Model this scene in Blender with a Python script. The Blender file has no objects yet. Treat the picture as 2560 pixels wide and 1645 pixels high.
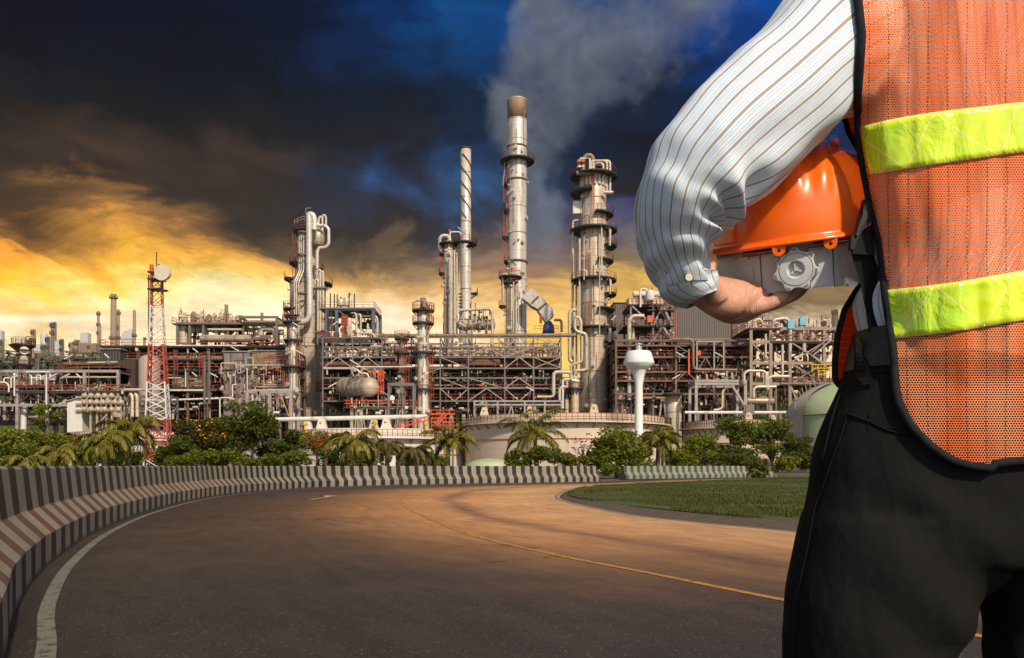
import bpy, bmesh, math, random
import numpy as np
from mathutils import Vector, Matrix, noise
from mathutils.bvhtree import BVHTree
R = math.radians
sc = bpy.context.scene
col = sc.collection

# ------------------------------------------------------------------ camera
F = 1991.0; H = 0.86; HOR = 1165.0          # focal length in photo pixels, eye height, horizon row
cam = bpy.data.cameras.new('camera'); cam.lens = 28; cam.sensor_width = 36
cam.shift_y = (HOR - 822.5) / 2560; cam.clip_start = 0.05; cam.clip_end = 6000
co = bpy.data.objects.new('camera', cam); col.objects.link(co)
co.location = (0, 0, H); co.rotation_euler = (R(90), 0, 0); sc.camera = co
def X(px, d): return (px - 1280) / F * d
def Z(py, d): return H + (HOR - py) / F * d
def at(px, py, d): return Vector((X(px, d), d, Z(py, d)))

# ------------------------------------------------------------------ sun, sky, exposure
SUN_AZ, SUN_EL = R(26), R(38)               # behind the viewer, a little to the right
tosun = Vector((math.sin(SUN_AZ) * math.cos(SUN_EL), -math.cos(SUN_AZ) * math.cos(SUN_EL), math.sin(SUN_EL)))
sl = bpy.data.lights.new('sun', 'SUN'); sl.energy = 4.3; sl.angle = R(2.0); sl.color = (1.0, 0.83, 0.61)
so = bpy.data.objects.new('sun', sl); col.objects.link(so)
so.rotation_euler = tosun.to_track_quat('Z', 'Y').to_euler(); so.location = (20, -40, 60)
sc.view_settings.view_transform = 'Standard'; sc.view_settings.look = 'None'
sc.view_settings.exposure = 0.0; sc.view_settings.gamma = 1
sc.cycles.use_denoising = True
sc.cycles.max_bounces = 6; sc.cycles.transparent_max_bounces = 16; sc.cycles.volume_bounces = 0
sc.cycles.sample_clamp_indirect = 4
sc.cycles.volume_step_rate = 1.0

def lin(c):
    return tuple(((v / 255) / 12.92 if v <= 10 else ((v / 255 + 0.055) / 1.055) ** 2.4) for v in c)

class NT:
    """Small helper round a node tree."""
    def __init__(s, tree): s.t = tree; s.n = tree.nodes; s.l = tree.links
    def add(s, typ, **kw):
        n = s.n.new(typ)
        for k, v in kw.items(): setattr(n, k, v)
        return n
    def put(s, sock, v):
        if isinstance(v, bpy.types.NodeSocket): s.l.new(v, sock)
        elif v is not None: sock.default_value = v
    def m(s, op, a, b=None, c=None, clamp=False):
        n = s.n.new('ShaderNodeMath'); n.operation = op; n.use_clamp = clamp
        for i, v in enumerate((a, b, c)): s.put(n.inputs[i], v)
        return n.outputs[0]
    def vm(s, op, a, b=None):
        n = s.n.new('ShaderNodeVectorMath'); n.operation = op
        s.put(n.inputs[0], a); s.put(n.inputs[1], b)
        return n.outputs[1] if op in ('LENGTH', 'DOT_PRODUCT', 'DISTANCE') else n.outputs[0]
    def mix(s, f, a, b, bt='MIX'):
        n = s.n.new('ShaderNodeMix'); n.data_type = 'RGBA'; n.blend_type = bt
        s.put(n.inputs[0], f)
        s.put(n.inputs[6], a if isinstance(a, bpy.types.NodeSocket) else tuple(a)[:3] + (1,))
        s.put(n.inputs[7], b if isinstance(b, bpy.types.NodeSocket) else tuple(b)[:3] + (1,))
        return n.outputs[2]
    def ramp(s, f, stops, interp='LINEAR'):
        n = s.n.new('ShaderNodeValToRGB'); r = n.color_ramp; r.interpolation = interp
        while len(r.elements) < len(stops): r.elements.new(0.5)
        for e, (p, c) in zip(r.elements, sorted(stops, key=lambda q: q[0])):
            e.position = max(0, min(1, p)); e.color = (tuple(c)[:3] + (1,)) if hasattr(c, '__len__') else (c, c, c, 1)
        s.put(n.inputs[0], f)
        return n.outputs[0]
    def noise(s, vec, scale, detail=4, rough=0.55, dist=0.0):
        n = s.n.new('ShaderNodeTexNoise'); n.inputs['Scale'].default_value = scale
        n.inputs['Detail'].default_value = detail; n.inputs['Roughness'].default_value = rough
        n.inputs['Distortion'].default_value = dist
        if vec is not None: s.l.new(vec, n.inputs['Vector'])
        return n.outputs[0]
    def smooth(s, v, a, b, t0=0.0, t1=1.0):
        n = s.n.new('ShaderNodeMapRange'); n.interpolation_type = 'SMOOTHSTEP'
        s.put(n.inputs[0], v); n.inputs[1].default_value = a; n.inputs[2].default_value = b
        n.inputs[3].default_value = t0; n.inputs[4].default_value = t1
        return n.outputs[0]
    def scale(s, vec, v):
        n = s.n.new('ShaderNodeMapping'); n.inputs['Scale'].default_value = v
        s.l.new(vec, n.inputs['Vector']); return n.outputs[0]
    def comb(s, x, y, z):
        n = s.n.new('ShaderNodeCombineXYZ')
        for i, v in enumerate((x, y, z)): s.put(n.inputs[i], v)
        return n.outputs[0]
    def sep(s, v):
        n = s.n.new('ShaderNodeSeparateXYZ'); s.l.new(v, n.inputs[0]); return n.outputs

# the storm and sunset sky: a function of azimuth and elevation; clear daylight sky behind the viewer
w = bpy.data.worlds.new('World'); sc.world = w; w.use_nodes = True
N = NT(w.node_tree); N.n.clear()
d = N.add('ShaderNodeTexCoord').outputs['Generated']
dx, dy, dz = N.sep(d)
hyp = N.m('SQRT', N.m('ADD', N.m('MULTIPLY', dx, dx), N.m('MULTIPLY', dy, dy)))
az0 = N.m('ARCTAN2', dx, dy); el0 = N.m('ARCTAN2', dz, hyp)
cl = N.comb(N.m('MULTIPLY', az0, 2.6), N.m('MULTIPLY', el0, 6.0), 0.0)
n1 = N.noise(cl, 1.5, 9, 0.62, 0.9)
n2 = N.noise(N.vm('ADD', cl, (7.3, 2.1, 4.0)), 1.7, 9, 0.63, 0.7)
az = N.m('ADD', az0, N.m('MULTIPLY', N.m('SUBTRACT', n1, 0.5), 0.36))
el = N.m('ADD', el0, N.m('MULTIPLY', N.m('SUBTRACT', n2, 0.5), 0.20))
cols = [
 (0,   [(0,(0,10,30)),(160,(0,14,30)),(240,(12,22,32)),(320,(40,36,36)),(400,(50,42,40)),(470,(66,50,38)),(530,(78,56,38)),(575,(140,92,46)),(610,(240,160,56)),(660,(255,190,52)),(720,(255,214,84)),(770,(238,198,120)),(830,(246,234,196))]),
 (320, [(0,(0,8,34)),(160,(0,14,30)),(260,(12,22,30)),(330,(46,40,38)),(400,(66,52,44)),(450,(54,44,40)),(510,(150,106,60)),(560,(220,154,66)),(620,(253,184,62)),(670,(255,224,112)),(715,(255,242,176)),(780,(253,222,184)),(830,(250,228,190))]),
 (640, [(0,(1,17,44)),(150,(0,14,32)),(300,(18,24,30)),(390,(56,47,44)),(460,(44,40,40)),(550,(46,43,42)),(600,(90,74,56)),(640,(215,158,82)),(690,(248,190,90)),(730,(255,236,156)),(780,(255,238,182)),(830,(255,240,200))]),
 (960, [(0,(2,44,96)),(110,(2,34,72)),(250,(3,22,42)),(330,(20,28,38)),(400,(26,36,52)),(460,(32,48,72)),(550,(42,42,46)),(590,(96,80,62)),(640,(130,108,80)),(680,(196,154,98)),(740,(244,202,150)),(790,(254,230,200))]),
 (1130,[(0,(6,70,128)),(120,(4,52,98)),(250,(3,32,58)),(330,(14,34,58)),(420,(30,62,104)),(480,(44,82,128)),(540,(44,56,76)),(590,(86,76,72)),(650,(150,122,90)),(700,(204,158,100)),(760,(244,204,146)),(820,(254,230,190))]),
 (1330,[(0,(8,66,128)),(150,(5,48,90)),(300,(6,34,60)),(400,(20,42,72)),(480,(34,60,94)),(550,(64,64,80)),(610,(120,100,100)),(670,(150,116,94)),(730,(216,168,102)),(790,(242,196,116)),(860,(252,204,104))]),
 (1600,[(0,(8,60,122)),(150,(4,44,84)),(250,(3,30,54)),(350,(5,16,30)),(450,(24,25,30)),(510,(72,76,114)),(560,(104,98,106)),(640,(132,116,88)),(690,(204,162,88)),(740,(230,184,92)),(800,(240,190,110))]),
 (1880,[(0,(4,70,156)),(100,(3,56,126)),(250,(0,34,80)),(450,(20,30,50)),(600,(90,84,76)),(700,(120,100,68)),(745,(108,86,60)),(790,(236,214,180)),(840,(240,214,180))]),
 (2160,[(0,(4,64,142)),(250,(0,36,84)),(500,(30,40,60)),(650,(120,104,78)),(715,(165,138,92)),(750,(120,96,66)),(800,(228,202,166)),(840,(240,214,180))]),
]
EM = 0.62
def elpx(px, py): return math.atan((HOR - py) / F * math.cos(math.atan((px - 1280) / F))) / EM
t = N.m('DIVIDE', el, EM, clamp=True)
prev = None
for px, st in cols:
    a = math.atan((px - 1280) / F)
    c = N.ramp(t, [(elpx(px, py), lin(k)) for py, k in st], 'EASE')
    prev = c if prev is None else N.mix(N.smooth(az, pa, a), prev, c)
    pa = a
det = N.noise(N.vm('ADD', cl, (3.0, 9.0, 1.0)), 4.5, 8, 0.6, 0.8)
det2 = N.noise(N.vm('ADD', N.vm('MULTIPLY', cl, (1.0, 1.7, 1.0)), (1.0, 4.0, 8.0)), 11.0, 9, 0.66, 0.5)
storm = N.mix(1.0, prev, N.ramp(det, [(0.25, 0.66), (0.5, 1.0), (0.75, 1.24)]), 'MULTIPLY')
storm = N.mix(1.0, storm, N.ramp(det2, [(0.28, 0.84), (0.5, 1.0), (0.74, 1.14)]), 'MULTIPLY')
sky = N.add('ShaderNodeTexSky'); sky.sky_type = 'NISHITA'; sky.sun_disc = False
sky.sun_elevation = SUN_EL; sky.sun_rotation = math.pi - SUN_AZ
day = N.mix(1.0, sky.outputs[0], (0.105, 0.105, 0.105), 'MULTIPLY')
fr = N.smooth(N.m('DIVIDE', dy, 1.0), 0.12, 0.55)
low = N.smooth(el0, 0.30, 0.06)             # the air low over the land dims the sky, so the sky itself is brighter there
storm = N.mix(1.0, storm, N.comb(N.m('ADD', 1.0, N.m('MULTIPLY', low, 0.46)), N.m('ADD', 1.0, N.m('MULTIPLY', low, 0.40)), N.m('ADD', 1.0, N.m('MULTIPLY', low, 0.30))), 'MULTIPLY')
full = N.mix(fr, day, storm)
bg = N.add('ShaderNodeBackground'); N.l.new(full, bg.inputs[0]); bg.inputs[1].default_value = 1.0
N.l.new(bg.outputs[0], N.add('ShaderNodeOutputWorld').inputs[0])

# ------------------------------------------------------------------ mesh helpers
class MB:
    """Collects shapes and links them as ONE mesh object."""
    def __init__(s): s.v = []; s.f = []; s.sm = []; s.uv = []; s.has_uv = False; s.cuts = []
    def add(s, vs, fs, smooth=False, uvs=None):
        o = len(s.v); s.v.extend([tuple(q) for q in vs])
        for k, f in enumerate(fs):
            s.f.append(tuple(i + o for i in f)); s.sm.append(smooth)
            if uvs is not None: s.has_uv = True; s.uv.append([uvs[i] for i in f])
            else: s.uv.append([(0, 0)] * len(f))
        return s
    def box(s, c, size, rot=None):
        s.cuts.append(len(s.v))
        x, y, z = size[0] / 2, size[1] / 2, size[2] / 2
        vs = [Vector(q) for q in ((-x,-y,-z),(x,-y,-z),(x,y,-z),(-x,y,-z),(-x,-y,z),(x,-y,z),(x,y,z),(-x,y,z))]
        if rot is not None: vs = [rot @ q for q in vs]
        c = Vector(c)
        return s.add([q + c for q in vs], [(0,3,2,1),(4,5,6,7),(0,1,5,4),(1,2,6,5),(2,3,7,6),(3,0,4,7)])
    def beam(s, a, b, w, h=None):
        s.cuts.append(len(s.v))
        a, b = Vector(a), Vector(b); dv = b - a
        if dv.length < 1e-6: return s
        h = h or w; dn = dv.normalized()
        up = Vector((0, 0, 1)) if abs(dn.z) < 0.9 else Vector((0, 1, 0))
        sx = dn.cross(up).normalized(); sy = sx.cross(dn)
        vs = [p + sx * i * w / 2 + sy * j * h / 2 for p in (a, b) for i, j in ((-1,-1),(1,-1),(1,1),(-1,1))]
        return s.add(vs, [(0,1,2,3),(7,6,5,4),(0,4,5,1),(1,5,6,2),(2,6,7,3),(3,7,4,0)])
    def tube(s, pts, r, seg=8, bend=None, cap=True, rs=None):
        s.cuts.append(len(s.v))
        pts = [Vector(p) for p in pts]
        if bend:
            q = [pts[0]]
            for i in range(1, len(pts) - 1):
                p, a, b = pts[i], pts[i-1], pts[i+1]
                L = min(bend, (p - a).length * 0.48, (b - p).length * 0.48)
                p0 = p + (a - p).normalized() * L; p2 = p + (b - p).normalized() * L
                for k in range(6):
                    u = k / 5; q.append(p0 * (1-u)**2 + p * 2*u*(1-u) + p2 * u*u)
            q.append(pts[-1]); pts = q
        n = len(pts); rings = []; up = None
        for i in range(n):
            dv = (pts[min(i+1, n-1)] - pts[max(i-1, 0)])
            dv = dv.normalized() if dv.length > 1e-9 else Vector((0,0,1))
            if up is None: up = dv.orthogonal().normalized()
            up = (up - dv * up.dot(dv)); up = up.normalized() if up.length > 1e-6 else dv.orthogonal().normalized()
            sd = dv.cross(up); rr = rs[i] if rs else r
            rings.append([pts[i] + (up * math.cos(2*math.pi*k/seg) + sd * math.sin(2*math.pi*k/seg)) * rr for k in range(seg)])
        return s.loft(rings, cap)
    def loft(s, rings, cap=True, closed=True, smooth=True, uv=None):
        m = len(rings[0]); vs = [p for rg in rings for p in rg]; fs = []
        for i in range(len(rings) - 1):
            for k in range(m if closed else m - 1):
                k2 = (k + 1) % m
                fs.append((i*m+k, i*m+k2, (i+1)*m+k2, (i+1)*m+k))
        s.add(vs, fs, smooth, uv)
        if cap and closed:
            s.add(rings[0], [tuple(range(m))[::-1]]); s.add(rings[-1], [tuple(range(m))])
        return s
    def lathe(s, c, prof, seg=24, cap=True, a0=0.0, a1=2*math.pi, smooth=True):
        s.cuts.append(len(s.v))
        c = Vector(c); full = abs(a1 - a0 - 2*math.pi) < 1e-6; n = seg if full else seg + 1
        rings = [[c + Vector((r*math.cos(a0+(a1-a0)*k/seg), r*math.sin(a0+(a1-a0)*k/seg), z)) for k in range(n)] for r, z in prof]
        return s.loft(rings, cap and full, full, smooth)
    def cyl(s, a, b, r, seg=16, r2=None, dome=0.0):
        s.cuts.append(len(s.v))
        a, b = Vector(a), Vector(b); dv = (b - a).normalized(); u = dv.orthogonal().normalized(); v = dv.cross(u)
        st = [(a, r), (b, r if r2 is None else r2)]
        if dome:
            pre = [(a - dv*dome*math.sin(t), r*math.cos(t)) for t in (1.5, 1.2, .9, .6, .3)]
            post = [(b + dv*dome*math.sin(t), r*math.cos(t)) for t in (.3, .6, .9, 1.2, 1.5)]
            st = pre + st + post
        return s.loft([[p + (u*math.cos(2*math.pi*k/seg) + v*math.sin(2*math.pi*k/seg))*q for k in range(seg)] for p, q in st])
    def rail(s, pts, h=1.1, post=1.6, w=0.055, closed=False):
        n0 = len(s.cuts); s.cuts.append(len(s.v)); pts = [Vector(p) for p in pts]
        if closed: pts = pts + [pts[0]]
        for a, b in zip(pts, pts[1:]):
            L = (b - a).length; n = max(1, round(L / post))
            for z in (h, h*0.52): s.beam(a + Vector((0,0,z)), b + Vector((0,0,z)), w)
            for k in range(n + 1):
                p = a.lerp(b, k / n); s.beam(p, p + Vector((0,0,h)), w*0.9)
        del s.cuts[n0+1:]; return s
    def ladder(s, x, y, z0, z1, wdt=0.5, th=0.07, nrm=(0, -1), cage=True):
        n0 = len(s.cuts); s.cuts.append(len(s.v)); nx, ny = nrm; sx, sy = -ny, nx
        for q in (-.5, .5): s.beam((x+sx*wdt*q, y+sy*wdt*q, z0), (x+sx*wdt*q, y+sy*wdt*q, z1), th)
        z = z0
        while z < z1:
            s.beam((x-sx*wdt/2, y-sy*wdt/2, z), (x+sx*wdt/2, y+sy*wdt/2, z), th*.6); z += 0.45
        if cage:
            z = z0 + 2.2
            while z < z1:
                pts = [(x+sx*.42*math.cos(a)+nx*.75*math.sin(a), y+sy*.42*math.cos(a)+ny*.75*math.sin(a), z) for a in [math.pi*k/5 for k in range(6)]]
                for a, b in zip(pts, pts[1:]): s.beam(a, b, th*.7)
                z += 1.2
            for k in (1, 2, 3, 4):
                a = math.pi*k/5; px_, py_ = x+sx*.42*math.cos(a)+nx*.75*math.sin(a), y+sy*.42*math.cos(a)+ny*.75*math.sin(a)
                s.beam((px_, py_, z0+2.2), (px_, py_, z1), th*.6)
        del s.cuts[n0+1:]; return s
    def each(s, name, mat, parent):
        """Every primitive added so far as a mesh of its own."""
        c = sorted(set(s.cuts)) + [len(s.v)]; out = []
        for a, b in zip(c, c[1:]):
            q = MB(); q.v = s.v[a:b]
            for f, sm in zip(s.f, s.sm):
                if a <= f[0] < b: q.f.append(tuple(i-a for i in f)); q.sm.append(sm)
            out.append(q.build(name, mat, parent))
        return out
    def build(s, name, mat, parent=None, loc=None):
        me = bpy.data.meshes.new(name)
        off = Vector(loc) if loc is not None else (parent_world(parent) if parent else Vector((0,0,0)))
        vs = [(p[0]-off.x, p[1]-off.y, p[2]-off.z) for p in s.v]
        me.from_pydata(vs, [], s.f)
        me.polygons.foreach_set('use_smooth', s.sm)
        if s.has_uv:
            ul = me.uv_layers.new(name='UVMap')
            ul.data.foreach_set('uv', np.array([c for f in s.uv for q in f for c in q], dtype=np.float32))
        me.materials.append(mat); me.update()
        o = bpy.data.objects.new(name, me); col.objects.link(o)
        if parent: o.parent = parent
        if loc is not None and not parent: o.location = loc
        return o
def parent_world(p):
    v = Vector((0,0,0))
    while p is not None: v += p.location; p = p.parent
    return v
def tag(o, label, cat, group=None, kind=None):
    o['label'] = label; o['category'] = cat
    if group: o['group'] = group
    if kind: o['kind'] = kind
    return o
def thing(name, label, cat, loc=(0,0,0), group=None):
    o = bpy.data.objects.new(name, None); col.objects.link(o); o.location = loc
    o.empty_display_size = 0.3
    return tag(o, label, cat, group)
def struct(name, mb, mat):
    o = mb.build(name, mat); o['kind'] = 'structure'; return o
def copy_tree(o, parent=None):
    c = o.copy(); col.objects.link(c)
    if parent: c.parent = parent
    for ch in list(o.children): copy_tree(ch, c)
    return c
def spline(P, n):
    """Catmull-Rom through the rows of P, n samples."""
    P = np.array(P, float); k = len(P)
    Q = np.vstack([2*P[0]-P[1], P, 2*P[-1]-P[-2]])
    out = []
    for t in np.linspace(0, k-1-1e-9, n):
        i = int(t); u = t-i; a, b, c, e = Q[i], Q[i+1], Q[i+2], Q[i+3]
        out.append(0.5*((2*b)+(-a+c)*u+(2*a-5*b+4*c-e)*u*u+(-a+3*b-3*c+e)*u**3))
    return np.array(out)

# ------------------------------------------------------------------ materials
MATS = {}
def new_mat(name):
    m = bpy.data.materials.new(name); m.use_nodes = True
    n = NT(m.node_tree); b = n.n['Principled BSDF']; return m, n, b
def mat(name, c, rough=0.6, metal=0.0, var=0.25, scale=0.6, stain=None, seam=None, bump=0.0, bscale=20, streak=False, spec=0.5, coat=0.0):
    """Procedural paint or metal: noise variation, optional stains running down, optional cladding seams."""
    if name in MATS: return MATS[name]
    m, n, b = new_mat(name); P = n.add('ShaderNodeTexCoord').outputs['Object']
    colr = n.mix(n.noise(P, scale, 6, 0.62), tuple(v*(1-var) for v in c), tuple(min(1, v*(1+var)) for v in c))
    if stain:
        sv = n.scale(P, (1.2, 1.2, 0.16)) if streak else P
        colr = n.mix(n.smooth(n.noise(sv, scale*1.7, 7, 0.65), 0.50, 0.72, 0, 0.8), colr, stain)
    if seam:
        z = n.sep(P)[2]
        fr = n.m('FRACT', n.m('MULTIPLY', z, 1/seam[0]))
        ln = n.m('LESS_THAN', fr, seam[1])
        colr = n.mix(n.m('MULTIPLY', ln, seam[2]), colr, tuple(v*0.25 for v in c))
    n.l.new(colr, b.inputs['Base Color'])
    b.inputs['Metallic'].default_value = metal; b.inputs['Specular IOR Level'].default_value = spec
    n.l.new(n.ramp(n.noise(P, scale*2.3, 5), [(0.3, max(.05, rough-.12)), (0.7, min(1, rough+.12))]), b.inputs['Roughness'])
    if coat: b.inputs['Coat Weight'].default_value = coat
    if bump:
        bn = n.add('ShaderNodeBump'); bn.inputs['Strength'].default_value = bump; bn.inputs['Distance'].default_value = 0.05
        n.l.new(n.noise(P, bscale, 6), bn.inputs['Height']); n.l.new(bn.outputs[0], b.inputs['Normal'])
    MATS[name] = m; return m
# ------------------------------------------------------------------ ground, road, grass
def road_mat():
    m, n, b = new_mat('asphalt'); P = n.add('ShaderNodeTexCoord').outputs['Object']
    uv = n.add('ShaderNodeUVMap').outputs[0]; u, v, _ = n.sep(uv)
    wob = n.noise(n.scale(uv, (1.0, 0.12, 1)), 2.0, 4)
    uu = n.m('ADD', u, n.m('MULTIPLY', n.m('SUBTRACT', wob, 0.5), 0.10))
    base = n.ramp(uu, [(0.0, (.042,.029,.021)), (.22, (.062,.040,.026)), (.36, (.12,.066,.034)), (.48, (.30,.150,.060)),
                       (.60, (.46,.225,.085)), (.66, (.50,.25,.10)), (.70,(.27,.14,.066)), (.745,(.54,.275,.115)), (.86, (.62,.335,.145)), (1.0, (.46,.27,.13))])  # orange sheen of the inner lane is put into the dusty asphalt colour
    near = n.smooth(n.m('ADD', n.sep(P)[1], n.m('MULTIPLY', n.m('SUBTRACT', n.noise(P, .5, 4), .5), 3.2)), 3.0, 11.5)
    base = n.mix(near, (.036,.031,.026), base)  # colour darkens towards the viewer in place of foreground shade
    pat = n.ramp(n.noise(P, 0.35, 6, 0.6), [(.3, .84), (.7, 1.32)])
    base = n.mix(1.0, base, pat, 'MULTIPLY')
    st = n.ramp(n.noise(n.scale(uv, (14, 0.35, 1)), 3.0, 6, .65), [(.35, .80), (.62, 1.12)])
    base = n.mix(1.0, base, st, 'MULTIPLY')
    vo = n.add('ShaderNodeTexVoronoi'); vo.inputs['Scale'].default_value = 64; n.l.new(P, vo.inputs['Vector'])
    r_, g_, b_ = n.sep(vo.outputs['Color'])
    lit = n.m('MULTIPLY', n.m('GREATER_THAN', r_, .925), n.smooth(vo.outputs['Distance'], .45, .25))
    drk = n.m('MULTIPLY', n.m('LESS_THAN', r_, .10), n.smooth(vo.outputs['Distance'], .5, .3))
    base = n.mix(n.m('MULTIPLY', lit, .62), base, (.26,.20,.14)); base = n.mix(n.m('MULTIPLY', drk, .8), base, (.012,.011,.010))
    fine = n.ramp(n.noise(P, 190, 2), [(.3, .62), (.7, 1.38)])
    base = n.mix(1.0, base, fine, 'MULTIPLY')
    vc = n.add('ShaderNodeTexVoronoi'); vc.feature = 'DISTANCE_TO_EDGE'; vc.inputs['Scale'].default_value = .42; wv = n.noise(P, 2.5, 5); n.l.new(n.vm('ADD', P, n.vm('MULTIPLY', n.comb(wv, n.noise(P, 2.1, 5), 0), (1.3, 1.3, 0))), vc.inputs['Vector'])
    crack = n.m('MULTIPLY', n.smooth(vc.outputs['Distance'], .012, .004), n.smooth(n.noise(P, .22, 3), .50, .60)); base = n.mix(n.m('MULTIPLY', crack, .75), base, (.012,.010,.009))
    oil = n.m('MULTIPLY', n.smooth(n.noise(n.scale(uv, (16, .10, 1)), 1.6, 7, .7), .60, .76), .45); base = n.mix(oil, base, (.030,.022,.017))
    b.inputs['Specular IOR Level'].default_value = .35
    n.l.new(base, b.inputs['Base Color'])
    n.l.new(n.ramp(n.noise(P, 1.3, 5), [(.3, .50), (.7, .66)]), b.inputs['Roughness'])
    bn = n.add('ShaderNodeBump'); bn.inputs['Strength'].default_value = .5; bn.inputs['Distance'].default_value = .006
    n.l.new(n.noise(P, 120, 3), bn.inputs['Height']); n.l.new(bn.outputs[0], b.inputs['Normal'])
    return m
def paint_mat(name, c, wear=0.5):
    m, n, b = new_mat(name); P = n.add('ShaderNodeTexCoord').outputs['Object']
    k = n.smooth(n.noise(P, 9, 8, .7), wear-.06, wear+.10)
    k2 = n.smooth(n.noise(P, 60, 4, .6), .34, .42)
    colr = n.mix(n.m('MULTIPLY', k, k2), (.05,.042,.035), n.mix(n.noise(P, 1.5, 5), tuple(q*.75 for q in c), c))
    n.l.new(colr, b.inputs['Base Color']); b.inputs['Roughness'].default_value = .6
    return m
earth = mat('earth', (.11,.085,.055), .95, var=.35, scale=.5, stain=(.05,.06,.02), bump=.6, bscale=6)
grassy = mat('meadow_ground', (.050,.075,.012), .95, var=.4, scale=.35, stain=(.09,.075,.03), bump=.5, bscale=8)
mb = MB(); S = 1800
gv = [(-S,-60,-.03),(S,-60,-.03),(S,236,-.03),(-S,236,-.03)]
struct('ground', mb.add(gv, [(0,1,2,3)]), earth)
# far terrain rises gently behind the works
mb = MB(); nx, ny = 60, 26
ys = np.linspace(236, 1500, ny); xs = np.linspace(-S, S, nx)
def hz(x, y):
    t = min(1, max(0, (y-236)/320)); return -.04 + 62*(t*t*(3-2*t)) + 6*noise.noise((x*.006, y*.006, 2))*t
mb.add([(x, y, hz(x, y)) for y in ys for x in xs], [(j*nx+i, j*nx+i+1, (j+1)*nx+i+1, (j+1)*nx+i) for j in range(ny-1) for i in range(nx-1)], True)
struct('hill', mb, mat('hill_scrub', (.055,.085,.02), .95, var=.5, scale=.02, stain=(.03,.045,.012)))

LE = [(-1.35,-8),(-1.35,-3),(-1.38,0),(-1.5,1.5),(-1.78,2.6),(-2.32,3.64),(-3.04,4.9),(-4.05,6.99),(-5.36,10.25),(-6.71,14.5),(-7.95,19.8),(-8.5,24.5),(-8.1,29.5),(-6.6,33),(-1.98,37.6),(4.8,42.3),(10.5,51.6),(15,54.8),(21,59.7),(36,70),(62,86)]
RE = [(9,-8),(8.6,-3),(8.0,1),(7.3,3),(6.75,4.2),(6.1,5.6),(5.2,7.4),(3.79,10.5),(2.24,13.9),(1.47,18.5),(1.30,21.6),(1.55,24.5),(1.9,27.2),(2.6,30.8),(4.2,35),(8.3,41),(13.2,48),(21.2,57.5),(37,68.4),(63.5,83.5)]
NL = 300
ls, rs_ = spline(LE, NL), spline(RE, NL)
def edge_shift(p, o):
    t = np.gradient(p, axis=0); t /= np.linalg.norm(t, axis=1)[:, None]; return p + np.stack([-t[:,1], t[:,0]], 1) * o   # + = left of travel
mb = MB(); W = 14; vs = []; uv = []
lo = edge_shift(ls, .7); cum = np.concatenate([[0], np.cumsum(np.linalg.norm(np.diff((ls+rs_)/2, axis=0), axis=1))])
for i in range(NL):
    for k in range(W+1):
        p = lo[i]*(1-k/W) + rs_[i]*(k/W); vs.append((p[0], p[1], 0)); uv.append((k/W, cum[i]))
mb.add(vs, [(i*(W+1)+k, i*(W+1)+k+1, (i+1)*(W+1)+k+1, (i+1)*(W+1)+k) for i in range(NL-1) for k in range(W)], False, uv)
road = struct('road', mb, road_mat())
def strip(name, pts, wd, z, m, w2=None):
    pts = np.array(pts); a = edge_shift(pts, wd/2); b = edge_shift(pts, -(w2 or wd)/2); mb = MB(); n = len(pts)
    mb.add([(p[0], p[1], z) for p in a] + [(p[0], p[1], z) for p in b], [(i, n+i, n+i+1, i+1) for i in range(n-1)])
    return struct(name, mb, m)
white_paint = paint_mat('white_road_paint', (.22,.21,.18), .41)
yellow_paint = paint_mat('yellow_road_paint', (.56,.27,.05), .40)
i0 = next(i for i in range(NL) if ls[i][1] > 1.0); i1 = next(i for i in range(NL) if ls[i][1] > 33)
strip('road_edge_marking', edge_shift(ls, -.165)[i0:i1], .085, .004, white_paint)
YC = [(6.2,-6),(4.6,-1),(3.35,2.2),(2.39,3.97),(1.75,5.08),(1.05,6.48),(.42,7.7),(-.52,9.95),(-1.42,13.3),(-2.35,17.2),(-2.98,21.4),(-2.98,23.5)]
strip('road_center_marking', spline(YC, 160), .075, .004, yellow_paint)
strip('road_inner_marking', np.array(edge_shift(rs_, .10)[40:]), .07, .004, white_paint)
# turn arrow painted in the outer lane
mb = MB(); a = Vector((at(772,1248,20).x, 20.4, .004))
q = [(X(772,20.3),20.3),(X(781,20.3),20.3),(X(826,22.2),22.2),(X(819,22.2),22.3)]
hd = [(X(812,22),22.0),(X(842,22.6),22.9),(X(806,23),23.2)]
mb.add([(x, y, .004) for x, y in q], [(0,1,2,3)]); mb.add([(x, y, .004) for x, y in hd], [(0,1,2)])
struct('road_arrow_marking', mb, paint_mat('faded_arrow_paint', (.60,.46,.30), .36))

# grass island on the inside of the bend, with a bare dirt shoulder
mb = MB(); vs = []; uv = []
gi = edge_shift(rs_, -.02); gw = np.interp(rs_[:,1], [6,14,19,24,30], [1.0,.8,.35,.18,.18])[:,None]; gd = rs_+(edge_shift(rs_, -1.0)-rs_)*gw
sel = list(range(0, NL))
for i in sel:
    vs.append((gi[i][0], gi[i][1], .002)); vs.append((gd[i][0], gd[i][1], .05))
mb.add(vs, [(2*i, 2*i+1, 2*i+3, 2*i+2) for i in range(len(sel)-1)])
struct('dirt_shoulder', mb, mat('shoulder_dirt', (.10,.072,.048), .95, var=.45, scale=3, stain=(.045,.036,.026), bump=.8, bscale=14))
mb = MB(); gx, gy = 70, 80
xs = np.linspace(1.2, 75, gx); ys = np.linspace(-8, 84, gy)
ry = gd[:, 1]
def inner_x(y):
    return float(np.interp(y, ry, gd[:, 0]))
vs = []; ids = {}
for y in ys:
    xa = inner_x(y)
    for k in range(gx):
        x = xa + (k/(gx-1))**1.6*70
        hgt = .05 + .04*min(1, k/12) + .05*noise.noise((x*.25, y*.25, 0))
        vs.append((x, y, hgt))
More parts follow.
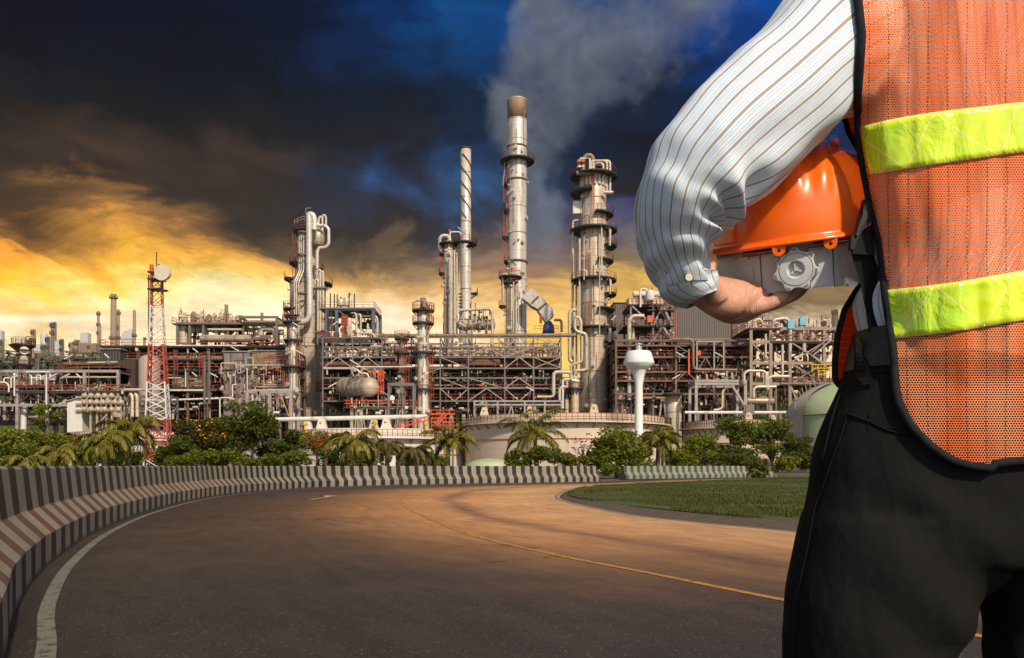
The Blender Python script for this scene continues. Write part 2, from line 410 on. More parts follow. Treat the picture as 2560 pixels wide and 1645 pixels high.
mb.add(vs, [(j*gx+i, j*gx+i+1, (j+1)*gx+i+1, (j+1)*gx+i) for j in range(gy-1) for i in range(gx-1)], True)
struct('grass_island', mb, grassy)
rng = np.random.default_rng(5)
def grass_field(name, spots, hgt, wdt, m, label):
    n = len(spots); p = np.array(spots); a = rng.uniform(0, 6.283, n); h = hgt*rng.uniform(.5, 1.3, n)
    w_ = wdt*rng.uniform(.7, 1.3, n); lx = rng.normal(0, .35, n)*h; ly = rng.normal(0, .35, n)*h
    A = np.stack([p[:,0]-np.cos(a)*w_, p[:,1]-np.sin(a)*w_, p[:,2]], 1); B = np.stack([p[:,0]+np.cos(a)*w_, p[:,1]+np.sin(a)*w_, p[:,2]], 1)
    C = np.stack([p[:,0]+lx, p[:,1]+ly, p[:,2]+h], 1)
    V = np.stack([A, B, C], 1).reshape(-1, 3)
    me = bpy.data.meshes.new(name); me.vertices.add(3*n); me.vertices.foreach_set('co', V.ravel())
    me.loops.add(3*n); me.loops.foreach_set('vertex_index', np.arange(3*n, dtype=np.int32))
    me.polygons.add(n); me.polygons.foreach_set('loop_start', np.arange(0, 3*n, 3, dtype=np.int32))
    me.update(calc_edges=True); me.materials.append(m)
    o = bpy.data.objects.new(name, me); col.objects.link(o); return tag(o, label, 'grass', None, 'stuff')
def leaf_mat(name, dark, light, rough=.55, trans=.36, scale=1.2):
    m, n, b = new_mat(name); P = n.add('ShaderNodeTexCoord').outputs['Object']
    g = n.add('ShaderNodeNewGeometry').outputs['Random Per Island']
    k = n.m('ADD', n.m('MULTIPLY', g, .55), n.m('MULTIPLY', n.noise(P, scale, 3), .6), clamp=True)
    c = n.mix(k, dark, light)
    n.l.new(c, b.inputs['Base Color']); b.inputs['Roughness'].default_value = rough
    b.inputs['Specular IOR Level'].default_value = .3
    tr = n.add('ShaderNodeBsdfTranslucent'); n.l.new(n.mix(.5, c, (.14,.16,.01)), tr.inputs[0])
    mx = n.add('ShaderNodeMixShader'); mx.inputs[0].default_value = trans
    n.l.new(b.outputs[0], mx.inputs[1]); n.l.new(tr.outputs[0], mx.inputs[2])
    n.l.new(mx.outputs[0], n.n['Material Output'].inputs[0]); return m
gm = leaf_mat('grass_blades', (.016,.024,.003), (.12,.125,.012), .6, .3, .22)
sp = []
while len(sp) < 90000:
    y = 9 + 55*rng.random()**1.5; xa = inner_x(y); x = xa + rng.random()**1.4*min(30, y*.75)
    if x > y*.68 + 3: continue
    nn = noise.noise((x*.5, y*.5, 3)); k = x-xa
    if k < .5 and nn < .1: continue
    if nn < -.32 and rng.random() < .8: continue
    sp.append((x, y, max(.05, .045 + .04*min(1, k/4))))
grass_field('grass', sp, .060, .012, gm, 'short mown green grass covering the island inside the bend')
# ------------------------------------------------------------------ refinery kit
clad = mat('cladding', (.58,.475,.36), .45, .15, .16, .35, (.20,.14,.09), (1.35,.07,.55), streak=True)
clad_d = mat('stained_cladding', (.44,.36,.275), .5, .12, .22, .3, (.15,.10,.065), (1.1,.08,.6), streak=True)
alu = mat('aluminium_jacket', (.66,.61,.54), .38, .3, .12, .4, (.28,.23,.18), (2.2,.04,.5), streak=True)
alu_p = mat('pipe_jacket', (.56,.49,.40), .4, .2, .2, .6, (.24,.17,.11))
rusty = mat('rusty_pipe', (.26,.185,.125), .6, .2, .3, .5, (.16,.085,.04))
steelg = mat('grey_steel', (.16,.145,.135), .55, .1, .25, .5, (.10,.065,.045))
steell = mat('pale_steel', (.33,.30,.275), .5, .1, .22, .5, (.18,.11,.07))
dsteel = mat('dark_steel', (.055,.036,.028), .7, .1, .35, .4, (.11,.055,.035))
bsteel = mat('brown_steel', (.15,.095,.07), .7, .1, .3, .5, (.07,.045,.035))
redr = mat('red_paint', (.34,.070,.038), .55, 0, .3, .6, (.26,.06,.035))
redb = mat('bright_red_paint', (.62,.09,.03), .5, 0, .25, .7)
whitep = mat('white_paint', (.66,.64,.60), .5, 0, .1, .5, (.42,.36,.28), streak=True)
yell = mat('yellow_paint', (.72,.42,.03), .5, 0, .2, 1)
bluep = mat('blue_paint', (.02,.06,.30), .5, 0, .25, 1)
ltblue = mat('light_blue_paint', (.16,.42,.60), .5, 0, .2, .8)
grate = mat('deck_grating', (.05,.045,.042), .7, .3, .3, .8)
tankp = mat('tank_paint', (.60,.49,.38), .6, 0, .14, .09, (.25,.18,.12), (3.4,.012,.35), streak=True)
tankw = mat('tank_white', (.70,.64,.57), .55, 0, .10, .12, (.36,.28,.21), streak=True)

def zt(py, d): return Z(py, d)
def ppt(p, d):
    return at(p[0], p[1], d + (p[2] if len(p) > 2 else 0))
def pipe(parent, d, pts, rpx, m=alu_p, name='pipe', bend=None, seg=8, mb=None):
    """A bent pipe through photo-measured points at depth d."""
    r = rpx / F * d; b = mb or MB()
    b.tube([ppt(p, d) for p in pts], r, seg, bend or r*2.6)
    if mb is None: return b.build(name, m, parent)
def ring_deck(parent, c, ri, ro, a0, a1, z, m=grate, rail=redr, h=1.15):
    """Ring platform on a tower, with its handrail as a sub-part."""
    a0, a1 = R(a0), R(a1); full = a1-a0 > 6.2; n = max(4, int((a1-a0)/.28)); mb = MB()
    A = [a0+(a1-a0)*k/n for k in range(n+1)]
    th = .22
    pr = [(ri, z-th), (ro, z-th), (ro, z+.06), (ri, z+.06), (ri, z-th)]
    mb.loft([[Vector((c[0]+r*math.cos(a), c[1]+r*math.sin(a), q)) for a in A] for r, q in pr], False, False, False)
    for a in A[::2]:
        e = Vector((math.cos(a), math.sin(a), 0)); cc = Vector((c[0], c[1], z))
        mb.beam(cc+e*ri+Vector((0,0,-1.3)), cc+e*ro*.97+Vector((0,0,-.2)), .12)
        mb.beam(cc+e*ri+Vector((0,0,-.26)), cc+e*ro+Vector((0,0,-.26)), .14)
    o = mb.build('platform', m, parent)
    pts = [Vector((c[0]+ro*math.cos(a), c[1]+ro*math.sin(a), z+.05)) for a in A]
    MB().rail(pts, h, 1.5, .055).build('handrail', rail, o)
    return o
def tower(name, label, cat, d, cx, prof, decks=(), ladders=(), pipes=(), m=clad, dome=True, seg=28, rings=True, group=None, base=0.0, skirt=None):
    """Vertical vessel or stack. prof: (photo row, half width px) from the top down to its lowest visible row."""
    x = X(cx, d); root = thing(name, label, cat, (x, d, base), group)
    P = [(w/F*d, zt(py, d)) for py, w in prof]
    P.append((P[-1][0], base)); mb = MB(); r0, z0 = P[0]
    pr = ([(.02, z0+r0*.55), (r0*.5, z0+r0*.46), (r0*.85, z0+r0*.24)] if dome else [(r0*.86, z0-.5), (r0*.86, z0+.02)]) + P
    mb.lathe((x, d, 0), pr[::-1], seg, cap=True)
    if rings:
        for (ra, za), (rb, zb) in zip(P, P[1:]):
            L = za-zb; n = int(L/5.2)
            for k in range(n + 1):
                z = za-L*k/max(1, n); r = ra+(rb-ra)*k/max(1, n)
                mb.lathe((x, d, 0), [(r, z-.1), (r+.09, z-.1), (r+.09, z+.06), (r, z+.06)], seg, False)
    mb.build('shell', m, root)
    def rad(z):
        for (ra, za), (rb, zb) in zip(P, P[1:]):
            if za >= z >= zb: return ra+(rb-ra)*((za-z)/max(1e-6, za-zb))
        return P[0][0]
    for dk in decks:
        py, wpx, a0, a1 = dk[:4]; z = zt(py, d); r = rad(min(z, P[0][1]-.01))
        ring_deck(root, (x, d), r*.98, max(r+.9, wpx/F*d), a0, a1, z, rail=dk[4] if len(dk) > 4 else redr)
    for ld in ladders:
        a, y0, y1 = ld[:3]; z0_, z1_ = zt(y1, d), zt(y0, d); r = rad((z0_+z1_)/2)+.35; e = (math.cos(R(a)), math.sin(R(a)))
        MB().ladder(x+e[0]*r, d+e[1]*r, z0_, z1_, .60, .07, e).each('ladder', ld[3] if len(ld) > 3 else redr, root)
    for pp in pipes:
        pipe(root, d, pp[0], pp[1], pp[2] if len(pp) > 2 else alu_p)
    if rings and len(decks) > 1:              # conduits, manholes and nozzles on the shell
        rg = random.Random(int(cx)); b1, b2 = MB(), MB(); zt0, zb0 = P[0][1], max(base+2, P[-2][1])
        for _ in range(14):
            a = R(rg.uniform(185, 355)); z = rg.uniform(zb0, zt0); L = rg.uniform(3, 14); z2 = max(zb0, z-L); r = max(rad(z), rad(z2))+.16
            b1.beam((x+r*math.cos(a), d+r*math.sin(a), z), (x+r*math.cos(a), d+r*math.sin(a), z2), rg.uniform(.07, .15))
        for _ in range(int((zt0-zb0)/2.4)):
            a = R(rg.uniform(190, 350)); z = rg.uniform(zb0, zt0-1); r = rad(z); q = rg.uniform(.14, .34); e = Vector((math.cos(a), math.sin(a), 0)); c0 = Vector((x, d, z))+e*r*.96
            b2.cyl(c0, c0+e*rg.uniform(.4, .8), q, 10); b2.cyl(c0+e*.5, c0+e*.62, q*1.45, 10)
        b1.build('conduits', rusty, root)['kind'] = 'stuff'; b2.build('fittings', alu_p, root)['kind'] = 'stuff'
    return root
def frame_part(root, d, dep, xs, ys, m=steelg, brace=(), w=.34, planes=3, bm=None, bw=.20, base=0, half=True):
    mb = MB(); zs = [zt(y, d) for y in ys]; D = [d+dep*k/(planes-1) for k in range(planes)]
    X_ = [X(x, d) for x in xs]
    for yy in D:
        for x in X_: mb.beam((x, yy, base), (x, yy, zs[0]), w, w)
        for z in zs: mb.beam((X_[0]-w/2, yy-.02, z), (X_[-1]+w/2, yy-.02, z), w*.75, w)
    for x in X_:
        for z in zs: mb.beam((x, D[0], z-.05), (x, D[-1], z-.05), w*.7, w*.8)
    mb.build('frame', m, root)
    if brace:
        b = MB()
        for i, j, k in brace:
            xa, xb = X_[i], X_[i+1]; za, zb = zs[j], (zs[j+1] if j+1 < len(zs) else base)
            for yy in (D[0]-.05, D[-1]):
                if k in 'x/': b.beam((xa, yy, zb), (xb, yy, za), bw, bw*.8)
                if k in 'x\\': b.beam((xa, yy-.12, za), (xb, yy-.12, zb), bw, bw*.8)
                if k == 'v': b.beam((xa, yy, zb), ((xa+xb)/2, yy, za), bw); b.beam((xb, yy, zb), ((xa+xb)/2, yy, za), bw)
                if k == 'w': b.beam((xa, yy, za), ((xa+xb)/2, yy, zb), bw); b.beam((xb, yy, za), ((xa+xb)/2, yy, zb), bw)
        b.each('bracing', bm or m, root)
def deck_part(root, d, dep, x0, x1, y, m=grate, rail=redr, th=.25, h=1.15, post=2.1, ew=.09):
    z = zt(y, d); a, b = X(x0, d), X(x1, d)
    o = MB().box(((a+b)/2, d+dep/2-.25, z), (b-a, dep+.5, th)).build('deck', m, root)
    if rail:
        q = MB().rail([(a, d+dep, z+th/2), (a, d-.45, z+th/2), (b, d-.45, z+th/2), (b, d+dep, z+th/2)], h, post, ew*.72); q.build('handrail', rail, o)
    return o
def pipe_fill(root, d, dep, x0, x1, y0, y1, n, seed, mats=None, rr=(.10,.38), up=.5):
    """Runs of process piping inside a rack, each run a part of its own."""
    rg = random.Random(seed); mats = mats or [alu_p, alu_p, rusty, bsteel, steell]
    a, b = X(x0, d), X(x1, d); zt_, zb = zt(y0, d), max(.6, zt(y1, d))
    for _ in range(n):
        r = rg.uniform(*rr)*(1 if rg.random() < .8 else 1.6); y = d+rg.uniform(.15, .95)*dep; z = rg.uniform(zb, zt_)
        xa = rg.uniform(a, b); L = rg.uniform(.18, .7)*(b-a); xb = min(b, xa+L)
        pts = [(xa, y, z)]
        if rg.random() < up: pts.insert(0, (xa, y, max(zb*.2, z-rg.uniform(1.5, 6))))
        xm = xa
        while xm < xb-3 and rg.random() < .6:
            xm = rg.uniform(xm+1.5, xb); z2 = min(zt_, max(zb, z+rg.choice((-1, 1))*rg.uniform(.8, 3)))
            pts += [(xm, y, z), (xm, y, z2)]; z = z2
        pts.append((xb, y, z))
        if rg.random() < up: pts.append((xb, y, max(.4, z-rg.uniform(1.5, 7))))
        if rg.random() < .3: pts.append((pts[-1][0], y+rg.uniform(1, 3), pts[-1][2]))
        MB().tube(pts, r, 7, r*2.6).build('pipe', rg.choice(mats), root)
def small_fill(root, d, dep, x0, x1, y0, y1, n, seed, m1=None, name='fittings'):
    """Valves, flanges, gauges, junction boxes and short stubs."""
    rg = random.Random(seed); bs = {}
    for _ in range(n):
        m = rg.choice(m1 or [alu_p, steell, redr, rusty, dsteel, alu_p, steell, whitep]); b = bs.setdefault(m.name, (m, MB()))[1]
        x, y, z = X(rg.uniform(x0, x1), d), d+rg.uniform(0, 1)*dep, max(.3, zt(rg.uniform(y0, y1), d)); k = rg.random(); s = rg.uniform(.14, .44)
        if k < .25: b.cyl((x, y, z-s), (x, y, z+s*1.6), s*.45, 8)
        elif k < .45: b.cyl((x-s, y, z), (x+s, y, z), s*.6, 10, dome=s*.3)
        elif k < .65: b.box((x, y, z), (s*1.3, s*.7, s*1.5))
        elif k < .85: b.beam((x, y, z-s*3), (x, y, z+s*3), .13)
        else: b.cyl((x, y-.1, z), (x, y+.1, z), s*.8, 10)
    for m, b in bs.values(): b.build(name, m, root)['kind'] = 'stuff'
def lamps(root, d, pts):
    """Tilted tube lamps on short brackets."""
    for px, py, k in pts:
        b = MB(); p = at(px, py, d); b.beam(p+Vector((-.75*k, 0, .42)), p+Vector((.75*k, -.1, -.42)), .26, .16)
        b.beam(p, p+Vector((0, .6, -1.4)), .08)
        b.build('lamp', whitep, root)
def drum(name, label, d, a, b, rpx, m=clad, dome=.55, cat='vessel', legs=True, tilt=0, group=None):
    pa, pb = ppt(a, d), ppt(b, d); r = rpx/F*d; c = (pa+pb)/2
    root = thing(name, label, cat, (c.x, c.y, max(0, c.z-r-1.2)), group)
    mb = MB().cyl(pa, pb, r, 28, dome=r*dome)
    for k in range(1, 6):
        p = pa.lerp(pb, k/6); dv = (pb-pa).normalized()*.06; mb.cyl(p-dv, p+dv, r*1.025, 28)
    mb.build('shell', m, root)
    if legs:
        s = MB()
        for k in (.2, .8):
            p = pa.lerp(pb, k); s.box((p.x, p.y, p.z-r-.35), (.5, r*1.5, 1.7))
        s.each('saddle', steelg, root)
    for k in (.3, .55, .75):
        n = MB(); p = pa.lerp(pb, k); n.cyl((p.x, p.y, p.z+r*.9), (p.x, p.y, p.z+r+.6), r*.16, 10); n.cyl((p.x, p.y, p.z+r+.5), (p.x, p.y, p.z+r+.68), r*.24, 10)
        n.build('nozzle', rusty, root)
    return root
D2 = 262    # degrees half-facing helper: 180 left, 270 towards the viewer, 360 right

# ------------------------------------------------------------------ stacks and columns
d = 185
t = tower('tall_chimney', 'tallest pale steel chimney with a brown scorched top and a round gallery below it', 'chimney', d, 1293,
    [(252,24),(302,24.2),(352,24.2),(368,24.6),(452,24),(585,23.4),(655,23.2),(700,23.2),(830,23.4)],
    [(403,43,0,360),(463,34,150,215),(528,33,160,215),(594,37,165,200),(655,33,150,215)],
    [(190,403,530),(188,530,660)], m=alu, dome=False)
b = MB(); x = X(1293, d)
b.lathe((x, d, 0), [(24.5/F*d, zt(303, d)), (24.9/F*d, zt(303, d)), (24.9/F*d, zt(253, d)), (24.5/F*d, zt(252, d)), (21/F*d, zt(252, d)), (21/F*d, zt(268, d))], 32, False)
b.build('scorched_top', mat('scorched_steel', (.30,.215,.125), .7, .2, .35, .25, (.10,.07,.05), streak=True), t)
for py in (369, 452, 655):
    MB().lathe((x, d, 0), [(24/F*d, zt(py+2.4, d)), (26.2/F*d, zt(py+2.4, d)), (26.2/F*d, zt(py-1.5, d)), (24/F*d, zt(py-1.5, d))], 32, False).build('flange', bsteel, t)
MB().tube([at(1258, 465, d-1), at(1258, 448, d-1), at(1262, 428, d-1), at(1262, 404, d-1)], .12, 6, .5).build('davit', steell, t)
d = 188
t = tower('slim_chimney', 'slim pale chimney with a dark spiral strake wound round its upper half', 'chimney', d, 1164.5,
    [(371,12.8),(555,13.2),(723,13.4),(800,17)], [(733,30,-20,20)], m=alu, dome=False)
b = MB(); x = X(1164.5, d)
for ph in (0, 2.094, 4.189):
    pts = [Vector((x+13.9/F*d*math.cos(ph+a), d+13.9/F*d*math.sin(ph+a), zt(388+(550-388)*k/90, d))) for k in range(91) for a in (k/90*2*math.pi*1.45,)]
    b.tube(pts, .14, 5)
b.build('spiral_strake', dsteel, t)
MB().lathe((x, d, 0), [(13/F*d, zt(374, d)), (13.9/F*d, zt(374, d)), (13.9/F*d, zt(370, d)), (11/F*d, zt(370, d))], 24, False).build('rim', dsteel, t)
b = MB()
for k in range(7): b.box((X(1152, d), d-1.6, zt(738+k*8, d)), (.9, .4, .25))
b.each('vent_slat', dsteel, t)
d = 178
t = tower('gooseneck_column', 'tall ribbed column with a white gooseneck pipe beside the spiral chimney', 'column', d, 1122,
    [(607,12),(626,12.5),(835,12.5)], [(609,24,0,360),(636,24,20,200),(684,25,160,220)], [(192,640,690)], m=clad, pipes=[
    ([(1105,628),(1099,622),(1099,596),(1106,589),(1118,589),(1124,594),(1124,606)], 4.2, whitep),
    ([(1136,626,-2),(1136,842,-2)], 2.6), ([(1142,632,-1),(1142,836,-1)], 2.2), ([(1130,624,-3),(1130,836,-3)], 1.6),
    ([(1125,606),(1125,580),(1150,580),(1152,588)], 2.0, whitep), ([(1112,625,-3),(1124,628,-3),(1127,640,-3),(1127,850,-3)], 2.4)])
ring_deck(t, (X(1160, 178), 178), 1.3, 2.9, 200, 430, zt(609, 178))
MB().cyl(at(1124,580,d), at(1124,574,d), .3, 8).each('valve', redb, t)
b = MB(); b.beam(at(1145,568,d), at(1165,584,d), .25); b.beam(at(1157,586,d), at(1166,574,d), .2); b.build('davit', steell, t)
d = 174
t = tower('low_column', 'short ribbed column standing in front of the tallest chimney', 'column', d, 1276,
    [(694,11),(720,11.5),(885,12)], [(693,29,0,360),(708,23,150,330),(766,29,150,215),(744,24,330,390)], [(205,700,790),(330,700,760)], pipes=[
    ([(1290,700,-1),(1290,880,-1)], 2.2), ([(1284,705,-2.5),(1284,890,-2.5)], 1.8), ([(1258,760,-1),(1258,700,-1),(1254,690,-1),(1262,683,-1),(1272,690,-1)], 2.5),
    ([(1280,690),(1280,676),(1302,676),(1302,700)], 1.8), ([(1296,712,-1),(1296,860,-1)], 1.5)])
MB().beam(at(1268,642,d), at(1290,664,d), .22).build('davit', dsteel, t)
MB().cyl(at(1281,678,d), at(1281,670,d), .32, 8).each('valve', redb, t)

d = 168
PL = [(428,0,0,0)]
t = tower('distillation_column', 'broadest distillation column with many galleries and a crown of pipes, behind the white water tower', 'column', d, 1484,
    [(452,31),(500,31.5),(545,32),(578,33),(700,33.5),(760,33.5),(930,34),(1030,34.5)],
    [(443,59,0,360),(484,58,140,260),(538,50,270,400),(577,59,0,360),(617,58,-45,25),(654,50,-80,20),(702,57,0,360),(737,57,-45,20),(775,54,-80,20),(822,57,0,360),(857,57,-45,20)],
    [(262,455,540),(245,640,700),(245,760,820),(330,585,620)], m=clad)
q = [([(1432,580),(1432,1030)],3.2),([(1441,590,1),(1441,1030,1)],2.6),([(1449,598,-3),(1449,840,-3)],2.6),
     ([(1504,560,-4),(1504,700,-4)],2.2),([(1514,569,-3),(1520,566,-3),(1525,573,-3),(1525,614,-3)],3.2),([(1516,700,-3),(1521,694,-3),(1526,700,-3),(1526,735,-3)],3.2),
     ([(1511,822,-3),(1518,812,-3),(1525,822,-3),(1525,855,-3)],4.2),([(1460,590,-6),(1460,700,-6)],1.4),([(1499,585,-6),(1499,930,-6)],1.3),
     ([(1466,690,-5),(1466,675,-5),(1452,675,-5)],2.4),([(1432,590),(1432,552),(1458,550)],3.0)]
for pts, r, in q: pipe(t, d, pts, r)
# crown of pipes on the top deck
for k, (xa, xb, yt) in enumerate([(1496,1517,402),(1503,1525,402),(1478,1508,408)]):
    pipe(t, d, [(1478+k*3,440,-1),(1478+k*3,yt,-1),(xb,yt,-1),(xb,486,-1)], 3.3, alu_p)
pipe(t, d, [(1458,440,0),(1458,399,0),(1466,388,0),(1478,388,0),(1483,399,0),(1483,440,0)], 5.5, rusty)
pipe(t, d, [(1441,433,-3),(1488,433,-3)], 6, rusty, 'header_pipe')
pipe(t, d, [(1509,481,-3),(1533,481,-3)], 4.2, alu_p, 'header_pipe')
for x_ in (1448, 1457): MB().cyl(at(x_,420,d), at(x_,408,d), .55, 10, .3).cyl(at(x_,407,d), at(x_,400,d), .5, 8).each('safety_valve', alu_p, t)
b = MB()
for x_ in (1448,1457,1478,1484): b.cyl(at(x_-3,404,d-.6), at(x_+3,404,d-.6), .38, 10)
b.each('valve', redb, t)
MB().tube([at(1450,396,d-1), at(1474,396,d-1), at(1474,486,d-1)], .2, 6).build('davit', whitep, t)
MB().box(at(1443,521,d), (1.8, 1.8, 2.6)).build('instrument_box', whitep, t)
b = MB()
for k in range(9): a = R(180+20*k+10); b.cyl((X(1484,d)+2.62*math.cos(a), d+2.62*math.sin(a), zt(470,d)), (X(1484,d)+2.62*math.cos(a), d+2.62*math.sin(a), zt(446,d)), .42, 10, dome=.3)
b.each('drum_ring', alu_p, t)
pipe(t, d, [(1430,905,-4),(1424,900,-4),(1424,782,-4),(1430,775,-4),(1440,775,-4)], 4.5, name='downcomer')
pipe(t, d, [(1452,835,-5),(1452,800,-5),(1442,790,-5),(1437,800,-5),(1437,828,-5),(1462,834,-5),(1466,842,-5),(1466,922,-5),(1460,926,-5),(1440,926,-5),(1438,935,-5)], 4.2, name='downcomer')
pipe(t, d, [(1455,840,-5),(1455,905,-5),(1430,911,-5),(1427,920,-5),(1430,950,-5),(1446,955,-5)], 3.2, name='downcomer')
lamps(t, d-4, [(1534,795,-.6),(1442,930,1)])

d = 176
t = tower('main_tower', 'wide stepped tower left of centre carrying a thick silver overhead pipe on its front', 'column', d, 770,
    [(585,25),(600,26),(682,27),(713,44),(870,44)],
    [(579,36,150,330),(612,38,-60,30),(660,45,150,230),(699,58,160,215),(710,60,-30,25),(672,33,-20,20)], [(200,585,660),(205,600,690)], m=clad_d)
pipe(t, d, [(786,575,-6),(786,548,-6),(782,537,-6),(773,535,-6),(773,560,-6),(773,680,-6),(774.5,700,-6),(774.5,788,-6),(770,800,-6),(758,806,-6),(734,806,-6),(730,815,-6)], 7.2, alu, 'overhead_pipe', bend=1.6, seg=18)
pipe(t, d, [(788,575,-4),(788,545,-4),(783,538,-4),(781,545,-4)], 4.2, alu_p)
pipe(t, d, [(784,552,-5),(792,554,-5),(794,564,-5),(813,564,-5),(822,572,-5),(822,610,-5),(814,619,-5),(798,619,-5),(793,628,-5),(793,672,-5)], 4.0, alu, 'side_pipe', bend=.9, seg=12)
for xx, y0 in ((801,676),(808,680),(795,700)):
    pipe(t, d, [(xx-8,y0+12,-5),(xx-8,y0,-5),(xx,y0-2,-5),(xx,y0+10,-5),(xx,862,-5)], 2.8, alu_p)
for xx in (748,753,759): pipe(t, d, [(xx,590,-5),(xx,676,-5),(xx-12,705,-6),(xx-12,860,-6)], 1.8, alu_p)
for xx, yy in ((797,545),(806,541)): pipe(t, d, [(xx,578,-2),(xx,yy,-2),(xx+5,yy-4,-2),(xx+9,yy+2,-2),(xx+9,570,-2)], 3.0, alu_p)
for yy in (601, 655, 749):
    MB().lathe((X(773.8,d), d-6, 0), [(8.4/F*d, zt(yy+1.5,d)), (11/F*d, zt(yy+1.5,d)), (11/F*d, zt(yy-1.5,d)), (8.4/F*d, zt(yy-1.5,d))], 20, False).build('pipe_clamp', steelg, t)
for yy in (720, 830): MB().box(at(802,yy,d-5), (2.6, 1.2, .35)).build('pipe_support', steelg, t)
MB().tube([at(765,535,d-4), at(765,521,d-4), at(777,520,d-4)], .12, 6).rail([at(736,562,d-2), at(752,556,d-3), at(762,552,d-3)], 1.1, 1.2, .09).build('davit', steell, t)
MB().lathe(at(795,600,d-3)-Vector((0,0,1.5)), [(.1,0),(1.3,.3),(1.5,2.4),(1.2,3.6),(.1,4.2)], 18).build('side_vessel', clad, t)
d = 150
t = tower('slender_column', 'slender ribbed column with red caged ladders standing in front of the main tower', 'column', d, 733,
    [(795,8),(815,11.5),(915,12),(1045,12.5)], [(850,19,0,360),(917,30,0,360,redr),(805,26,150,330),(772,24,150,300),(790,22,150,330)],
    [(325,852,916),(205,765,850),(210,930,1000),(330,985,1040)], m=alu)
lamps(t, d-2, [(742,812,1),(748,880,1)])
d = 145
t = tower('open_column', 'ribbed column rising from the pipe rack right of the slender small column', 'column', d, 1058,
    [(772,11),(786,14),(812,14.5),(1035,15.5)], [(776,28,0,360),(808,27,0,360),(882,31,0,360),(973,26,0,360)],
    [(322,760,840),(330,885,972),(335,960,1035)], m=alu, pipes=[
    ([(1048,776),(1036,772),(1036,754),(1044,750),(1054,753)], 2.2), ([(1054,764),(1054,744),(1066,743),(1067,770)], 2.0), ([(1070,778,-1),(1070,765,-1),(1066,758,-1)], 2.4, rusty)])
MB().cyl(at(1057,770,d-1), at(1057,745,d-1), .45, 10).cyl(at(1060,768,d-2), at(1060,752,d-2), .35, 10).each('relief_valve', rusty, t)
lamps(t, d-2, [(1062,937,-.8)])
d = 144
t = tower('small_column', 'small slender column between the round vessel and the ribbed column', 'column', d, 1005,
    [(844,6),(850,6.8),(1015,6.8)], [(846,14,0,360),(881,14,0,360),(932,12,0,360)], [(330,845,880),(330,890,990)])
# columns round the foot of the distillation column
for nm, lb, px, y0, hw, dd in (('reflux_vessel','squat ribbed vessel at the left foot of the distillation column with pipes on top',1437,945,10.5,158),
                           ('guard_vessel','thin pale vessel just left of the squat ribbed vessel',1417,955,6.5,159),
                           ('stub_vessel','stained upright vessel with a dark gallery right of the distillation column',1552,975,19,160)):
    tower(nm, lb, 'vessel', dd, px, [(y0,hw),(y0+12,hw),(1032,hw)], [(y0+26,hw+9,150,390)], m=clad)
d = 149
t = thing('curved_feed_pipes', 'pale bent feed pipes rising and turning left of the distillation column foot', 'pipe', (X(1400,d), d, 0))
pipe(t, d, [(1384,985),(1384,935),(1390,930),(1424,930),(1428,938),(1428,950),(1448,954)], 4.6, alu_p, bend=1)
pipe(t, d, [(1399,1000),(1399,972),(1404,967),(1420,967)], 3.6, alu_p)
pipe(t, d, [(1407,1030),(1407,948),(1426,948)], 2.6, whitep)
pipe(t, d, [(1343,992),(1380,992),(1386,985)], 3.4, alu_p)
# chimney duct, blower and deck equipment
d = 180
t = thing('flue_duct', 'quilted pale flue duct slanting down from the tallest chimney', 'duct', at(1355,800,d))
b = MB()
def sq_duct(P, w):
    rings = []
    for (px, py, ww) in P:
        c = at(px, py, d); k = ww/F*d
        rings.append([c+Vector((-k*.75,-1.6,-k*.75)), c+Vector((k*.75,-1.6,k*.75)), c+Vector((k*.75,1.6,k*.75)), c+Vector((-k*.75,1.6,-k*.75))])
    b.loft(rings, True, True, False)
sq_duct([(1316,735,16),(1340,756,15),(1354,766,13)], 1)
sq_duct([(1353,768,13),(1368,784,15),(1374,800,13)], 1)
b.build('duct', mat('quilted_jacket', (.50,.47,.43), .45, .4, .2, .9, (.24,.18,.12), bump=.8, bscale=.8), t)
b = MB()
for (xa, ya), (xb, yb) in (((1343,778),(1366,757)), ((1330,757),(1346,741))): b.beam(at(xa,ya,d-1.7), at(xb,yb,d-1.7), .3)
b.each('seam_band', dsteel, t)
t = thing('blower_hood', 'blue blower hood on the deck under the flue duct', 'blower', at(1371,832,d))
b = MB(); c = at(1371,818,d)
b.loft([[c+Vector((sx*w_, sy*w_*.8, z)) for sx, sy in ((-1,-1),(1,-1),(1,1),(-1,1))] for w_, z in ((1.35,-1.2),(1.2,.2),(.55,1.3))], True, True, False).build('hood', bluep, t)
MB().rail([at(1335,828,d-3), at(1395,828,d-3)], 1.2, 1.4, .09).cyl(at(1352,808,d-2.4), at(1352,790,d-2.4), .3, 8).build('guard', redr, t)
pipe(t, d, [(1385,800),(1401,800),(1404,806),(1404,830)], 3.2, alu_p)
drum('deck_drum', 'brown horizontal drum on the deck between the two chimneys', 176, (1150,812), (1232,812), 13, clad_d, .5)
d = 174
t = thing('deck_piping', 'pale pipe loop passing over the brown deck drum', 'pipe', (X(1200,d), d, zt(838,d)))
pipe(t, d, [(1147,776),(1226,772),(1231,780),(1231,900)], 3.6, alu_p, bend=1.2)
for px in (1176,1188,1199,1208): pipe(t, d, [(px,800),(px,757+(px%3)*6)], 1.2, dsteel)
pipe(t, d, [(1212,806),(1184,812),(1180,822),(1180,838)], 1.8, rusty)
small_fill(t, d-1, 2, 1150, 1235, 775, 832, 40, 3)
lamps(t, d-2, [(1157,812,1),(1166,731,-1)])

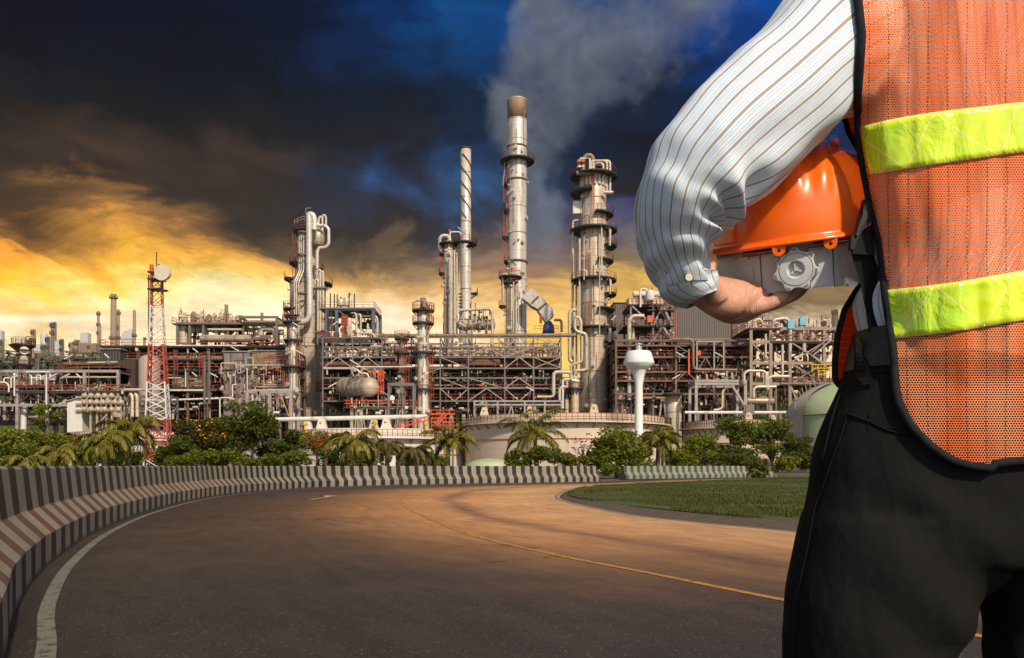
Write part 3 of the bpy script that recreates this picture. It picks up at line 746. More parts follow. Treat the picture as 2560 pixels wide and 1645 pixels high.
# ------------------------------------------------------------------ big steel structures
d = 150
t = thing('pipe_rack', 'long grey cross braced pipe rack with dark decks in the middle of the works', 'pipe rack', (X(1100,d), d, 0))
frame_part(t, d, 15, [807,882,955,1028,1101,1171,1262,1334,1402], [844,868,893,921,945,971,1003], steelg,
    [(4,2,'\\'),(4,4,'\\'),(6,0,'v'),(6,1,'/'),(6,2,'v'),(6,4,'v'),(0,2,'v'),(1,2,'v'),(3,3,'/'),(5,1,'v'),(7,0,'\\'),(5,5,'v'),(2,4,'\\'),(4,5,'w'),(6,5,'w'),(7,2,'x'),(5,4,'\\')], .25, bm=steell, bw=.17)
for y, m_ in ((921,grate),(971,grate),(1003,grate)): deck_part(t, d+1.2, 14, 800, 1404, y, m_, redr, ew=.10)
deck_part(t, d+4, 9, 800, 1404, 895, bsteel, redr)
b = MB()
for x0, x1, y0, y1, dd in ((1165,1250,896,912,1.0),(790,1000,898,914,3),(1256,1400,897,915,5)): 
    b.box(((X(x0,d)+X(x1,d))/2, d+dd+2, (zt(y0,d)+zt(y1,d))/2), (X(x1,d)-X(x0,d), 3, zt(y0,d)-zt(y1,d)))
b.each('cable_duct', bsteel, t)
b = MB(); rg = random.Random(4)
for k in range(46):
    px = 800+600*rg.random(); y0 = rg.choice((921,945,971,975)); b.box((X(px,d), d+rg.uniform(6,14), zt(y0+13,d)), (rg.uniform(1.5,5), rg.uniform(1,3), rg.uniform(1.2,2.4)))
for px in range(800,1404,17): b.beam((X(px,d), d+13, 0), (X(px,d), d+13, zt(900,d)), .5)
b.build('equipment', dsteel, t)
pipe_fill(t, d, 14, 800, 1400, 848, 892, 34, 11, [alu_p, alu_p, steell, rusty, clad], (.06,.22))
pipe_fill(t, d, 13, 800, 1400, 925, 1030, 62, 12, [alu_p, bsteel, clad, rusty, steell, bsteel], (.06,.26))
small_fill(t, d, 10, 800, 1400, 850, 893, 420, 13, [alu_p, steell, bsteel, rusty, clad, alu_p, redr])
small_fill(t, d, 8, 800, 1400, 925, 1030, 800, 14, [dsteel, bsteel, steell, clad, alu_p, redr, bsteel, rusty])
lamps(t, d-.6, [(885,905,1),(832,962,-1),(995,975,1),(1325,972,1),(905,918,1),(960,982,1)])
d = 147
t = thing('low_steel_frame', 'low grey steel gantry in front of the dark pipe rack', 'gantry', (X(1290,d), d, 0))
frame_part(t, d, 5, [1186,1216,1244,1312,1362,1404], [1003,1012], steell, [(2,1,'v'),(3,1,'v')], .3, 2, base=2)
d = 155
t = thing('brown_pipeline', 'long straight brown pipeline running along the top of the pipe rack', 'pipeline', (X(1150,d), d, zt(838,d)))
pipe(t, d, [(945,839),(1040,839),(1440,838)], 4.6, rusty); pipe(t, d, [(965,839,-.5),(965,850,-.5)], 4.0, rusty)
b = MB()
for px in range(960,1440,44): b.cyl(at(px-1,838.6,d), at(px+1,838.6,d), .43, 12)
b.each('coupling', bsteel, t)
drum('bullet_vessel', 'large round-ended horizontal vessel with a ribbed shiny end cap on a red railed stand', 145, (862,968,5), (925,968,-3), 24, clad_d, .85, legs=True)
t = thing('bullet_stand', 'stand with bright red railings carrying the large horizontal vessel', 'stand', (X(915,144), 144, 0))
deck_part(t, 142, 8, 862, 1040, 1019, grate, redb, ew=.12); frame_part(t, 142, 7, [880,903,967,1038], [1019.5], clad_d, [(0,0,'v'),(1,0,'w'),(2,0,'v')], .5, 2, steell)
deck_part(t, 146, 4, 905, 957, 943, grate, redb, ew=.12)
MB().ladder(X(950,142), 142, zt(985,142), zt(925,142), .6, .12).ladder(X(955,142), 142, zt(985,142), zt(925,142), .6, .12).each('ladder', redb, t)
pipe(t, 142, [(810,921),(885,921),(895,925),(900,933),(918,933),(923,945)], 2.6, alu_p); pipe(t, 142, [(890,917),(1030,917)], 1.6, whitep)
MB().cyl(at(980,995,142), at(980,995,141.6), .5, 16).build('gauge', whitep, t)
small_fill(t, 143, 5, 870, 950, 922, 944, 60, 8); small_fill(t, 141, 5, 870, 1036, 996, 1034, 110, 9)
frame_part(t, 141, 2, [972,1034], [960], steelg, [(0,0,'v')], .35, 2)
# structure with a drum, right of the main tower
d = 160
t = thing('drum_structure', 'blue grey steel structure with red railings right of the main tower', 'steel structure', (X(870,d), d, 0))
frame_part(t, d, 8, [818,842,934], [773,847], mat('blue_steel', (.10,.125,.155), .55, .2, .2, .5), [(1,0,'\\')], .62, 2, bm=steelg)
deck_part(t, d, 8, 798, 936, 772, steelg, redr, ew=.11); deck_part(t, d, 9, 796, 954, 848, grate, redr, ew=.11)
MB().box(at(868,858,d+2), (10.5, 6, 1.0)).box(at(830,854,d+1), (3.5, 5, 1.4)).each('girder', dsteel, t)
b = MB(); b.beam(at(882,853,d), at(868,870,d), .4); b.beam(at(899,853,d), at(915,870,d), .4); b.each('bracing', bsteel, t)
pipe(t, d, [(879,783),(888,783,-.6),(891,790,-.6),(891,833,-.6),(934,834,-.6),(936,845,-.6)], 2.6, alu_p); pipe(t, d, [(893,786),(900,786,-.4),(902,792,-.4),(902,833,-.4)], 2.6, alu_p)
pipe(t, d, [(882,790,1),(938,790,1),(943,795,1),(943,845,1)], 2.8, alu_p)
for px, y0 in ((836,735),(843,736),(852,742),(886,734),(873,732),(826,734)): pipe(t, d, [(px,772),(px,y0)], 1.5, dsteel)
pipe(t, d, [(872,772),(872,740),(876,734)], 1.8, dsteel)
MB().cyl(at(852,764,d), at(852,750,d), .75, 12, dome=.2).cyl(at(866,764,d), at(866,746,d), .6, 12, dome=.2).cyl(at(862,758,d+1), at(862,748,d+1), .8, 12).each('pot', alu_p, t)
MB().ladder(X(826,d), d-.3, zt(846,d), zt(774,d), .6, .1).each('ladder', dsteel, t)
MB().box(at(830,812,d+2), (2.0,1,2.4)).each('panel', steell, t)
MB().ladder(X(862,d), d-.4, zt(870,d), zt(788,d), .8, .10).box(at(862,802,d), (1.3,.8,1.8)).build('hoist', redr, t)
small_fill(t, d, 6, 800, 935, 776, 846, 120, 21); small_fill(t, d, 6, 800, 950, 850, 872, 60, 22)
lamps(t, d-.6, [(839,808,-.7)])
drum('raised_drum', 'dark shiny horizontal drum inside the blue grey structure', 164, (899,814), (938,814), 9, mat('dark_drum', (.14,.12,.10), .35, .5, .2, .6), .4, legs=False)
tower('blowdown_pot', 'small pale upright pot on the deck of the blue grey structure', 'vessel', 158, 874, [(797,5.5),(838,5.5)], m=clad, base=zt(838,158), rings=False)
# upper left frame
d = 168
t = thing('exchanger_deck', 'raised grey steel deck crowded with looped pipes left of the main tower', 'steel structure', (X(560,d), d, 0))
frame_part(t, d, 9, [444,475,509,601], [809], steelg, [(0,0,'/')], .5, 2); frame_part(t, d, 9, [601,692], [793], steelg, [], .5, 2)
deck_part(t, d, 9, 432, 604, 810, steelg, redr, ew=.11)
for k, px in enumerate((452,463,484,497,507,523,537,553,566,577)):
    hh = (776,782,781,784,779,788,782,780,781,784)[k]
    pipe(t, d, [(px-4,808,2),(px-4,hh+4,2),(px,hh,2),(px+4,hh+4,2),(px+4,808,2)], 2.2+(k%3)*.9, [alu_p,clad,rusty][k%3])
pipe(t, d, [(449,788),(455,780),(451,771)], .9, dsteel)
b = MB()
for px in (454,484,498,540,562): b.cyl(at(px,812,d+3), at(px,832,d+3), .8, 12)
b.each('shell_drop', clad_d, t)
MB().cyl(at(460,860,d+2), at(460,812,d+2), 1.1, 14).build('stripper', clad, t)
b = MB().beam(at(509,800,d-.5), at(509,772,d-.5), .1).beam(at(550,772,d), at(570,782,d), .12).beam(at(604,845,d-.3), at(690,845,d-.3), .3).beam(at(625,858,d-.3), at(655,815,d-.3), .25).beam(at(640,815,d+4), at(680,862,d+4), .3).beam(at(650,840,d), at(676,840,d), .4)
b.each('bracing', steelg, t)
small_fill(t, d, 6, 440, 600, 786, 808, 150, 31, [redr, alu_p, rusty, clad, steell]); small_fill(t, d, 6, 440, 690, 822, 862, 130, 32, [dsteel, bsteel, redr, alu_p, dsteel])
pipe_fill(t, d+1, 7, 450, 690, 815, 860, 12, 33, [alu_p, bsteel, dsteel], (.15,.35))
pipe(t, d, [(520,824,-.4),(604,824,-.4)], 3.2, alu_p, 'header_pipe')
drum('deck_exchanger', 'shiny round-ended drum under the raised deck of looped pipes', 166, (505,846), (622,846), 9, clad_d, .7, legs=False)
t = thing('overhead_duct', 'thick silver brown duct curving from the raised deck towards the main tower', 'duct', (X(650,170), 170, zt(812,170)))
pipe(t, 170, [(603,838),(604,820),(612,809),(640,808),(735,810)], 7.6, rusty, bend=2.0, seg=16); pipe(t, 170, [(735,810),(742,802),(750,792),(752,780)], 6, alu_p)
for nm, lb, px, y0, hw in (('stub_stack', 'brown square-topped stack behind the raised deck of looped pipes', 566, 762, 4.5), ('stub_stack', 'smaller brown stack behind the open end of the raised deck', 655, 782, 3.8)):
    tower(nm, lb, 'chimney', 215, px, [(y0,hw),(860,hw)], m=mat('brown_stack', (.22,.15,.09), .8, 0, .25, .1), dome=False, rings=False)
# ------------------------------------------------------------------ left part of the works
def shed(name, label, d, x0, x1, y0, y1, dep, m, cat='shed', roof=None, rise=.0, base=None):
    a, b_, z0, z1 = X(x0,d), X(x1,d), (0 if base is None else base), zt(y0,d)
    t = thing(name, label, cat, ((a+b_)/2, d, z0))
    mb = MB(); h = rise
    v = [(a,d,z0),(b_,d,z0),(b_,d+dep,z0),(a,d+dep,z0),(a,d,z1),(b_,d,z1+h),(b_,d+dep,z1+h),(a,d+dep,z1)]
    mb.add(v, [(0,1,5,4),(1,2,6,5),(2,3,7,6),(3,0,4,7),(4,5,6,7)]); mb.build('wall', m, t)
    r = MB(); k = .18
    r.add([(a-.3,d-.3,z1+.02),(b_+.3,d-.3,z1+h+.02),(b_+.3,d+dep+.3,z1+h+.02),(a-.3,d+dep+.3,z1+.02),(a-.3,d-.3,z1+k),(b_+.3,d-.3,z1+h+k),(b_+.3,d+dep+.3,z1+h+k),(a-.3,d+dep+.3,z1+k)],
          [(0,3,2,1),(4,5,6,7),(0,1,5,4),(1,2,6,5),(2,3,7,6),(3,0,4,7)])
    r.build('roof', roof or steell, t)
    return t
def ribbed(name, c, pitch, var=.15):
    m, n, b = new_mat(name); P = n.add('ShaderNodeTexCoord').outputs['Object']; x = n.m('ADD', n.sep(P)[0], n.sep(P)[1])
    f = n.m('FRACT', n.m('MULTIPLY', x, 1/pitch)); tri = n.m('ABSOLUTE', n.m('SUBTRACT', f, .5))
    st = n.noise(n.scale(P, (1.4,1.4,.05)), 1.2, 6, .7)
    cc = n.mix(st, tuple(q*(1-var*1.8) for q in c), tuple(q*(1+var*1.8) for q in c))
    n.l.new(n.mix(n.m('LESS_THAN', tri, .07), cc, tuple(q*.45 for q in c)), b.inputs['Base Color']); b.inputs['Roughness'].default_value = .6
    bn = n.add('ShaderNodeBump'); bn.inputs['Strength'].default_value = .7; bn.inputs['Distance'].default_value = .1
    n.l.new(n.smooth(tri, .05, .3), bn.inputs['Height']); n.l.new(bn.outputs[0], b.inputs['Normal']); return m
d = 157
t = thing('process_deck', 'long left hand process structure with beige panels and many red railings', 'steel structure', (X(480,d), d, 0))
frame_part(t, d, 14, [258,295,345,412,470,520,560,640,716], [868,898,928,975], bsteel, [(0,1,'/'),(2,2,'\\'),(5,1,'\\'),(3,1,'/')], .4, 3)
for x0, x1, y in ((252,716,866),(296,560,900),(420,716,926)): deck_part(t, d, 13, x0, x1, y, grate, redr, ew=.11)
deck_part(t, d+1, 12, 258, 716, 972, grate, redr, ew=.11)
b = MB()
for x0, x1, y0, y1, dd in ((345,560,872,888,5),(420,560,890,896,.6),(300,350,873,890,4),(425,560,915,935,5),(425,512,936,968,4),(640,716,946,970,3)):
    b.box(((X(x0,d)+X(x1,d))/2, d+dd+1.5, (zt(y0,d)+zt(y1,d))/2), (X(x1,d)-X(x0,d), 3, zt(y0,d)-zt(y1,d)))
b.each('panel', ribbed('beige_panel', (.30,.24,.17), .55), t)
lv = MB()
for x0, x1, y0, y1 in ((425,510,938,966),(644,716,948,968)):
    for k in range(9):
        z = zt(y0+(y1-y0)*k/8, d); lv.box(((X(x0,d)+X(x1,d))/2, d+1.2, z), (X(x1,d)-X(x0,d), .35, .16))
lv.each('louvre', mat('louvre', (.42,.34,.22), .6), t)
pipe(t, d, [(422,864,-1),(616,864,-1)], 1.8, whitep); pipe(t, d, [(420,976,-.5),(510,976,-.5)], 2.4, whitep, 'pipe'); pipe(t, d, [(430,1000,-.5),(548,996,-.5)], 2.6, whitep)
pipe(t, d, [(420,945,-.5),(453,945,-.5)], 2.2, alu_p); pipe(t, d, [(464,922,-.4),(464,968,-.4)], 1.4, whitep)
for x0,y0,x1,y1 in ((584,956,606,990),(617,956,642,976),(608,932,617,976),(641,936,662,968)): pipe(t, d, [(x0,y1,-.8),(x0,y0,-.8),(x1,y0,-.8)], 1.5, whitep)
b = MB()
for px in (512,524): b.beam(at(px,1010,d-.6), at(px,888,d-.6), .42)
b.each('post', steelg, t)
b = MB()
for px in (444,506,600,680): b.ladder(X(px,d), d-.7, zt(926+((px*7)%40),d), zt(876+((px*5)%30),d), .55, .07)
b.each('ladder', redr, t)
pipe_fill(t, d, 12, 262, 716, 872, 965, 50, 41, [alu_p, bsteel, rusty, steell, clad], (.05,.18)); pipe_fill(t, d-1, 12, 300, 716, 975, 1035, 26, 42, [alu_p, bsteel, steell, dsteel, whitep], (.12,.36))
small_fill(t, d-.5, 10, 262, 716, 872, 970, 760, 43, [clad, alu_p, bsteel, steell, rusty, redr, bsteel]); small_fill(t, d, 10, 300, 716, 978, 1040, 420, 44, [dsteel, bsteel, steell, alu_p, redr])
lamps(t, d-1.5, [(573,886,1),(536,938,1),(487,936,.7),(602,938,.6),(489,876,.7),(588,872,1)])
b = MB(); rg = random.Random(6)
for px in range(262,716,13): b.beam((X(px,d), d+13.5, 0), (X(px,d), d+13.5, zt(895,d)), 1.0)
b.build('equipment', dsteel, t)
mauve = ribbed('mauve_cladding', (.20,.165,.165), 2.4, .08)
shed('switch_room', 'upper mauve grey clad box standing on the red railed deck', 154.5, 560, 624, 880, 926, 6, mauve, base=zt(926,154.5))
shed('analyser_house', 'lower mauve grey clad box beneath the red railed deck', 154.5, 559, 640, 932, 976, 6, mauve)
t = shed('compressor_house', 'pinkish ribbed clad house with a dark rusty window band beside the slender column', 156, 626, 722, 878, 926, 8, ribbed('pink_cladding', (.36,.24,.20), .5), base=zt(926,156))
MB().box(at(683,903,155.8), (9.5,.3,3.0)).build('window_band', rusty, t); MB().box(at(638,907,155.9), (2.4,.2,4)).build('door', dsteel, t)
d = 152.5
t = thing('process_pipes', 'many thin pale pipes and fittings in front of the mauve clad boxes', 'pipes', (X(600,d), d, 0))
pipe_fill(t, d, 1.6, 545, 725, 880, 1000, 30, 141, [alu_p, whitep, rusty, redr, clad], (.05,.14)); small_fill(t, d, 1.5, 545, 725, 915, 1010, 140, 142, [alu_p, redr, clad, rusty, steell])
d = 143
t = thing('front_gantry', 'pale steel gantry with V legs behind the dark green tree', 'gantry', (X(670,d), d, 0))
frame_part(t, d, 5, [619,675,728], [979], steell, [(0,0,'v')], .55, 2, bw=.4)
MB().beam(at(702,987,d-.4), at(722,1040,d-.4), .1).each('bracing', yell, t)
pipe(t, d, [(618,976),(728,974)], 2.0, alu_p); small_fill(t, d, 5, 620, 730, 990, 1030, 60, 51, [dsteel, steell, whitep, redr])
d = 148
t = thing('left_rack', 'pale grey pipe rack at the far left edge with red railed walkway', 'pipe rack', (X(60,d), d, 0))
frame_part(t, d, 12, [-40,44,118,212,296], [928,980,1013], steell, [(2,1,'x'),(1,1,'v'),(3,1,'/')], .5, 2, bm=dsteel)
deck_part(t, d, 11, -40, 318, 979, grate, redr, ew=.11); deck_part(t, d+1, 9, 143, 306, 928, grate, redr, ew=.11); deck_part(t, d, 9, -40, 120, 966, grate, redr, ew=.09)
pipe(t, d, [(66,930,-1),(126,930,-1)], 2.0, whitep); pipe(t, d, [(0,931,1),(48,931,1)], 2.0, whitep); pipe(t, d, [(162,943),(294,943)], 2.4, alu_p)
for pts in ([(-5,956),(14,956),(22,962),(22,980)],[(28,970),(28,944),(44,940)],[(36,990),(36,943)],[(79,962),(79,940),(66,930)],[(92,950),(92,938),(102,938),(102,950)],[(116,1040),(116,934)],[(10,955),(10,945),(26,945)]): pipe(t, d, [(a,b,-.6) for a,b in pts], 2.0, whitep)
pipe(t, d, [(162,910,2),(288,910,2)], 5.2, bsteel, 'heat_drum'); pipe(t, d, [(220,907,0),(294,905,0)], 2.6, clad)
MB().box(at(283,955,d+6), (10,3,8)).box(at(240,941,d+6),(14,3,3)).each('dark_housing', dsteel, t)
b = MB()
for x0, x1, y in ((161,192,988),(230,250,989),(256,266,988)): b.box(((X(x0,d)+X(x1,d))/2, d+4, zt(y,d)), (X(x1,d)-X(x0,d), .3, .95))
b.each('yellow_panel', mat('yellow_panel', (.55,.42,.14), .6), t)
pipe(t, d, [(222,1040,-1.5),(222,915,-1.5)], .9, rusty, 'pole')
pipe_fill(t, d, 10, -30, 300, 935, 980, 34, 61, [alu_p, steell, whitep, redr, bsteel], (.08,.2)); pipe_fill(t, d, 10, -30, 240, 985, 1045, 30, 62, [alu_p, steell, whitep, dsteel, bsteel], (.1,.3))
small_fill(t, d, 9, -20, 300, 962, 980, 300, 63, [redr, whitep, alu_p, dsteel, steell]); small_fill(t, d, 9, -20, 240, 985, 1045, 380, 64, [dsteel, steell, alu_p, whitep, bsteel]); small_fill(t, d+2, 6, 143, 300, 930, 962, 90, 65, [dsteel, steell, redr, alu_p])
lamps(t, d-1, [(172,892,-1),(132,940,-1),(164,940,-1),(198,940,.7),(268,890,.6)])
b = MB(); b.box(at(180,1032,d+9), (36,1,5)).box(at(60,1032,d+10),(20,1,4))
b.build('equipment', dsteel, t)
shed('dark_shed', 'dark ribbed metal box on top of the structure left of the radio mast', 155, 251, 300, 874, 905, 7, ribbed('dark_ribbed', (.055,.052,.052), .55), base=zt(905,155))
shed('white_shed', 'plain pale shed with a sloping roof near the bank of exchangers', 138, 168, 206, 1006, 1044, 6, whitep, rise=1.0)
tower('vertical_drum', 'fat pale pink upright drum with domed top behind the radio mast', 'vessel', 146, 374, [(900,25),(1000,25)], m=mat('pink_drum', (.40,.31,.275), .5, .1, .1, .2, (.26,.18,.14), streak=True), rings=False)
d = 137
t = thing('exchanger_bank', 'bank of stacked exchangers with two rows of pale round ends on stilts', 'heat exchanger', (X(257,d), d, 0))
b = MB(); b.box(at(257,995,d+2.5), (X(312,d)-X(204,d), 4, .35)).box(at(257,1012,d+2.5), (X(312,d)-X(204,d), 4, .3)).box(at(257,1028,d+2.5), (X(312,d)-X(204,d), 4, .35))
for px in range(206,314,12): b.beam(at(px,1030,d), at(px,992,d), .24); b.beam((X(px,d), d+4, 0), (X(px,d), d+4, zt(992,d)), .26)
for px in (224,240,263,277,300): b.beam((X(px,d), d+.4, 0), (X(px,d), d+.4, zt(1028,d)), .3)
b.beam(at(240,1066,d), at(268,1036,d), .2); b.build('frame', clad_d, t)
for row, n in ((1005,7),(1023,6),(989,5)):
    for k in range(n):
        px = 211+k*(15.2 if n == 7 else 17 if n == 6 else 17); MB().cyl(at(px,row,d-.5), at(px,row,d+4), .36, 14, dome=.15).cyl(at(px,row,d-.25), at(px,row,d-.05), .48, 14).build('tube_end', clad_d, t)
small_fill(t, d, 3, 206, 312, 990, 1030, 70, 71, [clad, dsteel, rusty, alu_p]); MB().cyl(at(296,1043,d+1), at(296,1030,d+1), 1.0, 14, 1.3).build('hopper', clad, t)
d = 138
t = thing('riser_pipes', 'pair of fat pale pipes bent down beside the bank of exchangers', 'pipe', (X(335,d), d, 0))
pipe(t, d, [(306,985),(306,977),(312,974),(420,974)], 3.2, alu_p); 
for px in (331,343): pipe(t, d, [(px-8,992,3),(px-4,985,0),(px,992,0),(px,1042,0)], 4.2, clad, bend=1.2)
frame_part(t, d+3, 4, [349,420], [990,1002,1015,1028], steelg, [], .3, 2)
d = 150
t = tower('valve_column', 'small pale column with a wide red railed head at the far left', 'column', d, 59, [(872,5),(890,6),(925,6.5),(995,7),(1010,7)], [(862,26,0,360),(886,17,230,390),(911,22,150,390)], m=whitep, dome=True)
b = MB().lathe((X(54,d), d, 0), [(.8, zt(880,d)), (2.2, zt(864,d))], 12, False).cyl(at(61,877,d-1), at(61,874,d-1), .8, 14); b.build('brackets', dsteel, t)
b = MB().cyl(at(61,876,d-1.2), at(61,876,d-.4), .75, 16).cyl(at(60,902,d-1.2), at(60,896,d-.4), .7, 12).cyl(at(47,860,d), at(47,846,d), .4, 10); b.each('valve', whitep, t)
pipe(t, d, [(65,858),(65,841),(78,841),(80,850)], 1.0, rusty); pipe(t, d, [(49,1040,-.5),(49,905,-.5)], 1.4, whitep)

# ------------------------------------------------------------------ right part of the works
d = 215
shed('grey_building', 'huge windowless grey clad building behind the right hand works', d, 1535, 1869, 758, 900, 30, ribbed('grey_cladding', (.125,.105,.095), .62, .22), 'building', roof=dsteel)
d = 158
t = thing('braced_tower', 'tall open braced steel tower with red stairs between water tower and hand', 'steel structure', (X(1625,d), d, 0))
frame_part(t, d, 9, [1577,1633,1680], [763,815,852,891,930,975], steelg, [(1,0,'v'),(1,1,'v'),(1,2,'v'),(1,3,'v'),(1,4,'v'),(1,5,'v'),(0,0,'\\'),(0,4,'x'),(0,2,'/')], .38, 2, bm=steell, bw=.34)
for y, x0, x1 in ((763,1570,1662),(776,1618,1690),(815,1560,1684),(852,1618,1684),(930,1575,1684),(975,1600,1700)): deck_part(t, d, 9, x0, x1, y, grate, redr, ew=.11)
b = MB()
for k, y in enumerate((763,815,852,891,930)):
    y2 = (815,852,891,930,975)[k]; b.beam(at(1640,y,d-.8), at(1676,y2,d-.8), .45, .16); b.beam(at(1640,y-8,d-.9), at(1676,y2-8,d-.9), .12)
b.build('stair', dsteel, t)
MB().beam(at(1690,775,d-.5), at(1690,990,d-.5), .2).beam(at(1686,775,d-.5), at(1686,990,d-.5), .12).build('mast', redr, t)
tower('inner_vessel', 'ribbed vessel enclosed by the open braced steel tower', 'vessel', 163, 1629, [(772,10),(900,11),(930,11)], m=clad, rings=True)
pipe(t, d, [(1610,790,-1),(1582,790,-1),(1573,800,-1),(1573,1000,-1)], 5.2, alu_p, 'downpipe', bend=1.6, seg=12); pipe(t, d, [(1583,800,1),(1583,1000,1)], 4, alu_p, 'downpipe')
pipe(t, d, [(1601,768,-1),(1601,725,-1),(1606,722,-1),(1616,722,-1),(1618,735,-1)], 2.4, whitep); MB().cyl(at(1625,750,d-1), at(1625,729,d-1), .85, 14, dome=.3).each('pot', whitep, t)
MB().box(at(1624,798,d-.5), (1.0,.8,1.3)).box(at(1622,745,d-.6),(.7,.7,1.6)).each('junction_box', redb, t)
for px in range(1574,1660,10): MB().cyl(at(px,762,d), at(px,749-(px%4),d), .5, 10).each('pot', clad, t)
small_fill(t, d-.5, 8, 1572, 1660, 742, 763, 70, 81, [redr, yell, clad, rusty, redr]); small_fill(t, d, 8, 1572, 1690, 800, 1020, 260, 82, [dsteel, redr, steell, bsteel, alu_p])
pipe_fill(t, d, 8, 1570, 1690, 820, 1020, 16, 83)
drum('top_drum', 'white horizontal drum lying on top of the open braced tower', 160, (1584,736), (1668,736), 8, whitep, .3, legs=False)
d = 156
t = thing('right_rack', 'brownish pipe rack with dark decks right of the open braced tower', 'pipe rack', (X(1780,d), d, 0))
frame_part(t, d, 14, [1540,1590,1690,1742,1785,1810,1876], [852,864,893,930,952,985], bsteel, [(3,2,'v'),(4,2,'/'),(2,3,'v'),(5,3,'v'),(2,1,'x')], .38, 3, bm=steelg)
for y in (866,893,930,955): deck_part(t, d+1, 13, 1540, 1880, y, grate, redr, ew=.10)
b = MB(); b.box(at(1780,880,d+9), (X(1876,d)-X(1690,d), 2, 1.6)).box(at(1760,912,d+8), (13,2,2.6)).box(at(1600,900,d+12),(9,2,6))
for px in range(1545,1880,15): b.beam((X(px,d), d+13.5, 0), (X(px,d), d+13.5, zt(868,d)), .8)
b.build('equipment', dsteel, t)
pipe(t, d, [(1680,848,-1),(1726,848,-1),(1733,856,-1),(1733,915,-1),(1739,924,-1),(1862,925,-1)], 3.2, rusty, bend=1.4, seg=12); pipe(t, d, [(1690,849,0),(1824,848,0)], 2.2, rusty)
b = MB()
for px in (1742,1785,1809): b.beam(at(px,854,d-1), at(px,925,d-1), .22)
b.beam(at(1742,854,d-1), at(1809,854,d-1), .25).build('hanger', steell, t)
MB().box(at(1835,845,d+6), (.9,.9,8)).each('vent', bsteel, t); MB().cyl(at(1842,868,d+5), at(1842,840,d+5), .3, 8).each('vent', steell, t)
pipe_fill(t, d, 13, 1540, 1880, 868, 1010, 64, 91, [alu_p, bsteel, rusty, clad, steell], (.06,.26)); small_fill(t, d, 10, 1540, 1880, 868, 1020, 820, 92, [dsteel, bsteel, clad, alu_p, rusty, bsteel, redr])
MB().box(at(1722,905,d-.3), (.3,.3,5)).box(at(1745,883,d-.3), (1.0,.6,.9)).each('panel', redb, t); lamps(t, d-1, [(1700,886,1),(1796,886,1),(1690,942,-1)])
d = 140
t = thing('valve_gantry', 'pale grey gantry with diagonal brace over the lying drums on the right', 'gantry', (X(1800,d), d, 0))
frame_part(t, d, 5, [1740,1863], [953,959], steell, [], .5, 2); MB().beam(at(1829,962,d-.4), at(1860,1012,d-.4), .36).each('bracing', steell, t)
small_fill(t, d, 4, 1745, 1860, 930, 953, 40, 93)
for k, (lb, pts, r) in enumerate((('fat pale pipe loop arching over the right hand gantry', [(1860,960),(1860,934),(1868,927),(1908,927),(1915,934),(1915,968),(1923,968)], 3.6),
        ('pale pipe bending from the riser to the right above the lying drums', [(1919,975),(1919,948),(1928,941),(1972,941)], 4.0), ('pale pipe running level and dropping onto the lying drum', [(1884,995),(1884,972),(1892,967),(1940,967)], 3.8),
        ('thin pale pipe hooked beside the first round drum end', [(1812,972),(1806,980),(1806,1018),(1798,1024),(1784,1025)], 2.8))):
    t = thing('process_pipe', lb, 'pipe', (X(pts[0][0],139), 139, 0), 'bent pipes on the right'); pipe(t, 139, pts, r, alu_p, bend=1.0, seg=12)
    b = MB(); p = ppt(pts[0], 139); b.cyl(p-Vector((0,0,.1)), p+Vector((0,0,.1)), r/F*139*1.5, 14); b.build('flange', rusty, t)
    p2 = ppt(pts[-1], 139); MB().beam((p2.x, p2.y, 0), (p2.x, p2.y, p2.z-.2), .2).each('support', steelg, t)
for lb, a, e, r, dd in (('leftmost of the rusty drums lying with its round end to the road', (1794,1003,0), (1794,1003,8), 11, 147), ('second rusty drum lying with its round end to the road', (1838,1005,0), (1838,1005,8), 11, 146)):
    t = drum('end_drum', lb, dd, a, e, r, mat('rust_drum', (.17,.105,.07), .6, .2, .3, .4), .12, group='lying drums on the right')
drum('long_drum', 'long mottled horizontal drum right of the two round drum ends', 147, (1860,1003), (1932,1003), 10, mat('mottled_drum', (.36,.27,.19), .4, .4, .4, .5, (.13,.07,.04)), .3)
d = 152
t = thing('pipe_structure', 'tan steel structure crowded with pipes below the hand, two blue hoods on top', 'steel structure', (X(1980,d), d, 0))
tan = mat('tan_steel', (.30,.225,.165), .6, .1, .2, .4, (.15,.09,.06))
frame_part(t, d, 10, [1877,1926,1974,2060,2090], [822,855,908,960], tan, [(2,1,'x'),(2,2,'x'),(0,1,'\\'),(3,1,'/'),(2,3,'x')], .55, 2, bw=.3)
for x0, x1, y in ((1868,1950,822),(1926,2094,855),(1950,2100,962)): deck_part(t, d, 10, x0, x1, y, grate, redr, ew=.11)
b = MB(); b.beam(at(2028,892,d-.6), at(2075,852,d-.6), .6, .2); b.beam(at(2028,882,d-.7), at(2075,842,d-.7), .12); b.beam(at(2030,890,d-.6), at(2068,920,d-.6), .6, .2); b.build('stair', steell, t)
pipe(t, d, [(1884,820),(1884,806),(1892,798),(1902,798),(1904,812),(1926,814)], 3.4, alu_p); pipe(t, d, [(1896,800,1),(1896,786,1),(1906,784,1),(1908,800,1),(1955,800,1),(1962,810,1),(1962,840,1)], 3.8, rusty); pipe(t, d, [(1932,822),(1932,800),(1965,795),(1976,808),(1976,860),(1974,880)], 4.5, alu_p)
pipe(t, d, [(1914,835),(1914,900)], 3.0, alu_p); pipe(t, d, [(2010,855),(2010,880)], 5, alu_p); pipe(t, d, [(1956,862),(1956,950)], 3.6, alu_p)
tower('tan_vessel', 'pale vessel inside the tan pipe structure beside the stairs', 'vessel', 157, 2036, [(880,14),(920,14)], m=clad)
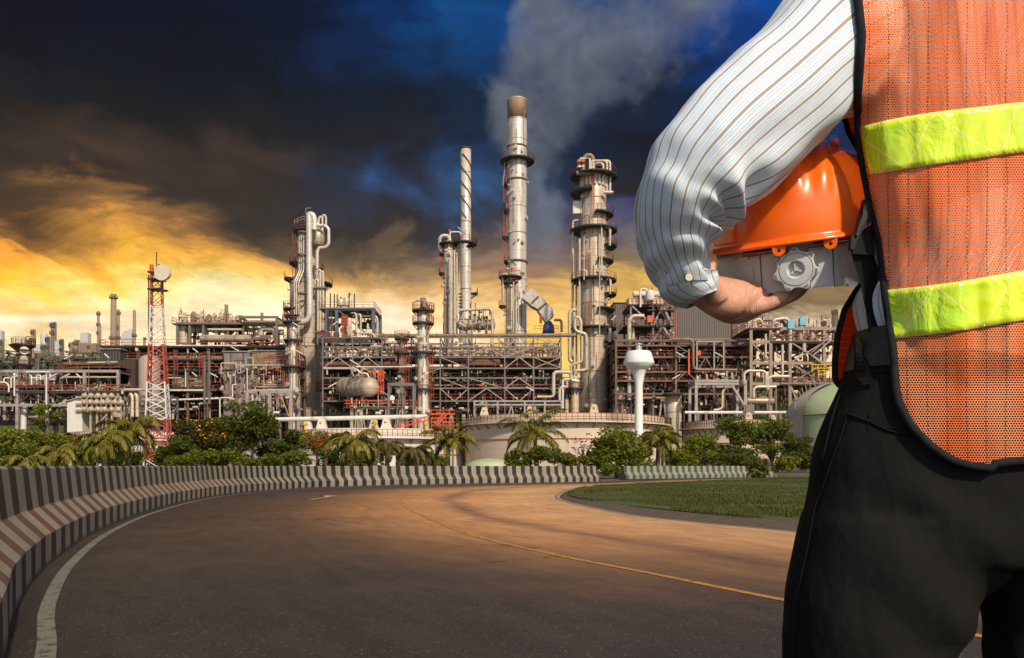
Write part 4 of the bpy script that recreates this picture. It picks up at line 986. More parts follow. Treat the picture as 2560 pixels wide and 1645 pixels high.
frame_part(t, d+2, 3, [1990,2032,2070], [818,838], steell, [], .25, 2, base=zt(855,d)); 
b = MB()
for px in (1972,2000,2030,2062): b.cyl(at(px,852,d+1), at(px,822,d+1), .6, 10, dome=.2)
b.each('pot', clad, t)
small_fill(t, d, 8, 1872, 2080, 790, 822, 130, 101, [clad, whitep, rusty, redr, alu_p]); small_fill(t, d, 8, 1926, 2090, 824, 856, 160, 102, [clad, redr, rusty, alu_p, steell]); small_fill(t, d, 8, 1880, 2090, 860, 1010, 260, 103, [dsteel, redr, tan, alu_p, bsteel]); pipe_fill(t, d, 8, 1880, 2090, 858, 1000, 26, 104, [alu_p, tan, rusty, bsteel], (.12,.36))
pipe(t, d, [(1922,822),(1922,760)], .5, dsteel, 'mast'); MB().rail([at(2030,930,d-1.5), at(2090,930,d-1.5)], 1.4, 1.2, .13).rail([at(2046,946,d-1.5), at(2090,943,d-1.5)], 1.4, 1.2, .13).build('yellow_railing', yell, t)
for lb, px, py in (('lower and left blue peaked hood on the tan pipe structure', 1976, 812), ('higher blue peaked hood on legs on the tan pipe structure', 2006, 803)):
    t = thing('blue_hood', lb, 'hood', at(px,855,d), 'blue hoods'); c = at(px,py,d); b = MB(); s = .62
    b.loft([[c+Vector((x_, y_, z)) for x_, y_ in ((-w_,-.5),(w_,-.5),(w_,.5),(-w_,.5))] for w_, z in ((s,-.8),(s,.45),(.12,1.0))], True, True, False).build('hood', ltblue, t)
    b = MB()
    for x_ in (-.5,.5): b.beam(c+Vector((x_,0,-.8)), Vector((c.x+x_, c.y, zt(855,d))), .14)
    b.each('leg', steelg, t)
t = tower('small_tank', 'small pale upright tank with flat roof under the open braced tower', 'tank', 146, 1684, [(986,20),(1030,20)], m=clad, dome=False, rings=True)
deck_part(t, 143.5, 5, 1662, 1708, 984, grate, None)

# ------------------------------------------------------------------ tanks in front
def tank(name, label, d, px0, px1, y_top, m, rim=1.3, dep=None, lugs=(), posts=(), rail=redr, seg=96, curb=steelg):
    r = (X(px1,d)-X(px0,d))/2; cx = (X(px1,d)+X(px0,d))/2; cy = d+r; z = zt(y_top, d+r*.12)
    t = thing(name, label, 'storage tank', (cx, cy, 0)); c = (cx, cy, 0)
    MB().lathe(c, [(r,0),(r,z-rim)], seg, False).build('shell', m, t)
    MB().lathe(c, [(r+.9,z-rim),(r+1.0,z-rim+.02),(r+1.0,z-rim+.22),(r+.1,z-rim+.24),(r,z-rim+.24),(r,z-.06),(r-.3,z-.06)], seg, False, smooth=False).build('wind_girder', m, t)
    MB().lathe(c, [(.1,z+.30),(r*.6,z+.18),(r-.3,z-.05)], seg, False).build('roof', m, t)
    n = seg*2//3; A = [math.pi+math.pi*k/n for k in range(n+1)]
    MB().rail([(cx+(r+.95)*math.cos(a), cy+(r+.95)*math.sin(a), z-rim+.24) for a in A], 1.05, 1.4, .075).build('handrail', rail, t)
    MB().lathe(c, [(r+.05,z-rim-2.3),(r+.14,z-rim-2.3),(r+.14,z-rim-2.22),(r+.05,z-rim-2.22)], seg, False).build('spray_ring', redr, t)
    b = MB()
    for k in range(0, n+1, 3):
        a = A[k]; e = Vector((math.cos(a), math.sin(a), 0)); b.beam(Vector(c)+e*(r+.02)+Vector((0,0,z-rim-.7)), Vector(c)+e*(r+.8)+Vector((0,0,z-rim)), .14)
    b.build('bracket', curb, t)
    def rimpos(px):
        x = X(px,d); s = max(-.98, min(.98, (x-cx)/r)); return Vector((x, cy-r*math.sqrt(1-s*s)+.8, z-.1))
    for px, hh in lugs:
        p = rimpos(px); b = MB(); h = hh/F*d
        b.loft([[p+Vector((sx*w_, sy*.5, zz)) for sx, sy in ((-1,-1),(1,-1),(1,1),(-1,1))] for w_, zz in ((h*.52,0),(h*.27,h*.92),(h*.16,h))], True, True, False)
        b.cyl(p+Vector((0,-.55,h*.72)), p+Vector((0,-.75,h*.72)), h*.11, 12); b.build('lug', m, t)
    for px, hh in posts:
        p = rimpos(px)+Vector((0,-1.6,-.9)); h = hh/F*d; b = MB().cyl(p, p+Vector((0,0,h)), .13, 8).cyl(p+Vector((0,0,h)), p+Vector((0,0,h+.5)), .3, 10); b.build('foam_pourer', yell, t)
    return t
tank('big_tank', 'largest beige storage tank with a railed rim left of the water tower stem', 112, 1146, 1712, 1034, tankp, 1.35, lugs=((1207,24),(1325,20),(1487,24)))
tank('wide_tank', 'low wide white storage tank with red railing and yellow pourers on its rim', 116, 664, 1150, 1070, tankw, 1.6, lugs=((795,26),(963,26),(932,22),(754,20)), posts=((751,26),(941,26),(1060,26),(1135,26)), rail=redb)
tank('left_tank', 'low pale tank wall with red railings behind the palms at the left', 118, 120, 440, 1078, tankw, 1.4, rail=redb)
tank('low_tank', 'small beige tank with rusty rim half hidden by trees right of the water tower', 122, 1742, 1985, 1050, tankp, 1.3, lugs=((1874,20),(1945,16)))
d = 121
t = thing('white_pipeline', 'straight white pipeline lying above the low wide tank', 'pipeline', (X(900,d), d, 0)); pipe(t, d, [(676,1049),(1068,1041)], 5.4, whitep, seg=14)
b = MB()
for px in (700,800,900,1000,1060): b.beam((X(px,d), d, 0), (X(px,d), d, zt(1052,d)), .4)
b.each('support', steelg, t)
d = 128
t = thing('white_pipeline', 'white pipeline running behind the trees right of the largest tank', 'pipeline', (X(1850,d), d, 0)); pipe(t, d, [(1712,1031),(1990,1031)], 3.6, whitep, seg=12)
b = MB()
for px in (1745,1765,1850,1950): b.beam((X(px,d), d, 0), (X(px,d), d, zt(1034,d)), .4)
b.box(at(1874,1024,d-.6), (1.4,.5,1.6)); b.each('support', steelg, t)
d = 113
t = thing('tank_stair', 'bright orange red railed stair tower at the joint of the two front tanks', 'stair', (X(1112,d), d, 0))
b = MB(); rg = random.Random(8)
for y in (1043,1054,1072): b.rail([at(1078,y,d-1), at(1138,y,d-1), at(1138,y,d+1)], 1.0, .9, .10)
for k in range(9): b.beam(at(1010+k*10,1066-k*2.6,d), at(1020+k*10,1063-k*2.6,d), .16); b.beam(at(1010+k*10,1066-k*2.6,d), at(1012+k*10,1056-k*2.4,d), .1)
b.beam(at(985,1072,d), at(1102,1040,d), .12); b.beam(at(985,1066,d), at(1100,1030,d), .1)
for k in range(7): px = 1080+k*9; b.beam((X(px,d), d-.6, zt(1085,d)), (X(px,d), d-.6, zt(1030+rg.random()*14,d)), .14)
b.beam(at(1088,1060,d-1), at(1112,1032,d-1), .2).beam(at(1092,1064,d-1), at(1116,1036,d-1), .2)
b.build('railing', redb, t); MB().box(at(1110,1075,d+.3), (3.6,1.6,.2)).box(at(1110,1056,d+.3), (3.0,1.6,.2)).each('landing', steell, t)
MB().beam((X(1090,d), d, 0), (X(1090,d), d, zt(1056,d)), .3).beam((X(1132,d), d, 0), (X(1132,d), d, zt(1056,d)), .3).each('post', steelg, t)

d = 96
x = X(1597, d); t = thing('water_tower', 'white mushroom shaped water tower standing in front of the works', 'water tower', (x, d, 0))
wt = mat('water_tower_paint', (.80,.82,.80), .45, 0, .06, .15, (.62,.60,.56), streak=True)
k = 1/F*d
MB().lathe((x,d,0), [(13.2*k,0),(10.2*k,zt(1062,d)),(9.8*k,zt(962,d)),(13*k,zt(945,d)),(17.5*k,zt(928,d)),(20*k,zt(925,d))], 40, False).build('stem', wt, t)
MB().lathe((x,d,0), [(16*k,zt(926,d)),(20*k,zt(924.5,d)),(37.5*k,zt(911,d)),(38.5*k,zt(907,d)),(31*k,zt(882,d)),(28*k,zt(879,d)),(9*k,zt(876,d)),(8.5*k,zt(875,d))], 44, False).build('tank', wt, t)
MB().lathe((x,d,0), [(8.8*k,zt(876,d)),(6*k,zt(870,d)),(3.6*k,zt(865,d)),(3.4*k,zt(863,d)),(.05,zt(863,d))], 24, False).build('cap', wt, t)
MB().cyl((x,d,zt(863,d)), (x,d,zt(859,d)), .12, 8).cyl((x,d,zt(861,d)), (x,d,zt(859.4,d)), .2, 10, dome=.15).build('beacon', steell, t)
MB().rail([(x+9*k*math.cos(a), d+9*k*math.sin(a), zt(876.5,d)) for a in [6.283*q/10 for q in range(10)]], .75, 1, .05, True).build('handrail', wt, t)
# dome roofed pale green tank
d = 92
c = Vector((X(2150,d+14), d+14, 0)); r = 17*.515/1.0; 
t = thing('green_tank', 'pale green dome roofed tank behind the worker', 'storage tank', c)
gt = mat('pale_green_paint', (.40,.47,.27), .5, 0, .10, .12, (.20,.26,.14), streak=True)
rr = (X(2150,d+14)-X(1972,d+14)); zs = zt(1030,d+4); ztop = zt(945,d+10)
MB().lathe(c, [(rr,0),(rr,zs)], 72, False).build('shell', gt, t)
MB().lathe(c, [(rr*math.cos(a), zs+(ztop-zs)*math.sin(a)) for a in [k*math.pi/2/14 for k in range(15)]], 72, False).build('dome', gt, t)
b = MB()
for zz in (zs, zs-4.1): b.lathe(c, [(rr,zz-.05),(rr+.16,zz-.05),(rr+.16,zz+.06),(rr,zz+.06)], 72, False)
b.build('spray_ring', redr, t)
b = MB(); A = [R(176), R(184)]
P_ = [(rr+.45,0),(rr+.45,zs+.2)]+[((rr+.4)*math.cos(a), zs+.3+(ztop-zs)*math.sin(a)) for a in [k*.1 for k in range(1,12)]]
for (ra,za),(rb,zb) in zip(P_, P_[1:]):
    b.add([(c.x+q*math.cos(a), c.y+q*math.sin(a), z) for q, z in ((ra,za),(rb,zb)) for a in (R(188),R(204))], [(0,1,3,2)])
b.build('stair_strip', mat('stair_strip', (.42,.36,.30), .7, 0, .2, 1.5), t)
b = MB()
for k in range(1,12): a = k*.1; p = Vector((c.x+(rr+.5)*math.cos(a)*math.cos(R(196)), c.y+(rr+.5)*math.cos(a)*math.sin(R(196)), zs+.4+(ztop-zs)*math.sin(a))); b.beam(p, p+Vector((-.3,-.3,.9)), .09)
b.build('handrail', steell, t)

# ------------------------------------------------------------------ lattice radio mast with dish
d = 88
t = thing('radio_mast', 'red and white banded lattice radio mast with a round dish at its top', 'radio mast', (X(395,d), d, 0))
bands = [(1165,1146,'w'),(1146,1047,'r'),(1047,956,'w'),(956,862,'r'),(862,766,'w'),(766,668,'r')]
def mast_c(py):
    tt = (1165-py)/(1165-668); cxp = 396.5+(391.5-396.5)*tt; hw = 32.5*(1-tt)**1.0+13.5*tt; hw = 33-19*min(1,tt*1.25) if tt < .8 else 14
    return cxp, hw/F*d
mrw, mrr = mat('mast_white', (.66,.62,.58), .5), mat('mast_red', (.42,.085,.05), .5, 0, .25)
def corner(py, k):
    cxp, hw = mast_c(py); sx, sy = ((-1,-1),(1,-1),(1,1),(-1,1))[k % 4]; ca, sa = math.cos(.22), math.sin(.22)
    return Vector((X(cxp,d)+hw*(sx*ca-sy*sa)*.88, d+hw*(sx*sa+sy*ca)*.88, max(0, zt(py,d) if py < 1165 else 0)))
for y0, y1, cc in bands:
    b = MB(); n = max(1, round((y0-y1)/24)); w_ = .105 if y0 > 860 else .07
    for k in range(4):
        b.beam(corner(y0,k), corner(y1,k), w_*1.25)
        for i in range(n):
            ya, yb = y0+(y1-y0)*i/n, y0+(y1-y0)*(i+1)/n
            b.beam(corner(ya,k), corner(yb,k+1), w_*.75); b.beam(corner(ya,k+1), corner(yb,k), w_*.75)
            if i % 2 == 0: b.beam(corner(ya,k), corner(ya,k+1), w_*.8)
    b.build('white_section' if cc == 'w' else 'red_section', mrw if cc == 'w' else mrr, t)
b = MB(); 
for yy in (725, 700, 683): b.box((X(392,d), d, zt(yy,d)), (1.5, 1.5, .12))
b.box((X(408,d), d-.3, zt(728,d)), (1.2,.7,.1)).each('platform', dsteel, t)
MB().ladder(X(379,d), d-.4, 0, zt(690,d), .35, .05, cage=False).tube([(X(376,d), d-.5, 0), (X(377,d), d-.5, zt(690,d))], .07, 6).each('ladder', dsteel, t)
MB().cyl((X(383,d), d-.4, zt(686,d)), (X(383,d), d-.4, zt(664,d)), .22, 10).build('antenna', redb, t)
MB().cyl((X(391.5,d), d, zt(680,d)), (X(391.5,d), d, zt(630,d)), .06, 6).cyl((X(397,d), d, zt(672,d)), (X(397,d), d, zt(660,d)), .1, 6).build('spire', dsteel, t)
ct = at(409,683,d-1.2); e = Vector((-.12,-1,.04)).normalized(); rd = 20/F*d
b = MB().cyl(ct, ct+e*.35, rd, 36).cyl(ct-e*.5, ct, rd*.7, 28, rd); b.build('dish', mat('dish_cover', (.62,.56,.46), .6), t)
MB().tube([ct-e*.3, Vector((X(396,d), d, zt(684,d)))], .12, 6).beam(at(405,705,d-.8), at(405,728,d-.6), .08).beam(at(408,688,d-.8), at(408,728,d-.6), .06).build('dish_bracket', steelg, t)

# ------------------------------------------------------------------ far plant and skyline
far = mat('far_stack', (.27,.20,.14), .8, 0, .15, .05, (.18,.12,.08)); fard = mat('far_steel', (.13,.12,.10), .8, 0, .3, .1)
def far_stack(lb, d, px, y0, hw, deck=(), m=far, nm='far_chimney', cat='chimney', grp=None, taper=1.0, crown=False):
    x = X(px,d); zb = hz(x,d)-1; t = thing(nm, lb, cat, (x, d, zb), grp); k = d/F
    MB().lathe((x,d,0), [(hw*taper*k, zb),(hw*k, zt(y0,d)),(hw*.8*k, zt(y0,d)),(hw*.8*k, zt(y0,d)-1)], 18, False).build('shaft', m, t)
    if deck:
        b = MB()
        for y in deck: b.lathe((x,d,0), [(hw*k, zt(y,d)),(hw*1.6*k, zt(y,d)),(hw*1.6*k, zt(y,d)+.35),(hw*k, zt(y,d)+.35)], 18, False); b.rail([(x+hw*1.6*k*math.cos(a), d+hw*1.6*k*math.sin(a), zt(y,d)+.3) for a in [q*.785 for q in range(8)]], 1.3, 9, .16, True)
        b.build('platform', fard, t)
    if crown:
        b = MB(); rg = random.Random(int(px))
        for q in range(9): a = rg.uniform(0,6.28); b.beam((x+hw*k*math.cos(a), d+hw*k*math.sin(a), zt(y0+8,d)), (x+hw*k*1.1*math.cos(a), d+hw*k*1.1*math.sin(a), zt(y0-3-rg.random()*4,d)), .35)
        b.tube([(x+hw*k*.3,d,zt(y0,d)), (x+hw*k*.3,d,zt(y0-5,d)), (x+hw*k*1.8,d,zt(y0-5,d)), (x+hw*k*1.8,d,zt(y0+40,d))], .5, 6, 1); b.build('head_piping', m, t)
    return t
far_stack('tallest of the distant brown chimneys with a dark ring near its foot', 500, 284, 735, 6.6, (746,848), grp='distant chimneys', taper=1.25)
far_stack('brown chimney close behind the tallest distant one', 520, 296, 774, 3.6, (786,848), grp='distant chimneys', taper=1.1)
far_stack('ringed distant chimney left of the tallest one', 505, 246, 778, 3.2, (788,815,836), grp='distant chimneys')
far_stack('shorter stack leaning close to the ringed distant chimney', 500, 250.5, 814, 2.8, (), grp='distant chimneys')
far_stack('plain distant chimney between the tallest one and the radio mast', 500, 336, 776, 3.8, (842,), grp='distant chimneys')
far_stack('small stubby distant stack just left of the radio mast', 510, 362, 845, 2.6, (850,), grp='distant chimneys')
for lb, px, y0, hw, dd in (('tall dark distant column with a piped head', 131.5, 812, 4.4, 420), ('hazy distant column with curled pipe right of the small railed head', 82, 830, 3.4, 420), ('short dark distant column between the two taller ones', 118, 848, 3.2, 430),
        ('thin distant column right of the tall dark one', 153, 854, 3.0, 440), ('distant twin pale column by the far pipe rack', 177, 862, 3.4, 440), ('broad pale distant column by the far pipe rack', 190, 856, 4.6, 430), ('small low distant dark column left of the tall dark one', 107, 868, 3.2, 440), ('dark distant column at the left edge', 2, 856, 3.2, 420), ('fat dark distant vessel beside the hazy column', 73, 852, 5, 425), ('squat distant stack near the far low roof', 222, 866, 2.6, 430)):
    far_stack(lb, dd, px, y0, hw, (y0+6,y0+24), fard if 'dark' in lb else far, 'far_column', 'column', 'distant columns', crown=True)
d = 410
zb = hz(X(110,d), d)
t = thing('far_rack', 'hazy distant rack of pipes and steel at the foot of the far columns', 'pipe rack', (X(110,d), d, zb))
b = MB(); rg = random.Random(17)
for k in range(220):
    px = rg.uniform(-30,250); y0 = rg.uniform(872,912); x = X(px,d+rg.uniform(0,40)); z = zt(y0,d)
    if k % 3: b.beam((x, d+rg.uniform(0,30), z), (x+rg.uniform(2,14), d+rg.uniform(0,30), z), rg.uniform(.3,.9))
    else: b.beam((x, d+rg.uniform(0,30), zb-2), (x, d+rg.uniform(0,30), z), rg.uniform(.4,1.2))
for k in range(16): px = rg.uniform(-20,240); b.box((X(px,d+20), d+20, zt(rg.uniform(885,905),d)), (rg.uniform(3,9), 5, rg.uniform(2,6)))
b.build('frame', fard, t)
b = MB().box((X(218,d+30), d+30, zt(872,d+30)), (14,8,5)); b.build('roof', far, t)
d = 430
for lb, px, y0, hw in (('tall dark stack rising through the smoke at the right beside the worker', 2085, 780, 4.6), ('short stack behind the smoke left of the dark right hand stack', 2058, 808, 3.6)):
    far_stack(lb, d, px, y0, hw, (y0+5,), fard, 'far_chimney', 'chimney', 'distant chimneys on the right', crown=True)
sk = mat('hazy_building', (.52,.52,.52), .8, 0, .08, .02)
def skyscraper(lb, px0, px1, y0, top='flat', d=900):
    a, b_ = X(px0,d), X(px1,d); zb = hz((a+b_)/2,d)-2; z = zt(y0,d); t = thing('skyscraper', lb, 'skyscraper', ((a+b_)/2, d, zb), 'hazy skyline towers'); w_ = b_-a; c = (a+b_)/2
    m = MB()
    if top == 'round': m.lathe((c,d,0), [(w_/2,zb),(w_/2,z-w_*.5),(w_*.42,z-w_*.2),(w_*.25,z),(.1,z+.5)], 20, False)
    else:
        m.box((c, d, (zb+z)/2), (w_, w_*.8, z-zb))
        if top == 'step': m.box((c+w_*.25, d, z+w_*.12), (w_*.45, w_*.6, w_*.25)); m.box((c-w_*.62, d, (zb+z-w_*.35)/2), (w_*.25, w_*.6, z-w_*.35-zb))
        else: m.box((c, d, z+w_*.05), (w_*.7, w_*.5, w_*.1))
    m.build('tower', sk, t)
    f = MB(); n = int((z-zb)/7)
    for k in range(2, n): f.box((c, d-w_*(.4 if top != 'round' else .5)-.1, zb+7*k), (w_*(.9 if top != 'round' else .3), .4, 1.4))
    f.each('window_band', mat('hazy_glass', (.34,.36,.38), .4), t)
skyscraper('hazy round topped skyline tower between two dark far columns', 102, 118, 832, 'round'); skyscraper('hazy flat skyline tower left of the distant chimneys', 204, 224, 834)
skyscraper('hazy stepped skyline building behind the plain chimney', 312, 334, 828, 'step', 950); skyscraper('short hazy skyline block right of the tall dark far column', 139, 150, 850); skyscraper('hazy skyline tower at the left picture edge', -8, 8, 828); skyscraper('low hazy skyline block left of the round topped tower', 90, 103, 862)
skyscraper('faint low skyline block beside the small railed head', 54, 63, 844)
# belt of scrub on the rise behind the left works
rng = np.random.default_rng(9); sp = []
while len(sp) < 16000:
    x = rng.uniform(-150, 190); y = rng.uniform(285, 410); sp.append((x, y, hz(x, y)))
grass_field('scrub', sp, 4.2, 1.3, leaf_mat('scrub_leaves', (.02,.035,.006), (.10,.14,.02), .7, .2, .05), 'belt of green scrub covering the rise behind the works')['kind'] = 'stuff'
bpy.data.objects['scrub']['category'] = 'scrub'
# ------------------------------------------------------------------ striped concrete barriers
def barrier_mat(name, dark, white, slope_dark):
    m, n, b = new_mat(name); P = n.add('ShaderNodeTexCoord').outputs['Object']; uv = n.add('ShaderNodeUVMap').outputs[0]; u, v, _ = n.sep(uv)
    wob = n.m('MULTIPLY', n.m('SUBTRACT', n.noise(P, 7, 4), .5), .05)
    f = n.m('FRACT', n.m('ADD', v, wob)); stripe = n.m('LESS_THAN', f, .47)
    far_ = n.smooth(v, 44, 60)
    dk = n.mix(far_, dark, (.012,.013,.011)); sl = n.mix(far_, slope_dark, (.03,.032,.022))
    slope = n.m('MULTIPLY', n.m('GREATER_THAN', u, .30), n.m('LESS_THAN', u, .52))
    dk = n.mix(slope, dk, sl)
    wh = n.mix(n.noise(P, 1.6, 6), tuple(q*.82 for q in white), tuple(q*1.12 for q in white))
    wh = n.mix(n.m('MULTIPLY', n.smooth(n.noise(n.scale(P, (3,3,.5)), 3, 7, .7), .52, .74), .55), wh, (.13,.105,.075))
    c = n.mix(stripe, wh, dk)
    chips = n.smooth(n.noise(P, 3.2, 8, .68), .645, .675); edge = n.smooth(n.m('ABSOLUTE', n.m('SUBTRACT', u, .40)), .22, .05)
    c = n.mix(n.m('MULTIPLY', chips, edge), c, (.15,.135,.11))
    pits = n.smooth(n.noise(P, 34, 3, .6), .70, .74); c = n.mix(pits, c, (.03,.028,.024))
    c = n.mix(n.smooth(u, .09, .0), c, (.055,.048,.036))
    n.l.new(n.mix(1.0, c, n.ramp(n.noise(P, 1.1, 6), [(.3, .8), (.7, 1.15)]), 'MULTIPLY'), b.inputs['Base Color'])
    b.inputs['Roughness'].default_value = .75
    bn = n.add('ShaderNodeBump'); bn.inputs['Strength'].default_value = .5; bn.inputs['Distance'].default_value = .01
    n.l.new(n.m('SUBTRACT', n.noise(P, 22, 6), n.m('MULTIPLY', n.m('MULTIPLY', chips, edge), .8)), bn.inputs['Height']); n.l.new(bn.outputs[0], b.inputs['Normal'])
    return m
PROF = [(0,0,.0),(0,.27,.31),(.012,.285,.325),(.175,.455,.50),(.185,.47,.52),(.225,.835,.93),(.245,.86,.96),(.40,.86,1.06),(.42,.835,1.08),(.46,.47,1.4),(.63,.28,1.6),(.63,0,2.0)]
def barrier(name, label, path, m, pitch):
    p = np.array(path); t = np.gradient(p, axis=0); t /= np.linalg.norm(t, axis=1)[:,None]; nl = np.stack([-t[:,1], t[:,0]], 1)
    s = np.concatenate([[0], np.cumsum(np.linalg.norm(np.diff(p, axis=0), axis=1))])
    k = 1/np.array([pitch(q) for q in s]); v = np.concatenate([[0], np.cumsum((k[1:]+k[:-1])/2*np.diff(s))])
    mb = MB(); vs = []; uv = []
    for i in range(len(p)):
        for o, z, u in PROF:
            jit = .006*noise.noise((p[i][0]*2, p[i][1]*2, z*4)); vs.append((p[i][0]+nl[i][0]*(o+jit), p[i][1]+nl[i][1]*(o+jit), z+(jit if z > .1 else 0))); uv.append((u, v[i]))
    n = len(PROF); mb.add(vs, [(i*n+j, (i+1)*n+j, (i+1)*n+j+1, i*n+j+1) for i in range(len(p)-1) for j in range(n-1)], False, uv)
    mb.add([vs[j] for j in range(n)], [tuple(range(n))]); mb.add([vs[(len(p)-1)*n+j] for j in range(n)], [tuple(range(n))[::-1]])
    o = mb.build(name, m); return tag(o, label, 'barrier')
dense = spline(LE, 1400); je = next(i for i in range(1400) if dense[i][1] > 42.2)
barrier('concrete_barrier', 'long curved concrete barrier with brown, black and white stripes along the outer road edge', dense[:je],
        barrier_mat('barrier_paint', (.030,.018,.012), (.265,.23,.175), (.125,.062,.037)), lambda s: max(.50, .76-.010*max(0, s-9)))
b2 = spline([(7.2,50.3),(10.5,52.9),(15,56.2),(19.9,59.9)], 220)
barrier('concrete_barrier', 'short faded green grey striped barrier beyond the tree in the gap', b2, barrier_mat('faded_barrier_paint', (.055,.065,.05), (.24,.26,.20), (.09,.10,.07)), lambda s: .62)

# ------------------------------------------------------------------ trees, palms and bushes
bark = mat('bark', (.075,.055,.04), .9, 0, .4, 2.5, bump=.8, bscale=9)
palm_bark = mat('palm_bark', (.13,.10,.07), .9, 0, .4, 2.0, bump=.8, bscale=7)
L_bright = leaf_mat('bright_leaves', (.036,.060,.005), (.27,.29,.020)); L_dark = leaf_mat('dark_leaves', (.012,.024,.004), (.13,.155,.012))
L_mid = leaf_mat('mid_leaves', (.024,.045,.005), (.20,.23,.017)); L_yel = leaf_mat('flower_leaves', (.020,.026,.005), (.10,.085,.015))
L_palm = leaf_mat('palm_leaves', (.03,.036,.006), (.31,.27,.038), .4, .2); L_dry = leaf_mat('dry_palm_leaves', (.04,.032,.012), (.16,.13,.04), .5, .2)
F_yel = mat('yellow_flowers', (.75,.36,.02), .6, 0, .3, 2); F_red = mat('red_flowers', (.70,.05,.03), .6, 0, .3, 2); F_org = mat('orange_flowers', (.55,.17,.05), .6, 0, .3, 2)
def quads(name, V, m, parent):
    n = len(V)//4; me = bpy.data.meshes.new(name); off = np.array(parent_world(parent)) if parent else 0
    me.vertices.add(4*n); me.vertices.foreach_set('co', (V-off).astype(np.float32).ravel())
    me.loops.add(4*n); me.loops.foreach_set('vertex_index', np.arange(4*n, dtype=np.int32))
    me.polygons.add(n); me.polygons.foreach_set('loop_start', np.arange(0, 4*n, 4, dtype=np.int32))
    me.update(calc_edges=True); me.materials.append(m)
    o = bpy.data.objects.new(name, me); col.objects.link(o); o.parent = parent; return o
def leaf_cloud(rg, cents, rads, n, size, flat=.6):
    """n leaf quads spread through clumps, denser near each clump's surface."""
    w = np.array([r[0]*r[1]*r[2] for r in rads])**.67; w /= w.sum()
    k = rg.choice(len(cents), n, p=w); u = rg.normal(size=(n,3)); u /= np.linalg.norm(u, axis=1)[:,None]
    rad = rg.uniform(.35, 1.08, n)**.6; c = np.array(cents)[k] + u*np.array(rads)[k]*rad[:,None]
    a = rg.normal(size=(n,3)); a[:,2] *= flat; a /= np.linalg.norm(a, axis=1)[:,None]
    b = np.cross(a, rg.normal(size=(n,3))); b /= np.linalg.norm(b, axis=1)[:,None]
    s = size*rg.uniform(.6, 1.35, n)[:,None]
    return np.stack([c-a*s, c+b*s*.42, c+a*s, c-b*s*.42], 1).reshape(-1,3)
def tree(name, label, d, px, y_top, y_bot, w_px, m, n=2600, leaf=.17, seed=1, clumps=16, trunk=True, flowers=None, cat='tree', fill=.5, tx=None, group=None, sparse=1.0, zb=0.0):
    """Crown between rows y_top and y_bot, w_px wide, at depth d; trunk down to the ground."""
    rg = np.random.default_rng(seed); k = d/F; cx, zt_, zl = X(px,d), zt(y_top,d), max(.25, zt(y_bot,d)); W = w_px*k/2; Hh = (zt_-zl)/2; zc = (zt_+zl)/2
    bx = X(tx if tx else px, d); root = thing(name, label, cat, (bx, d, zb), group)
    cents, rads = [], []
    for i in range(clumps):
        while True:
            u = rg.uniform(-1,1,3)
            if (u**2).sum() < 1 and (u**2).sum() > .12: break
        s = rg.uniform(.26,.46)*sparse
        cents.append((cx+u[0]*W*(1-s*.6), d+u[1]*W*.8*(1-s*.5), zc+u[2]*Hh*(1-s*.5))); rads.append((W*s, W*s, max(.25, min(Hh*.55, W*s*.62))))
    V = leaf_cloud(rg, cents, rads, n, leaf)
    quads('crown', V, m, root)
    if flowers is not None:
        fm, fn, fs = flowers; up = [(c[0], c[1], c[2]+r[2]*.55) for c, r in zip(cents, rads)]
        quads('blossom', leaf_cloud(rg, up, [(r[0]*.95, r[1]*.95, r[2]*.6) for r in rads], fn, fs), fm, root)
    if trunk:
        b = MB(); h0 = zl+Hh*.15; r0 = max(.07, min(.22, W*.07)); base = Vector((bx,d,zb-.1)); fork = Vector((bx*.6+cx*.4, d, max(.5, h0)))
        mid = base.lerp(fork,.5)+Vector((rg.uniform(-.15,.15),0,0))
        b.tube([base, mid, fork], r0, 7, rs=[r0*1.25, r0*.95, r0*.8])
        for c in cents[:int(clumps*.75)]:
            c = Vector(c); q = fork.lerp(c,.5)+Vector((rg.uniform(-.2,.2), rg.uniform(-.2,.2), rg.uniform(-.1,.35)*Hh)); st = base.lerp(fork, rg.uniform(.7,1))
            b.tube([st, q, c], r0*.4, 5, rs=[r0*.55, r0*.3, r0*.08])
        b.build('trunk', bark, root)
    return root
